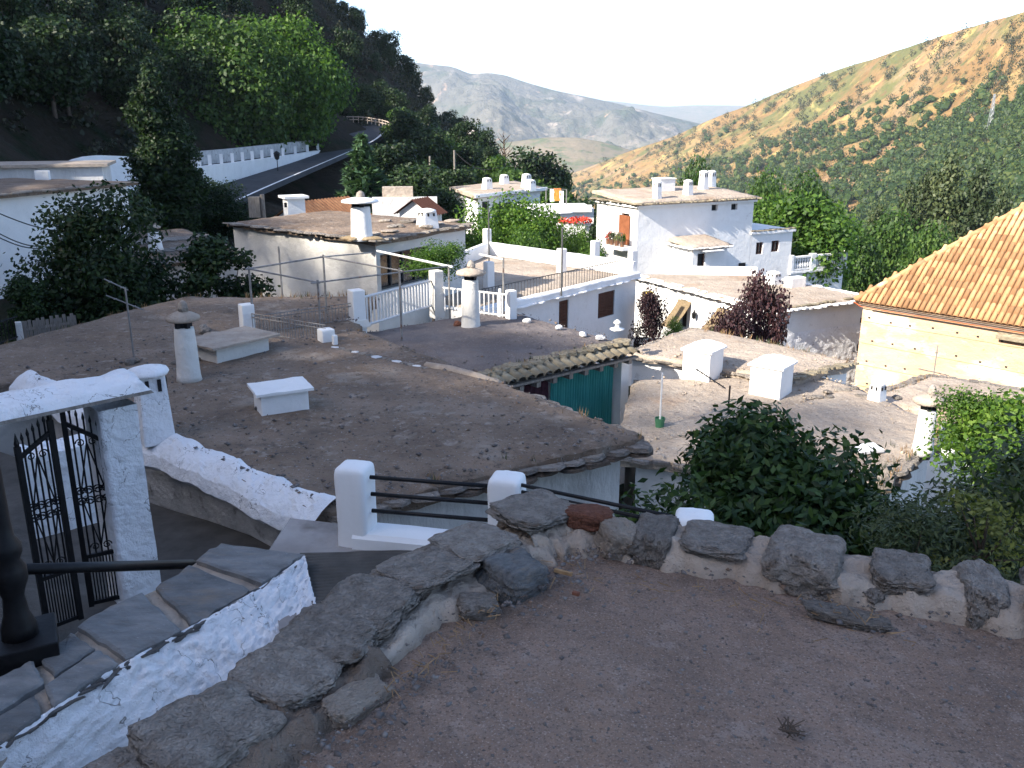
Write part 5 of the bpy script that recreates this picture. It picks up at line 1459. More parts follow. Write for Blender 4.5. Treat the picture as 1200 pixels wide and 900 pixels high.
def block_mesh(name, seed, sub=5):
    """a quarried field stone: roughly box shaped, split along bedding planes, chipped"""
    bm = bmesh.new(); bmesh.ops.create_icosphere(bm, subdivisions=sub, radius=1)
    for v in bm.verts:
        p = v.co; k = (abs(p.x) ** 5 + abs(p.y) ** 5 + abs(p.z) ** 5) ** (-1 / 5)
        q = p * k * .5
        low = fbm(q.x * 2.6 + seed * 3.1, q.y * 2.6, q.z * 2.6 + seed, 3)
        fine = fbm(q.x * 9 + seed, q.y * 9, q.z * 15, 4)
        bed = q.z * 7 + 1.4 * nz(q.x * 2 + seed, q.y * 2, q.z * 2); st_ = (bed - math.floor(bed)) ** 4
        r = 1 + .30 * low + .10 * fine + .045 * st_
        v.co = Vector((q.x * r, q.y * r, q.z * (1 + .25 * low + .10 * fine)))
    me = bpy.data.meshes.new(name); bm.to_mesh(me); bm.free()
    me.polygons.foreach_set('use_smooth', [True] * len(me.polygons))
    return me
BIG = [block_mesh('stone', s_) for s_ in range(6)]
def stone_me(k, mat):
    key = ('big', k % 6, mat.name)
    if key not in FLAGS:
        m2 = BIG[k % 6].copy(); m2.materials.append(mat); FLAGS[key] = m2
    return FLAGS[key]
def stone(px, py, z, wpx, dpx, hm, rz, k, mat=None, name='stone', tilt=(0, 0)):
    p = PZ(px, py, z); s = (p - EYE).length / 1050
    return link_mesh(name, stone_me(k, mat or m_stone), None, pa, tuple(p), (tilt[0], tilt[1], rz), (wpx * s, dpx * s, hm))
def proj(p):
    d = Vector(p) - EYE; cp, sp = math.cos(PITCH), math.sin(PITCH)
    return CX + FPX * d.x / (d.y * cp - d.z * sp)
def on_path(path, px, z):
    P_ = dens([(*p, z) for p in path], 24)
    i = min(range(1, len(P_) - 1), key=lambda i: abs(proj(P_[i]) - px))
    d = P_[i + 1] - P_[i - 1]
    return P_[i], math.atan2(d.y, d.x)
def wall_stone(path, px, ln, dp, h, z, k, off=0.0, mat=None, name='stone', tilt=(0, 0), da=0.0):
    p, a = on_path(path, px, z)
    link_mesh(name, stone_me(k, mat or m_stone), None, pa, (p.x - math.sin(a) * off, p.y + math.cos(a) * off, z), (tilt[0], tilt[1], a + da), (ln, dp, h))
for px, ln, dp, h, z, k in ((768, .17, .28, .15, .02, 0), (840, .24, .25, .05, .072, 1), (945, .26, .31, .19, .03, 2), (1056, .19, .24, .08, .065, 3), (1024, .09, .29, .07, .01, 4), (1148, .15, .29, .16, .02, 5), (1245, .22, .33, .16, .03, 0), (1390, .3, .34, .16, .03, 1)):
    wall_stone(RIGHT, px, ln, dp, h, z, k, da=.12 * math.sin(k * 3))
for px, ln, dp, h, z, k in ((632, .30, .26, .05, .115, 3), (566, .27, .24, .045, .105, 0), (505, .30, .25, .045, .10, 1), (440, .28, .27, .055, .088, 5), (395, .25, .28, .06, .075, 2), (345, .24, .27, .07, .06, 4), (250, .32, .28, .13, .045, 3), (150, .28, .30, .08, .04, 0), (20, .3, .34, .11, .03, 1)):
    wall_stone(LEFT, px, ln, dp, h, z, k, .03, tilt=(.05 * math.sin(k * 5), .06 * math.cos(k * 2)), da=.2 * math.sin(k * 4))
stone(690, 606, .10, 52, 34, .075, -.25, 4, m_brickred, 'brick')
stone(724, 632, .05, 42, 40, .13, .3, 4, m_mortar, 'stone', (.3, .3))
ANG = math.atan2(1.45, 1.0)
def loose(px, py, w_, d_, h_, rz, k, lab, mat=None):
    o = stone(px, py, h_ * .3, w_, d_, h_, rz, k, mat, 'loose_stone', (.15, .1))
    o.parent = None; o.location = WPOS[o]; tag(o, lab, 'stone')
loose(601, 676, 66, 60, .13, .8, 1, 'dark broken slate block lying on the earth against the inner side of the parapet', m_slate)
loose(560, 710, 44, 32, .06, .3, 2, 'small flat grey stone on the earth below the dark slate block')
loose(418, 822, 80, 42, .06, ANG, 3, 'pale flat stone half buried beside the brown parapet bed', m_mortar)
loose(992, 722, 84, 24, .035, -.3, 4, 'thin flat grey stone sunk in the earth below the large parapet stone')
# gravel, chips and dry stalks on the earth
rs = np.random.RandomState(3)
def scatter_pebbles(n, smin, smax, near_edge):
    V, F = [], []
    base = np.array([(1, 0, 0), (-1, 0, 0), (0, 1, 0), (0, -1, 0), (0, 0, 1), (0, 0, -1)], float)
    fc = np.array([(0, 2, 4), (2, 1, 4), (1, 3, 4), (3, 0, 4), (2, 0, 5), (1, 2, 5), (3, 1, 5), (0, 3, 5)])
    k = 0
    while k < n:
        a, b = rs.rand(), rs.rand()
        if near_edge: b = 1 - abs(rs.randn()) * .035; a = rs.rand()
        if near_edge and rs.rand() < .5: a, b = 1 - (1 - b), rs.rand()
        if not (0 < a < 1 and 0 < b < 1): continue
        x = (TA[0] * (1 - a) + TD[0] * a) * (1 - b) + (TP_[0] * (1 - a) + TB[0] * a) * b
        y = (TA[1] * (1 - a) + TD[1] * a) * (1 - b) + (TP_[1] * (1 - a) + TB[1] * a) * b
        if near_edge and rs.rand() < .5:
            t = rs.rand(); off = .20 + abs(rs.randn()) * .10
            x, y = TP_[0] + (TA[0] - TP_[0]) * t + .8 * off, TP_[1] + (TA[1] - TP_[1]) * t - .6 * off
        s = smin + (smax - smin) * rs.rand() ** 3
        sc_ = s * (0.6 + .8 * rs.rand(3)) * np.array([1, 1, .6])
        th = rs.rand() * 6.3
        v = base * sc_ + rs.randn(6, 3) * s * .18
        v = v @ np.array([[math.cos(th), math.sin(th), 0], [-math.sin(th), math.cos(th), 0], [0, 0, 1]])
        F.append(fc + 6 * len(V)); V.append(v + np.array([x, y, .02 + .035 * fbm(x * .7, y * .7, 2, 2)])); k += 1
    return np.concatenate(V), np.concatenate(F)
m_peb = surf('gravel', [(0.3, (.08, .07, .066)), (0.5, (.15, .135, .128)), (0.7, (.27, .25, .235))], 14, bstr=0, patch=((.20, .13, .09), 9, .55, .65))
v, f = scatter_pebbles(20000, .0015, .009, False)
tag(link_mesh('gravel', np_mesh('gravel', v, f), m_peb), 'fine grey gravel scattered over the packed earth terrace', 'gravel', kind='stuff')
v, f = scatter_pebbles(3200, .003, .014, True)
tag(link_mesh('rubble_chips', np_mesh('rubble_chips', v, f), m_peb), 'stone chips and crumbled mortar along the foot of the parapet', 'rubble', kind='stuff')
st = MB()
for k in range(170):
    t = rs.rand()
    if k % 2: px, py = 560 + 520 * t, 645 + 80 * t + abs(rs.randn()) * 16
    else: px, py = 630 - 180 * t, 655 + 150 * t + abs(rs.randn()) * 14
    p = PZ(px, py, .03); a = rs.rand() * 6.3; l = .015 + .04 * rs.rand()
    st.tube([p, p + Vector((math.cos(a) * l, math.sin(a) * l, rs.rand() * .02))], .0016, 3)
m_strawc = surf('dry_stalk', [(0.3, (.20, .12, .06)), (0.7, (.36, .24, .13))], 30, bstr=0)
tag(st.build('dry_stalks', m_strawc), 'brown dry stalks and leaf litter along the foot of the parapet', 'litter', kind='stuff')
for k, (px, py, l, lab) in enumerate(((660, 672, .07, 'short pale wooden stick on the earth near the corner of the parapet'), (675, 697, .025, 'tiny reddish brick chip on the open earth of the terrace'))):
    p = PZ(px, py, .03); s_ = MB().box((p.x, p.y, .035), (l, .012, .012), -.5); tag(s_.build('stick' if k == 0 else 'brick_chip', m_strawc if k == 0 else m_brickred), lab, 'stick' if k == 0 else 'brick chip')

tc = MB(); p0 = PZ(925, 858, .02)
for k in range(26):
    a = k * 2.399; l = .012 + .028 * rs.rand(); q = p0 + Vector((rs.randn() * .012, rs.randn() * .012, .004))
    tc.tube([q, q + Vector((math.cos(a) * l, math.sin(a) * l, .02 * rs.rand()))], .0025, 4)
tag(tc.build('twig_clump', m_bark), 'small dark clump of twigs lying alone on the open earth', 'twigs')
# ---- lane below: ramp, path, railing
ZP = -1.39
body = MB(); pol = [(-1.75, 5.72), (-1.2, 4.2), (2.2, 3.9), (2.2, 5.0), (1.2, 5.35), (-.05, 5.95), (-1.1, 6.2), (-1.72, 6.35)]
body.prism(pol, -6, ZP)
tag(body.build('lane', m_path), kind='structure')
rows = []
rc = [PZ(357, 647, -1.37), PZ(430, 630, -1.37), PZ(600, 637, -1.37), PZ(640, 650, -1.37)]
r0, r1, r2, r3 = (-1.50, 5.72), (.35, 5.62), (.30, 4.3), (-1.02, 4.3)
for i in range(141):
    row = []
    for j in range(30):
        u, v_ = j / 29, i / 140
        x = (r0[0] * (1 - u) + r1[0] * u) * (1 - v_) + (r3[0] * (1 - u) + r2[0] * u) * v_
        y = (r0[1] * (1 - u) + r1[1] * u) * (1 - v_) + (r3[1] * (1 - u) + r2[1] * u) * v_
        y += .10 * math.sin(u * math.pi) * (1 - v_) - .06 * u
        row.append((x, y, -1.368 + .013 * abs(math.sin(i * math.pi / 4 + 1.4 * u)) ** .6 + .012 * nz(x * 5, y * 5)))
    rows.append(row)
rm = MB().grid(rows).build('ramp', m_concrete); rm['kind'] = 'structure'
rl = thing('street_railing', 'black three bar railing between stubby white posts along the lane', 'railing', (-.05, 5.8, ZP))
tops = [PZ(415, 544, -.785), PZ(594, 557, -.785), PZ(814, 602, -.74)]
def post_mesh(p, w, z0):
    rows = []
    hh = p.z - z0
    for zf, k in [(f_ / 12 * .90, 1.0) for f_ in range(13)] + [(.94, .985), (.97, .95), (.99, .86), (1.0, .70), (1.005, .35), (1.006, .02)]:
        ring = []
        for a_ in range(41):
            t = 2 * math.pi * a_ / 40; c_, s_ = math.cos(t), math.sin(t)
            r_ = w / 2 * k / (abs(c_) ** 9 + abs(s_) ** 9) ** (1 / 9)
            x, y, z = r_ * c_, r_ * s_ * .95, z0 + hh * zf
            d_ = 1 + .045 * nz(c_ * 2 + p.x, s_ * 2 + p.y, z * 5) + .02 * nz(c_ * 5 + p.x, s_ * 5, z * 14)
            x, y = x * d_, y * d_
            ring.append((p.x + x * math.cos(-.25) - y * math.sin(-.25), p.y + x * math.sin(-.25) + y * math.cos(-.25), z + .006 * nz(x * 20, y * 20, z)))
        rows.append(ring)
    me = MB().grid([list(reversed(r_)) for r_ in rows]).mesh('post', True)
    return link_mesh('post', me, m_limewash, rl)
for p in tops: post_mesh(p, .235, ZP - .1)
for a, b, zs in ((0, 1, (-.09, -.22, -.35)), (1, 2, (-.05, -.10))):
    for dz in zs: MB().tube([tops[a] + Vector((0, 0, dz)), tops[b] + Vector((0, 0, dz))], .016 if a == 0 else .014, 8).build('rail', m_iron, rl, True)
kb_ = cope(rl, V2(tops[0]), V2(tops[1]), ZP - .02, .26, .13, 'kerb', m_limewash, 0, .02)
cope(rl, V2(tops[1]), V2(tops[2]), ZP - .02, .26, .13, 'kerb', m_white, 0, .02)

# ---- whitewashed bank with slate coping
lip = [PZ(357, 650, -1.26), PZ(300, 690, -1.26), PZ(233, 728, -1.26), PZ(170, 762, -1.26), PZ(110, 797, -1.26), PZ(0, 873, -1.26), PZ(-160, 985, -1.26)]
lef = [PZ(257, 637, -1.25), PZ(222, 660, -1.25), PZ(187, 684, -1.25), PZ(113, 718, -1.25), PZ(60, 760, -1.25), PZ(0, 795, -1.25), PZ(-170, 880, -1.25)]
low = [PZ(372, 716, -1.375), PZ(352, 748, -1.47), PZ(322, 780, -1.55), PZ(285, 815, -1.63), PZ(220, 860, -1.7), PZ(90, 950, -1.8), PZ(-100, 1060, -1.9)]
bk = thing('whitewashed_bank', 'sloping whitewashed bank capped with dark slate slabs beside the ramp', 'wall', tuple(lip[3]))
LP, LW_, LF = dens(lip, 16), dens(low, 16), dens(lef, 16)
rows = []
for i in range(len(LP)):
    row = []
    dn = (LW_[i] - LP[i]); al = (LP[min(i + 1, len(LP) - 1)] - LP[max(i - 1, 0)])
    nn = dn.cross(al).normalized()
    if nn.z < 0: nn = -nn
    for j in range(33):
        p = LP[i].lerp(LW_[i], j / 32)
        s1 = i * .20; s2 = j * .26
        k = .035 * fbm(s1 * .5 + 3, s2 * .5, 2, 3) + .030 * fbm((s1 + s2) * .55, (s1 - s2) * 2.2, 6, 3) + .02 * nz(s1 * 1.9, s2 * 2.6, 8)
        if j == 0: k = -.01 + .02 * nz(s1 * 3, 1)
        row.append(p + nn * k)
    rows.append(row)
MB().grid(rows).build('white_face', m_white_rough, bk, True)
bed = MB(); bed.grid([[LF[i] - Vector((0, 0, .6)), LF[i] - Vector((0, 0, .03)), (LF[i] + LP[i]) / 2 - Vector((0, 0, .022 - .01 * nz(i * .4, 2))), LP[i] - Vector((0, 0, .03)), LP[i] - Vector((-.02, .02, .16))] for i in range(len(LP))])
bed.build('mortar_bed', m_mortar, bk, True)
def strip(t, s):
    k = t * (len(LP) - 1); i = min(int(k), len(LP) - 2); f_ = k - i
    a, b = LF[i].lerp(LF[i + 1], f_), LP[i].lerp(LP[i + 1], f_)
    return a.lerp(b, s)
cuts = [(0, .15, 0, 1), (.17, .36, 0, .99), (.385, .57, .02, 1), (.59, .72, 0, .52), (.585, .75, .56, 1), (.74, .88, 0, .55), (.765, .90, .60, 1), (.905, 1, 0, 1)]
rnd = random.Random(8)
for (t0, t1, s0, s1) in cuts:
    n = 7
    out_ = []
    for k in range(4 * n):
        e, f_ = divmod(k, n); f_ /= n
        tt, ss = ((t0 + (t1 - t0) * f_, s0), (t1, s0 + (s1 - s0) * f_), (t1 - (t1 - t0) * f_, s1), (t0, s1 - (s1 - s0) * f_))[e]
        c_t, c_s = (t0 + t1) / 2, (s0 + s1) / 2
        sh = .95 + .05 * rnd.uniform(-1, 1)
        out_.append(strip(min(max(c_t + (tt - c_t) * sh, 0), 1), c_s + (ss - c_s) * (sh + .02)) + Vector((0, 0, rnd.uniform(-.003, .003))))
    cen = sum(out_, Vector()) / len(out_)
    m = len(out_); rz_ = rnd.uniform(.0, .012)
    mid = [p.lerp(cen, .10) + Vector((0, 0, .006 + rz_ + .004 * rnd.random())) for p in out_]
    out_ = [p + Vector((0, 0, rz_ - .002)) for p in out_]
    bot_ = [p - Vector((0, 0, .07)) for p in out_]
    sb = MB(); sb.add(out_ + mid + bot_ + [cen + Vector((0, 0, .009 + rz_))], [(i, (i + 1) % m, m + (i + 1) % m, m + i) for i in range(m)] + [(m + i, m + (i + 1) % m, 3 * m) for i in range(m)] + [((i + 1) % m, i, 2 * m + i, 2 * m + (i + 1) % m) for i in range(m)])
    sb.build('slate_slab', m_slate, bk)
MB().prism([V2(lef[0]), V2(lef[2]), V2(lef[4]), V2(lef[6]), V2(lip[6]), V2(lip[4]), V2(lip[2]), V2(lip[0])][::1], -4.5, -1.34).build('core', m_greywall, bk)

rl_ = random.Random(4)
for k in range(58):
    t = k / 57; p = strip(.02 + .93 * t, 1.0)
    me_ = rl_.choice(flags(m_slate)); link_mesh('chipped_slate', me_, None, bk, (p.x + rl_.uniform(-.015, .02), p.y - .01, p.z - .012 - rl_.random() * .02), (rl_.uniform(-.3, .3), rl_.uniform(-.2, .2), 1.08 + rl_.uniform(-.35, .35)), (rl_.uniform(.05, .16), rl_.uniform(.015, .035), .022))
# ---- courtyard with the iron gate
cf = [[None] * 13 for _ in range(13)]
for i in range(13):
    for j in range(13):
        u, v_ = i / 12, j / 12
        a_ = Vector((-10, 4.0, -2.80)).lerp(Vector((-1.75, 5.6, -2.80)), u); b_ = Vector((-9.6, 14.6, -3.75)).lerp(Vector((-1.5, 9.6, -3.75)), u)
        p = a_.lerp(b_, max(0, v_)); p.z = -2.80 - .95 * min(1, max(0, (v_ - .42) / .35)) + .03 * nz(p.x * 2, p.y * 2)
        cf[i][j] = p
tag(MB().grid(cf).build('courtyard_floor', m_concrete, None, True), kind='structure')
gd = Vector((-.7, -.69, 0)).normalized(); gn = Vector((gd.y, -gd.x, 0))
ZG = -2.78
G0 = Vector((-3.42, 7.74, 0)) + gd * .03
gw = thing('gate_arch', 'whitewashed gateway with lumpy painted slab roof and textured pillar', 'gateway', (G0.x, G0.y, ZG))
def gpt(s, o, z): return Vector((G0.x + gd.x * s + gn.x * o, G0.y + gd.y * s + gn.y * o, z))
for s0 in (.02, 2.0):
    pm = MB()
    a = [gpt(s0, -.16, 0), gpt(s0, .22, 0), gpt(s0 + .33, .22, 0), gpt(s0 + .33, -.16, 0)]
    lv = []
    for k in range(25):
        z = ZG - .1 + (2.02) * k / 24
        fl_ = 1 + .10 * (1 - k / 24) ** 2
        ring = []
        for e in range(4):
            for q in range(8):
                p = a[e].lerp(a[(e + 1) % 4], q / 8); c_ = gpt(s0 + .165, .03, 0)
                p = c_ + (p - c_) * fl_
                w_ = 1 + .035 * nz(p.x * 5, p.y * 5, z * 5)
                p = c_ + (p - c_) * w_
                ring.append((p.x, p.y, z))
        ring.append(ring[0])
        lv.append(ring)
    pm.grid(lv).build('pillar', m_white_rough, gw, True)
rows, und = [], []
for i in range(61):
    s_ = -.08 + 3.14 * i / 60
    row = []
    for j in range(17):
        o = -.27 + .60 * j / 16
        b_ = math.sin(math.pi * j / 16) ** .5
        z = ZG + 2.02 + .05 + .10 * b_ * (1 + .9 * fbm(s_ * 2.3, o * 3, 1, 3)) + (.05 * max(0, nz(s_ * 4, o * 4, 3)))
        if i == 0 or j in (0, 16): z = ZG + 2.05
        row.append(gpt(s_, o, z))
    rows.append(row)
MB().grid(rows).build('slab_roof', m_white_rough, gw, True)
MB().add([gpt(-.08, -.27, ZG + 2.048), gpt(3.06, -.27, ZG + 2.048), gpt(3.06, .33, ZG + 2.048), gpt(-.08, .33, ZG + 2.048), gpt(-.10, -.28, ZG + 2.022), gpt(3.08, -.28, ZG + 2.022), gpt(3.08, .34, ZG + 2.022), gpt(-.10, .34, ZG + 2.022)],
         [(3, 2, 1, 0), (4, 5, 6, 7), (0, 1, 5, 4), (1, 2, 6, 5), (2, 3, 7, 6), (3, 0, 4, 7)]).build('lintel_board', m_woodgrey, gw)
def spiral(c, e1, e2, r, turns=1.6, flip=1):
    return [c + e1 * (math.cos(t) * rr) * flip + e2 * (math.sin(t) * rr) for i in range(17) for t, rr in ((turns * 2 * math.pi * i / 16, r * (1 - .8 * i / 16)),)]
def leaf_gate(a, b, zt_a, zt_b, lab):
    """a hinge side, b meeting side (plan points), tops at zt"""
    root = thing('gate_leaf', lab, 'gate', (a.x, a.y, ZG))
    up_ = Vector((0, 0, 1)); e = (b - a); e.z = 0; W_ = e.length; e.normalize()
    def X(u, z): return a + e * (u * W_) + up_ * z
    for u, zt in ((0, zt_a), (1, zt_b)):
        MB().box(X(u, (ZG + .05 + zt) / 2), (.045, .045, zt - ZG - .05), math.atan2(e.y, e.x)).build('stile', m_iron, root)
        MB().lathe([(.02, 0), (.024, .03), (.002, .12)], X(u, zt), 6).build('spike', m_iron, root)
    for z0, z1 in ((ZG + .08, ZG + .08), (ZG + .55, ZG + .55), (zt_a - .10, zt_b - .10)):
        MB().beam(X(0, z0), X(1, z1), .03, .035).build('cross_rail', m_iron, root)
    for k in range(1, 6):
        u = k / 6; zt = zt_a + (zt_b - zt_a) * u + .02
        MB().tube([X(u, ZG + .55), X(u, zt)], .009, 5).build('bar', m_iron, root)
        MB().lathe([(.011, 0), (.014, .02), (.001, .07)], X(u, zt), 5).build('spike', m_iron, root)
    for k in range(1, 12):
        u = k / 12; MB().tube([X(u, ZG + .08), X(u, ZG + .55)], .007, 5).build('bar', m_iron, root)
    zc = (ZG + .55 + min(zt_a, zt_b)) / 2
    for u0, u1, z0, z1 in ((.5, .15, zc + .5, zc), (.5, .85, zc + .5, zc), (.5, .15, zc - .5, zc), (.5, .85, zc - .5, zc)):
        MB().tube([X(u0, z0), X(u1, z1)], .007, 5).build('ornament_bar', m_iron, root)
    for u in (.15, .38, .62, .85):
        for dz in (.05, -.05):
            for fl_ in (1, -1): MB().tube(spiral(X(u, zc + dz), e, up_, .045, 1.5, fl_), .006, 4).build('scroll', m_iron, root)
    for z in (zc + .5, zc - .5):
        for fl_ in (1, -1): MB().tube(spiral(X(.5, z) + e * .05 * fl_, e, up_, .04, 1.4, fl_), .006, 4).build('scroll', m_iron, root)
    return root
ha, hb_ = PY(122, 505, 7.46), PY(73, 483, 7.32)
leaf_gate(Vector((ha.x, ha.y, 0)), Vector((hb_.x, hb_.y, 0)), ha.z, hb_.z, 'black wrought iron gate leaf hinged on the textured white pillar')
ha, hb_ = PY(20, 524, 6.9), PY(58, 492, 7.1)
leaf_gate(Vector((ha.x, ha.y, 0)), Vector((hb_.x, hb_.y, 0)), ha.z, hb_.z, 'black wrought iron gate leaf with spiked bars behind the cast iron post')
wl_a, wl_b = PY(26, 552, 9.0), PY(135, 560, 9.6)
cw = MB(); rows = []
for i in range(25):
    p = Vector((wl_a.x, wl_a.y, 0)).lerp(Vector((wl_b.x, wl_b.y, 0)), i / 24)
    zt = -1.95 + .05 * nz(i * .4, 1)
    rows.append([(p.x, p.y, -2.9), (p.x + .01 * nz(i, 2), p.y, -2.4), (p.x, p.y, zt), (p.x - .2, p.y + .3, zt + .03), (p.x - .2, p.y + .3, -2.9)])
tag(cw.grid(rows[::-1]).build('courtyard_wall', m_white_rough), 'low whitewashed wall inside the courtyard seen through the iron gate', 'wall')
# cast iron post and its hand rail
nw = PZ(24, 770, -1.27); nw = Vector((nw.x - .01, nw.y + .05, -1.3))
ip = thing('iron_post', 'thick black cast iron post with moulded rings and a hand rail', 'post', tuple(nw))
MB().box((nw.x, nw.y, -1.27), (.36, .36, .22), .5).build('base', m_iron, ip, False, .01)
MB().lathe([(.095, 0), (.09, .08), (.065, .16), (.055, .26), (.065, .30), (.088, .36), (.088, .43), (.065, .48), (.082, .52), (.082, .57), (.056, .62), (.05, .70), (.046, 1.4), (.04, 2.4)], (nw.x, nw.y, -1.18), 20).build('shaft', m_iron, ip, True)
ra_ = EYE + ray(226, 661) * 6.25; rb_ = EYE + ray(-40, 669) * 4.9
MB().tube([ra_, rb_], .033, 10).build('hand_rail', m_iron, ip, True)
MB().box((ra_.x, ra_.y, ra_.z - .7), (.06, .06, 1.4)).build('rail_foot', m_iron, ip)

# ================================================================== vegetation
def leaf_cloud(seed, lobes, n, size, shell=.45, up=.25, aspect=1.9, vary=.5, cut=None):
    """single leaves (4-sided blades) spread through ellipsoid lobes (cx, cy, cz, rx, ry, rz)"""
    r = np.random.RandomState(seed)
    Lb = np.array(lobes, float)
    wgt = (Lb[:, 3] * Lb[:, 4] * Lb[:, 5]) ** (2 / 3)
    idx = r.choice(len(Lb), n, p=wgt / wgt.sum())
    d = r.randn(n, 3); d /= np.linalg.norm(d, axis=1)[:, None]
    rad = r.rand(n) ** shell * (1 + .10 * r.randn(n))
    P_ = Lb[idx, :3] + d * rad[:, None] * Lb[idx, 3:]
    nrm = d * .8 + r.randn(n, 3) * .75 + np.array([0, 0, up]); nrm /= np.linalg.norm(nrm, axis=1)[:, None]
    t = np.cross(nrm, r.randn(n, 3)); t /= np.linalg.norm(t, axis=1)[:, None]
    b = np.cross(nrm, t)
    s = size * (1 - vary / 2 + vary * r.rand(n))[:, None]
    tip = nrm * s * .18 * r.randn(n)[:, None]
    V = np.stack([P_ - t * s * aspect / 2, P_ + b * s / 2 - t * s * .1, P_ + t * s * aspect / 2 + tip, P_ - b * s / 2 - t * s * .1], 1)
    return V.reshape(-1, 3), np.arange(4 * n).reshape(n, 4)
def crown_mesh(name, *a, **k):
    v, f = leaf_cloud(*a, **k)
    return np_mesh(name, v, f)
def lobes_round(seed, R_, H, n, z0, spread=.62, rl=.42):
    r = random.Random(seed); out = []
    for i in range(n):
        t = r.random() * 6.283; u = r.random() ** .6; zz = r.random()
        prof = math.sin(math.pi * (.12 + .80 * zz)) ** .6
        k = R_ * rl * r.uniform(.65, 1.25)
        out.append((math.cos(t) * R_ * spread * u * prof * 1.2, math.sin(t) * R_ * spread * u * prof * 1.2, z0 + H * (.1 + .8 * zz), k, k, k * .8))
    return out
def trunk_mesh(name, lobes, h, r, seed, lean=.1):
    rnd_ = random.Random(seed); mb = MB()
    top = Vector((lean * h * rnd_.uniform(-1, 1), lean * h * rnd_.uniform(-1, 1), h))
    mb.tube([(0, 0, -.5), (0, 0, .1), top * .5 + Vector((r, 0, 0)), top], [r * 1.35, r * 1.1, r * .85, r * .55], 8)
    for lb in rnd_.sample(lobes, min(9, len(lobes))):
        a = top * rnd_.uniform(.5, 1)
        c = Vector(lb[:3]); mb.tube([a, a.lerp(c, .5) + Vector((0, 0, -.06 * h * rnd_.random())), c], [r * .42, r * .26, r * .1], 5)
    return mb.mesh(name, True)
PROTO = {}
def proto(key, leafm, H, Rr_, nl, nleaf, lsize, seed, style='round', trunk=.3, **k):
    z0 = H * trunk
    if style == 'round': lb = lobes_round(seed, Rr_, H - z0, nl, z0)
    elif style == 'poplar':
        r = random.Random(seed); lb = []
        for i in range(nl):
            f = (i + .5) / nl; w = Rr_ * (math.sin(math.pi * (.10 + .86 * f)) ** .7)
            t = r.random() * 6.28; lb.append((math.cos(t) * w * .35, math.sin(t) * w * .35, z0 + (H - z0) * f, w * .68, w * .68, H / nl * 1.7))
    elif style == 'shrub': lb = lobes_round(seed, Rr_, H, nl, 0, .7, .42)
    lv = crown_mesh(key + '_crown', seed, lb, nleaf, lsize, **k); lv.materials.append(leafm)
    tk = trunk_mesh(key + '_trunk', lb, z0 + (H - z0) * .45, max(.03, Rr_ * .055), seed); tk.materials.append(m_bark)
    PROTO[key] = (tk, lv)
def conifer(key, leafm, H, R_, seed):
    r = np.random.RandomState(seed); Vs, Fs = [], []
    mb = MB(); mb.tube([(0, 0, -.4), (0, 0, H * .6), (0, 0, H)], [R_ * .09, R_ * .05, .02], 7)
    layers = 24
    for i in range(layers):
        f = i / (layers - 1); z = H * (.08 + .9 * f); rr = R_ * (1 - f) ** .85 + .12
        nb = int(9 - 4 * f)
        for b in range(nb):
            t = 2 * math.pi * (b + r.rand() * .7) / nb + i; l = rr * (.75 + .4 * r.rand())
            d = np.array([math.cos(t), math.sin(t), 0])
            mb.tube([(0, 0, z), (d[0] * l * .5, d[1] * l * .5, z + l * .06), (d[0] * l, d[1] * l, z - l * .10)], [.035, .02, .008], 4)
            m = int(26 * l / R_ * 2.2) + 12
            s_ = r.rand(m) ** .7
            side = np.array([-d[1], d[0], 0])
            P_ = d * (s_ * l)[:, None] + side * ((1 - s_ * .7) * l * .30 * r.randn(m))[:, None] + np.array([0, 0, 1]) * (z + .05 * l - .16 * l * s_ ** 2 + .05 * r.randn(m))[:, None]
            nrm = np.array([0, 0, 1]) + r.randn(m, 3) * .45; nrm /= np.linalg.norm(nrm, axis=1)[:, None]
            tt = np.cross(nrm, side + r.randn(m, 3) * .5); tt /= np.linalg.norm(tt, axis=1)[:, None]; bb = np.cross(nrm, tt)
            sz = R_ * .085 * (.7 + .6 * r.rand(m))[:, None]
            Vs.append(np.stack([P_ - tt * sz * 1.6, P_ + bb * sz * .5, P_ + tt * sz * 1.6 - np.array([0, 0, 1]) * sz * .5, P_ - bb * sz * .5], 1).reshape(-1, 3))
    v = np.concatenate(Vs); lv = np_mesh(key, v, np.arange(len(v)).reshape(-1, 4)); lv.materials.append(leafm)
    tk = mb.mesh(key + '_trunk', True); tk.materials.append(m_bark); PROTO[key] = (tk, lv)
def plant(key, name, label, cat, loc, scale=1.0, rz=0.0, group=None, sz=None):
    o = bpy.data.objects.new(name, None); o.empty_display_size = .2
    C.objects.link(o); o.location = loc; o.rotation_euler = (0, 0, rz); o.scale = (scale, scale, scale * (sz or 1))
    tag(o, label, cat, group)
    for nm, me in (('trunk', PROTO[key][0]), ('crown', PROTO[key][1])):
        c = bpy.data.objects.new(nm, me); C.objects.link(c); c.parent = o
    return o
def plant_px(key, name, label, cat, px, py_base, py_top, y, H, group=None, rz=0.0, wide=1.0, ground=True, cx=None):
    """crown top seen at py_top; rooted on the ground below"""
    t = PY(px, py_top, y)
    z = gz(t.x, y) if ground is True else ground
    s = (t.z - z) / H
    o = plant(key, name, label, cat, (t.x, y, z), s, rz, group)
    o.scale = (s * wide, s * wide, s)
    return o

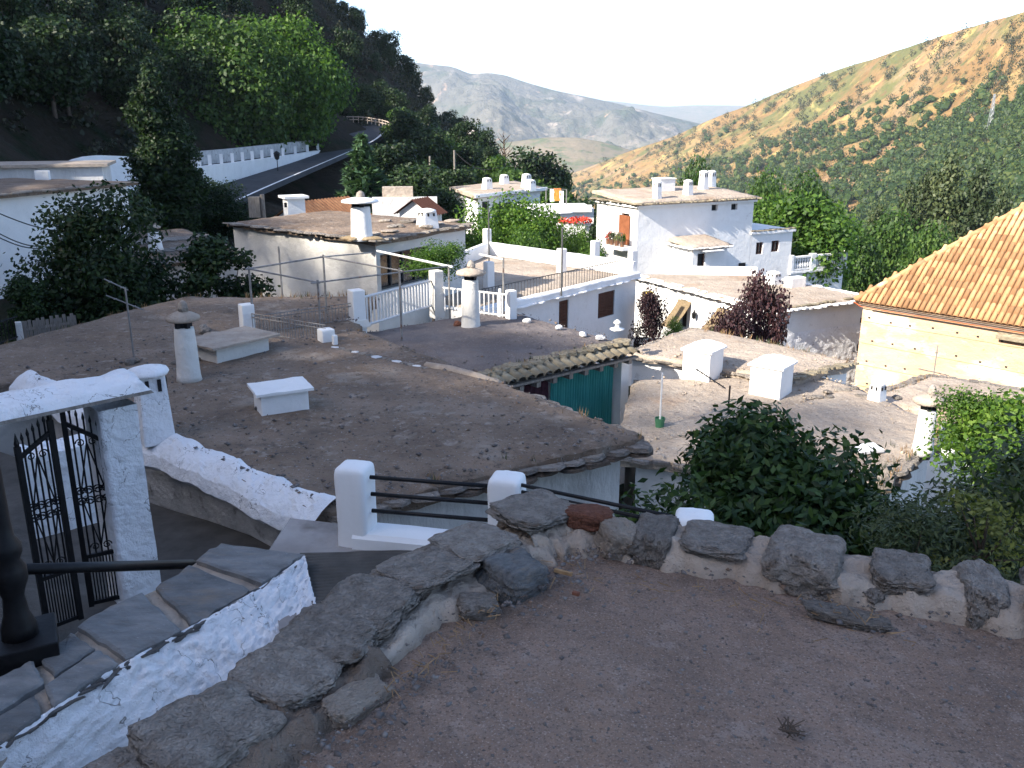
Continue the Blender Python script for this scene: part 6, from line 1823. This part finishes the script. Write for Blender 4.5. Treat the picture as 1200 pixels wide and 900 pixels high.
# --- broad bush below the terrace
proto('fig', l_fig, 3.2, 1.3, 46, 32000, .045, 3, 'round', .30, shell=.42, up=.5, aspect=2.4)
c = EYE + ray(895, 582) * 8.6
o = plant('fig', 'broadleaf_bush', 'dense dark green broadleaved bush behind the low parapet', 'bush', (c.x, c.y, c.z - 2.46), 1.0, .4)
proto('fig2', l_fig, 3.0, 1.0, 24, 11000, .047, 8, 'round', .30, shell=.35, up=.5, aspect=2.4)
c = EYE + ray(998, 612) * 8.5
plant('fig2', 'broadleaf_bush', 'smaller dark green bush growing against the large one beside the grey wall', 'bush', (c.x, c.y, c.z - 2.0), .85, 1.4)
# --- fine leaved shrubs on the right
proto('rosemary', l_shrub, 2.2, 1.0, 26, 11000, .028, 5, 'shrub', 0, shell=.6, up=.9, aspect=3.2)
for px, py, t, s, rz, lab in ((1140, 672, 7.4, .9, 0, 'grey green feathery shrub beside the grey stained wall'), (1225, 650, 7.2, 1.1, 2, 'tall feathery grey green shrub below the sunlit vine'), (1060, 668, 6.8, .62, 4, 'small feathery shrub just behind the parapet stones')):
    c = EYE + ray(px, py) * t; plant('rosemary', 'feathery_shrub', lab, 'shrub', (c.x, c.y, c.z - 1.25 * s), s, rz)
proto('yellow', l_yellow, 1.0, .42, 16, 900, .026, 6, 'shrub', 0, shell=.8, up=.6, aspect=2)
c = EYE + ray(1152, 640) * 6.5; plant('yellow', 'yellow_shrub', 'pale yellow green twiggy shrub standing out of the dark shrubs', 'shrub', (c.x, c.y, c.z - .46), .95, .5)
# --- vine on the right
proto('vine', l_bright, 1.6, 1.4, 30, 8000, .055, 9, 'shrub', 0, shell=.5, up=.5, aspect=1.6)
for px, py, t, s, lab in ((1205, 512, 12.5, .85, 'bright green sunlit vine spilling over beside the stone trough'), (1255, 520, 11.5, 1.0, 'bright vine mass climbing beyond the feathery shrubs'), (1222, 575, 10.2, .85, 'shaded lower vine growth between the feathery shrub and the trough')):
    c = EYE + ray(px, py) * t; plant('vine', 'grape_vine', lab, 'vine', (c.x, c.y, c.z - .8 * s), s, px)
c = EYE + ray(1150, 492) * 13; plant('vine', 'grape_vine', 'small bright vine tip reaching over the stone trough towards the round chimney', 'vine', (c.x, c.y, c.z - .45), .55, 2.2)
for po_, pc, i_ in POTS:
    fv, ff = leaf_cloud(i_ + 3, [(pc.x, pc.y, pc.z + .42, .2, .2, .2), (pc.x + .08, pc.y - .05, pc.z + .55, .12, .12, .14)], 160, .06)
    link_mesh('foliage', np_mesh('foliage', fv, ff), (m_red, l_mid, l_yellow, l_bright)[i_], po_, (0, 0, 0))
# --- vines on the middle terraces
c = PY(512, 300, 26.5); plant('vine', 'grape_vine', 'bright green vine hanging over the pipe frame in front of the glazed porch', 'vine', (c.x, c.y, c.z - .55), .85, .3, sz=.7)
tz_ = MB(); tz_.tube([(c.x - .2, c.y, c.z - 2.6), (c.x - .1, c.y, c.z - 1.4), (c.x, c.y, c.z)], [.05, .045, .03], 6)
tag(tz_.build('vine_stem', m_bark), 'twisted bare vine stem rising behind the white picket gate', 'vine')
# --- trees by the left houses
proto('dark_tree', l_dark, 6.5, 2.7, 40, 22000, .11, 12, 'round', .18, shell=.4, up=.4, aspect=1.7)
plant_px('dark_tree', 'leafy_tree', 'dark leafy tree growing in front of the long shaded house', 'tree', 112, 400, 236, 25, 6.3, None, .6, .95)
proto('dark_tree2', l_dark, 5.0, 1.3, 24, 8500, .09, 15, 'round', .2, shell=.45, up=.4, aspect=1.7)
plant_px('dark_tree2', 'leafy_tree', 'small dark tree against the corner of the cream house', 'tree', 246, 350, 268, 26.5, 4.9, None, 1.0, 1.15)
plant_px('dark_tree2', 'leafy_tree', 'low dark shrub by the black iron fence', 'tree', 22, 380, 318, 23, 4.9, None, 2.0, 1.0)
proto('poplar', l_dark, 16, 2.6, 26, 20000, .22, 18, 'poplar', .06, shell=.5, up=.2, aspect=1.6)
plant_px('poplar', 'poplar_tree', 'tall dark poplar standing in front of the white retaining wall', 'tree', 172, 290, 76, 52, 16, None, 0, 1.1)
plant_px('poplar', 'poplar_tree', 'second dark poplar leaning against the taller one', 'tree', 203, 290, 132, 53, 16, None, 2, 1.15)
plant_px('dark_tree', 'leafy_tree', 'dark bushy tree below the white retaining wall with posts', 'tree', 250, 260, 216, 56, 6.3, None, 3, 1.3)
proto('walnut', l_mid, 14, 6.5, 60, 30000, .25, 22, 'round', .22, shell=.35, up=.5, aspect=1.5)
proto('walnut_b', l_bright, 14, 6.0, 54, 26000, .25, 23, 'round', .22, shell=.35, up=.5, aspect=1.5)
plant_px('walnut', 'walnut_tree', 'big spreading tree with sunlit crown above the white retaining wall', 'tree', 255, 175, 34, 88, 13.6, None, .4, .95, -7)
plant_px('walnut_b', 'walnut_tree', 'big bright crowned tree where the dark slope meets the road', 'tree', 335, 175, 26, 96, 13.6, None, 2.0, .82, -7)
plant_px('walnut', 'walnut_tree', 'broad dark tree left of the sunlit crowns above the wall', 'tree', 195, 175, 60, 84, 13.6, None, 4, .9, -7)
conifer('fir', l_pine, 9, 3.0, 4)
plant_px('fir', 'fir_tree', 'blue green fir tree at the edge of the road bank', 'tree', 423, 255, 157, 58, 9.0, None, 1, 1.0)
# --- dark trees on the shaded slope
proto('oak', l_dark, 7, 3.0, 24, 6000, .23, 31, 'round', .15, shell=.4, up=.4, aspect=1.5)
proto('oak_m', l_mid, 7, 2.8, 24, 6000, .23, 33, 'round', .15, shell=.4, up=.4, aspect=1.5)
rnd = random.Random(12)
cnt = 0
used = []
tries = 0
while cnt < 150 and tries < 4000:
    tries += 1
    y = rnd.uniform(62, 215); x = rnd.uniform(-75, 4)
    if x > -27 and y < 128 and x < -13: continue
    u = x / y
    if u < -.62: continue
    z = gz(x, y)
    if any((x - a) ** 2 + (y - b) ** 2 < 11 for a, b in used): continue
    if y < 110 and x > -12: continue
    if x > -28 and y < 100: continue
    used.append((x, y)); cnt += 1
    plant('oak', 'holm_oak', 'dark holm oak growing on the shaded slope left of the valley', 'tree', (x, y, z - .4), rnd.uniform(.45, .95), rnd.random() * 6, 'dark oaks on the shaded slope')
for px, pt, y, key, sc_, lab in ((470, 128, 112, 'oak_m', 1.1, 'fresh green tree beside the guard rail bend'), (500, 150, 104, 'oak', 1.2, 'dark round tree right of the fir'), (520, 158, 110, 'oak_m', 1.1, 'fresh green tree behind the slim pole'), (455, 170, 84, 'oak', 1.3, 'dark tree right behind the fir tree'),
    (548, 172, 112, 'oak', 1.1, 'dark tree behind the pale pole'), (575, 185, 105, 'oak_m', 1.0, 'green tree above the left chimney of the far porch house'), (610, 200, 100, 'oak_m', 1.0, 'light green tree behind the middle of the far porch house'), (628, 180, 118, 'oak', 1.1, 'tall near black tree behind the far porch house'),
    (487, 196, 74, 'oak', 1.2, 'dark tree close behind the slim pole'), (530, 200, 82, 'oak', 1.1, 'dark rounded tree left of the far porch house'), (515, 222, 62, 'oak', .9, 'low dark bush between shed and far porch house'), (660, 222, 84, 'oak_m', 1.0, 'green tree right of the drying towels'), (680, 238, 78, 'oak', 1.0, 'dark bushy tree left of the tall white house'),
    (650, 200, 120, 'oak_m', .8, 'small green tree at the foot of the middle hill'), (700, 262, 66, 'oak', .8, 'dark bush hiding the left side of the tall white house')):
    plant_px(key, 'hill_tree', lab, 'tree', px, 0, pt, y, 6.8, None, px, sc_)
for k in range(26):
    x, y = rnd.uniform(-50, -27), rnd.uniform(52, 88)
    if x / y < -.66: continue
    plant('oak', 'holm_oak', 'dark holm oak growing on the shaded slope left of the valley', 'tree', (x, y, gz(x, y) - .4), rnd.uniform(.6, 1.1), rnd.random() * 6, 'dark oaks on the shaded slope')
# bare dead tree on the crest
dt = PY(590, 200, 150); dtop = PY(590, 162, 150)
d0 = thing('dead_tree', 'bare leafless tree standing on the crest before the middle hill', 'tree', (dt.x, 150, dt.z - 3))
tm = MB(); hh = dtop.z - dt.z + 3
tm.tube([(dt.x, 150, dt.z - 3), (dt.x + .2, 150, dt.z + hh * .3), (dt.x, 150, dtop.z)], [.3, .2, .04], 6)
for k in range(16):
    a = k * 2.4; z = dt.z + hh * (.05 + .04 * k); l = 2.6 - .11 * k
    tm.tube([(dt.x, 150, z), (dt.x + math.cos(a) * l * .6, 150 + math.sin(a) * l * .6, z + l * .5), (dt.x + math.cos(a + .2) * l, 150 + math.sin(a) * l, z + l)], [.1, .06, .02], 4)
tm.build('trunk', m_bark, d0, True)
# --- bright trees between the houses
proto('garden', l_bright, 6, 2.6, 36, 14000, .115, 41, 'round', .2, shell=.4, up=.5, aspect=1.6)
for px, pt, y, wd, lab in ((588, 233, 47, 1.05, 'bright green rounded garden tree behind the roof terrace'), (622, 240, 48, .9, 'bright green garden tree right of the rounded one behind the roof terrace'), (560, 262, 45, .7, 'bright garden bush at the corner of the cream house'), (655, 262, 50, .75, 'yellowish green garden tree under the parasols'), (612, 270, 43.5, .8, 'low green hedge tree just behind the terrace parapet'), (694, 285, 46, .5, 'bright bush at the foot of the tall white house'), (676, 268, 52, .6, 'dark green garden bush below the flower gallery')):
    plant_px('garden', 'garden_tree', lab, 'tree', px, 0, pt, y, 5.9, None, px * .7, wd)
fl = np.random.RandomState(6)
q = PY(672, 257, 57)
fv, ff = leaf_cloud(4, [(q.x - .7, q.y - .4, q.z - .05, .5, .5, .22), (q.x, q.y - .4, q.z - .02, .5, .5, .25), (q.x + .7, q.y - .4, q.z, .5, .5, .22)], 500, .09)
link_mesh('flowers', np_mesh('flowers', fv, ff), m_red, fb)
# --- purple tree and shrubs by the low house
proto('plum', l_purple, 3.6, 1.35, 24, 7000, .075, 51, 'round', .25, shell=.45, up=.4, aspect=1.7)
plant_px('plum', 'plum_tree', 'purple leaved plum tree in front of the bright low house', 'tree', 896, 0, 331, 27.5, 3.5, None, .5, .46)
plant_px('plum', 'plum_tree', 'low spreading purple shrub left of the plum tree', 'tree', 860, 0, 362, 27, 3.5, None, 2.5, .58)
plant_px('plum', 'dark_shrub', 'dark shrub at the corner of the terrace house below the yellow box', 'shrub', 763, 0, 345, 33, 3.5, None, 1.5, .5)
plant_px('garden', 'garden_bush', 'small bright green bush under the left reed blind', 'bush', 790, 0, 374, 37.5, 5.9, None, 1.5, .5)
yb = PY(759, 349, 34)
tag(MB().box(tuple(yb), (.34, .3, .5), .5).build('yellow_box', m_yellow, None, False, .03), 'small yellow box fixed on the bright wall above the dark shrub', 'box')
# --- vine over the balustrade and trees right of the tall house
proto('vine_tree', l_bright, 5, 1.9, 30, 10000, .11, 55, 'round', .25, shell=.45, up=.4, aspect=1.5)
for px, pt, y, wd, lab in ((940, 238, 56, 1.0, 'bright vine arching over the balustraded terrace'), (905, 240, 60, .8, 'green climber behind the lower wing of the tall house'), (965, 262, 58, .7, 'bright vine hanging at the end of the balustrade')):
    plant_px('vine_tree', 'terrace_vine', lab, 'vine', px, 0, pt, y, 4.8, None, px, wd)
proto('aspen', l_olive, 14, 2.7, 24, 16000, .18, 61, 'poplar', .08, shell=.5, up=.3, aspect=1.6)
proto('broad', l_mid, 10, 4.6, 46, 18000, .20, 63, 'round', .15, shell=.4, up=.5, aspect=1.6)
for px, pt, y, key, H_, wd, lab in ((1118, 186, 100, 'aspen', 14, .75, 'tall pale green poplar behind the church'), (1090, 205, 104, 'aspen', 14, .7, 'slightly shorter pale green poplar left of the tall one'), (1150, 200, 98, 'aspen', 14, .75, 'pale green poplar close to the church roof ridge'), (1065, 222, 100, 'aspen', 14, .7, 'pale poplar at the left end of the poplar row'), (1180, 225, 96, 'aspen', 14, .6, 'low poplar beyond the church hip'),
    (1010, 280, 72, 'broad', 9.6, .62, 'bright broad tree right of the balustraded terrace'), (1045, 268, 78, 'broad', 9.6, .6, 'broad green tree in front of the poplar row'), (985, 262, 84, 'broad', 9.6, .55, 'green tree behind the end of the balustrade'), (950, 225, 92, 'broad', 9.6, .5, 'green tree rising behind the terrace vine'), (900, 222, 96, 'broad', 9.6, .45, 'green tree behind the right corner of the tall house'),
    (1085, 282, 70, 'broad', 9.6, .55, 'bright broad tree just left of the church hip'), (815, 205, 100, 'broad', 9.6, .4, 'green tree top showing behind the roof chimneys of the tall house'), (1030, 245, 110, 'aspen', 14, .7, 'dusky poplar between the terrace vine and the poplar row')):
    plant_px(key, 'valley_tree', lab, 'tree', px, 0, pt, y, H_, None, px * .3, wd)
# --- woods and scrub on the sunny hill
def far_proto(seed, n, R_, H_, blob=True):
    lb = lobes_round(seed, R_, H_, 7, 0, .6, .5)
    v, f = leaf_cloud(seed, lb, n, R_ * .22, .25, .4, 1.3)
    if not blob: return v, f
    bm = bmesh.new(); bmesh.ops.create_icosphere(bm, subdivisions=1, radius=1)
    bv = np.array([(p.co.x, p.co.y, p.co.z) for p in bm.verts]); bf = np.array([[q.index for q in t.verts] + [t.verts[2].index] for t in bm.faces])
    bm.free()
    k = np.array([1 + .55 * fbm(a * 1.7 + seed, b * 1.7, c * 1.7, 3) for a, b, c in bv])
    bv = bv * (k * R_ * .66)[:, None] * np.array([1, 1, .8]) + np.array([0, 0, H_ * .5])
    tri = bf[:, :3]; tv = bv[tri.ravel()]        # loose faces, so each takes its own tint
    o = len(v)
    bq = np.stack([np.arange(0, len(tv), 3), np.arange(1, len(tv), 3), np.arange(2, len(tv), 3)], 1) + o
    mid = (tv[0::3] + tv[2::3]) / 2
    v2 = np.concatenate([v, tv, mid]); qd = np.stack([bq[:, 0], bq[:, 1], bq[:, 2], np.arange(len(mid)) + o + len(tv)], 1)
    return v2, np.concatenate([f, qd])
FP = [far_proto(70 + k, 90, 1.0, 1.5) for k in range(4)]
FPL = [far_proto(80 + k, 200, 1.0, 1.6) for k in range(3)]
fmes = {}
def wood_y(px): return np.interp(px, [560, 655, 700, 760, 830, 900, 1000, 1100, 1200, 1400], [250, 236, 224, 208, 196, 186, 168, 140, 104, 60])
rw = np.random.RandomState(17)
trees, shrubs = [], []
while len(trees) < 4200:
    px, py = rw.uniform(600, 1330), rw.uniform(20, 318)
    if py < np.interp(px, [560, 655, 735, 830, 930, 1070, 1200, 1330], [262, 212, 182, 146, 106, 58, 20, -10]) + 3: continue
    p = right_hill.at(px, py)
    k = (py - wood_y(px)) / 26 + 1.9 * float(vfbm(np.array([p[0] / 95.]), np.array([p[1] / 95.]), 3, 40)[0]) * 1.6
    if rw.rand() < 1 / (1 + math.exp(-3.2 * k)): trees.append((p, px, py))
FS = [far_proto(90 + k, 40, 1.0, 1.2, False) for k in range(3)]
while len(shrubs) < 2600:
    px, py = rw.uniform(590, 1330), rw.uniform(10, 250)
    if py < np.interp(px, [560, 655, 735, 830, 930, 1070, 1200, 1330], [262, 212, 182, 146, 106, 58, 20, -10]) + .5: continue
    p = right_hill.at(px, py)
    k = float(vfbm(np.array([p[0] / 60.]), np.array([p[1] / 60.]), 3, 77)[0])
    if rw.rand() < .40 + 1.2 * k: shrubs.append((p, px, py))
def mass(items, protos, rfun, name, mat, label, cat):
    Vs, Fs, o = [], [], 0
    for p, px, py in items:
        v, f = protos[rw.randint(len(protos))]
        r = rfun(p); a = rw.rand() * 6.28
        c_, s_ = math.cos(a), math.sin(a)
        w = v @ np.array([[c_, s_, 0], [-s_, c_, 0], [0, 0, 1]]) * np.array([r, r, r * rw.uniform(.8, 1.5)]) + p - np.array([0, 0, r * .15])
        Vs.append(w); Fs.append(f + o); o += len(v)
    ob = link_mesh(name, np_mesh(name, np.concatenate(Vs), np.concatenate(Fs)), mat)
    tag(ob, label, cat, kind='stuff')
trees.sort(key=lambda t: np.hypot(t[0][0], t[0][1])); shrubs.sort(key=lambda t: np.hypot(t[0][0], t[0][1]))
l_wood = leafmat('leaf_wood', (.016, .036, .010), (.034, .066, .016), (.085, .115, .028), .3)
l_scrub = leafmat('leaf_scrub', (.024, .030, .013), (.042, .048, .021), (.075, .075, .034), .15)
mass(trees[260:], FP, lambda p: rw.uniform(2.6, 5.6), 'valley_wood', l_wood, 'mixed green woods covering the lower part of the sunny hill', 'woods')
mass(shrubs[280:], FS, lambda p: rw.uniform(1.2, 4.2) * min(1.6, np.hypot(p[0], p[1]) / 700), 'hill_scrub', l_scrub, 'small dark bushes dotted over the upper golden hillside', 'scrub')
def singles(items, protos, mat, rlo, rhi, name, label, cat, group):
    mes = []
    for v, f in protos:
        me = np_mesh(name, v, f); me.materials.append(mat); mes.append(me)
    for p, px, py in items:
        o = bpy.data.objects.new(name, mes[rw.randint(len(mes))]); C.objects.link(o)
        r = rw.uniform(rlo, rhi); o.location = (p[0], p[1], p[2] - r * .15); o.scale = (r, r, r * rw.uniform(.8, 1.4)); o.rotation_euler = (0, 0, rw.rand() * 6.28)
        tag(o, label, cat, group)
singles(trees[:260], FPL, l_wood, 2.8, 5.0, 'wood_tree', 'rounded green tree at the lower edge of the valley woods', 'tree', 'trees at the near edge of the woods')
singles(shrubs[:280], FPL, l_scrub, 1.0, 2.2, 'hillside_shrub', 'dark round shrub on the golden dry hillside', 'shrub', 'shrubs dotted over the dry hill')
# undergrowth on the shaded slope
und = []
ru = np.random.RandomState(5)
while len(und) < 4600:
    y = ru.uniform(58, 235); x = ru.uniform(-95, 12)
    if x / y < -.68 or (-27 < x < -13.5 and y < 126): continue
    und.append((x, y))
ux, uy = np.array([u[0] for u in und]), np.array([u[1] for u in und]); uz = ground_np(ux, uy)
mass([(np.array([a, b, c_]), 0, 0) for a, b, c_ in zip(ux, uy, uz)], FS, lambda p: rw.uniform(.5, 1.7), 'slope_undergrowth', leafmat('leaf_under', (.012, .020, .008), (.026, .032, .014), (.05, .05, .026), .15), 'dark scrub covering the shaded slope', 'scrub')
# village greenery between the houses
vg = []
while len(vg) < 700:
    y = ru.uniform(40, 130); x = ru.uniform(-12, 60)
    if 2 < x < 24 and y < 64: continue
    if x / y > .55: continue
    vg.append((x, y))
ux, uy = np.array([u[0] for u in vg]), np.array([u[1] for u in vg]); uz = ground_np(ux, uy)
mass([(np.array([a, b, c_]), 0, 0) for a, b, c_ in zip(ux, uy, uz)], FS, lambda p: rw.uniform(.7, 2.0), 'valley_undergrowth', l_mid, 'green undergrowth between the houses and the valley', 'undergrowth')
# loose stones, chips and dry tufts lying on the earth roofs
def roof_litter(parent, q, z, n, seed, mat):
    r = np.random.RandomState(seed)
    base = np.array([(1, 0, 0), (-1, 0, 0), (0, 1, 0), (0, -1, 0), (0, 0, 1), (0, 0, -1)], float)
    fc = np.array([(0, 2, 4), (2, 1, 4), (1, 3, 4), (3, 0, 4), (2, 0, 5), (1, 2, 5), (3, 1, 5), (0, 3, 5)])
    V, F = [], []
    for k in range(n):
        u, v_ = r.rand(), r.rand()
        if k % 3 == 0:
            e = r.randint(4); d_ = abs(r.randn()) * .05
            u, v_ = ((u, d_), (1 - d_, v_), (u, 1 - d_), (d_, v_))[e]
        u, v_ = min(max(u, .01), .99), min(max(v_, .01), .99)
        x = (q[0][0] * (1 - u) + q[1][0] * u) * (1 - v_) + (q[3][0] * (1 - u) + q[2][0] * u) * v_
        y = (q[0][1] * (1 - u) + q[1][1] * u) * (1 - v_) + (q[3][1] * (1 - u) + q[2][1] * u) * v_
        s = .007 + .035 * r.rand() ** 7
        F.append(fc + 6 * k); V.append(base * s * (.6 + .8 * r.rand(3)) * np.array([1, 1, .7]) + r.randn(6, 3) * s * .15 + np.array([x, y, z + .055 * fbm(x * .7, y * .7, seed, 3) + .01]))
    tag(link_mesh('roof_gravel', np_mesh('roof_gravel', np.concatenate(V), np.concatenate(F)), mat, parent), kind='stuff')
m_peb_tan = surf('tan_gravel', [(0.3, (.22, .17, .13)), (0.5, (.36, .30, .24)), (0.7, (.50, .43, .35))], 14, bstr=0)
roof_litter(h1, Q1, ZR1 + .02, 2600, 3, m_peb); roof_litter(h3, Q3, ZR1 - .1, 1600, 8, m_peb); roof_litter(h2, Q2, ZR2 + .03, 1100, 13, m_peb)
roof_litter(h5, q5, ZR5 + .02, 900, 21, m_peb_tan); roof_litter(h5, q5b, ZR5 + .02, 700, 24, m_peb_tan); roof_litter(h4, Q4, ZR4 + .03, 900, 31, m_peb_tan)
def tufts(parent, A, B, z, n, seed, h=.14, inset=.15, green=.35):
    r = random.Random(seed); L_ = math.hypot(B[0] - A[0], B[1] - A[1]); nx, ny = (B[1] - A[1]) / L_, -(B[0] - A[0]) / L_
    for nm, mt, share in (('dry_tufts', m_strawc, 1 - green), ('green_weeds', l_olive, green)):
        mb = MB()
        for k in range(int(n * share)):
            t = r.random(); o = -abs(r.gauss(0, inset)); x, y = lerp2(A, B, t); x += nx * o; y += ny * o
            for b in range(r.randint(4, 9)):
                a, l = r.random() * 6.283, h * r.uniform(.4, 1.2); w_ = .006 + .004 * r.random()
                px_, py_ = x + r.gauss(0, .025), y + r.gauss(0, .025)
                tip = (px_ + math.cos(a) * l * .6, py_ + math.sin(a) * l * .6, z + l)
                mb.add([(px_ - math.sin(a) * w_, py_ + math.cos(a) * w_, z - .03), (px_ + math.sin(a) * w_, py_ - math.cos(a) * w_, z - .03), tip], [(0, 1, 2)])
        tag(mb.build(nm, mt, parent), kind='stuff')
tufts(h1, Q1[0], Q1[1], ZR1, 14, 1, .09); tufts(h1, Q1[1], Q1[2], ZR1, 16, 2, .09); tufts(h3, Q3[2], Q3[3], ZR1 - .1, 40, 3); tufts(h3, Q3[3], Q3[0], ZR1 - .1, 60, 4)
tufts(h2, Q2[0], Q2[1], ZR2 + .02, 24, 5, .10); tufts(h4, Q4[2], Q4[3], ZR4 + .03, 40, 6); tufts(h5, q5[1], q5[2], ZR5 + .02, 40, 7); tufts(h6, Q6[3], Q6[0], ZR6 + .02, 30, 8)
# sparse trees added on the crest outside the view (they break the light on the middle roofs)
proto('crest', l_mid, 7, 2.9, 34, 3400, .12, 91, 'round', .2, shell=.6, up=.4, aspect=1.6)
for k in range(19):
    t = k / 18
    bx_, by_ = 1.8 + (-11.5) * t, 14.5 + 38 * t
    L_ = 61
    x, y = bx_ + SUN_H.x * L_ + rnd.uniform(-1.5, 1.5), by_ + SUN_H.y * L_ + rnd.uniform(-1, 1)
    plant('crest', 'sun_filter_tree', 'unseen open crowned tree added on the crest to thin the sunlight', 'tree', (x, y, gz(x, y) - .3), rnd.uniform(.80, 1.0), k, 'unseen trees added to filter the sun')
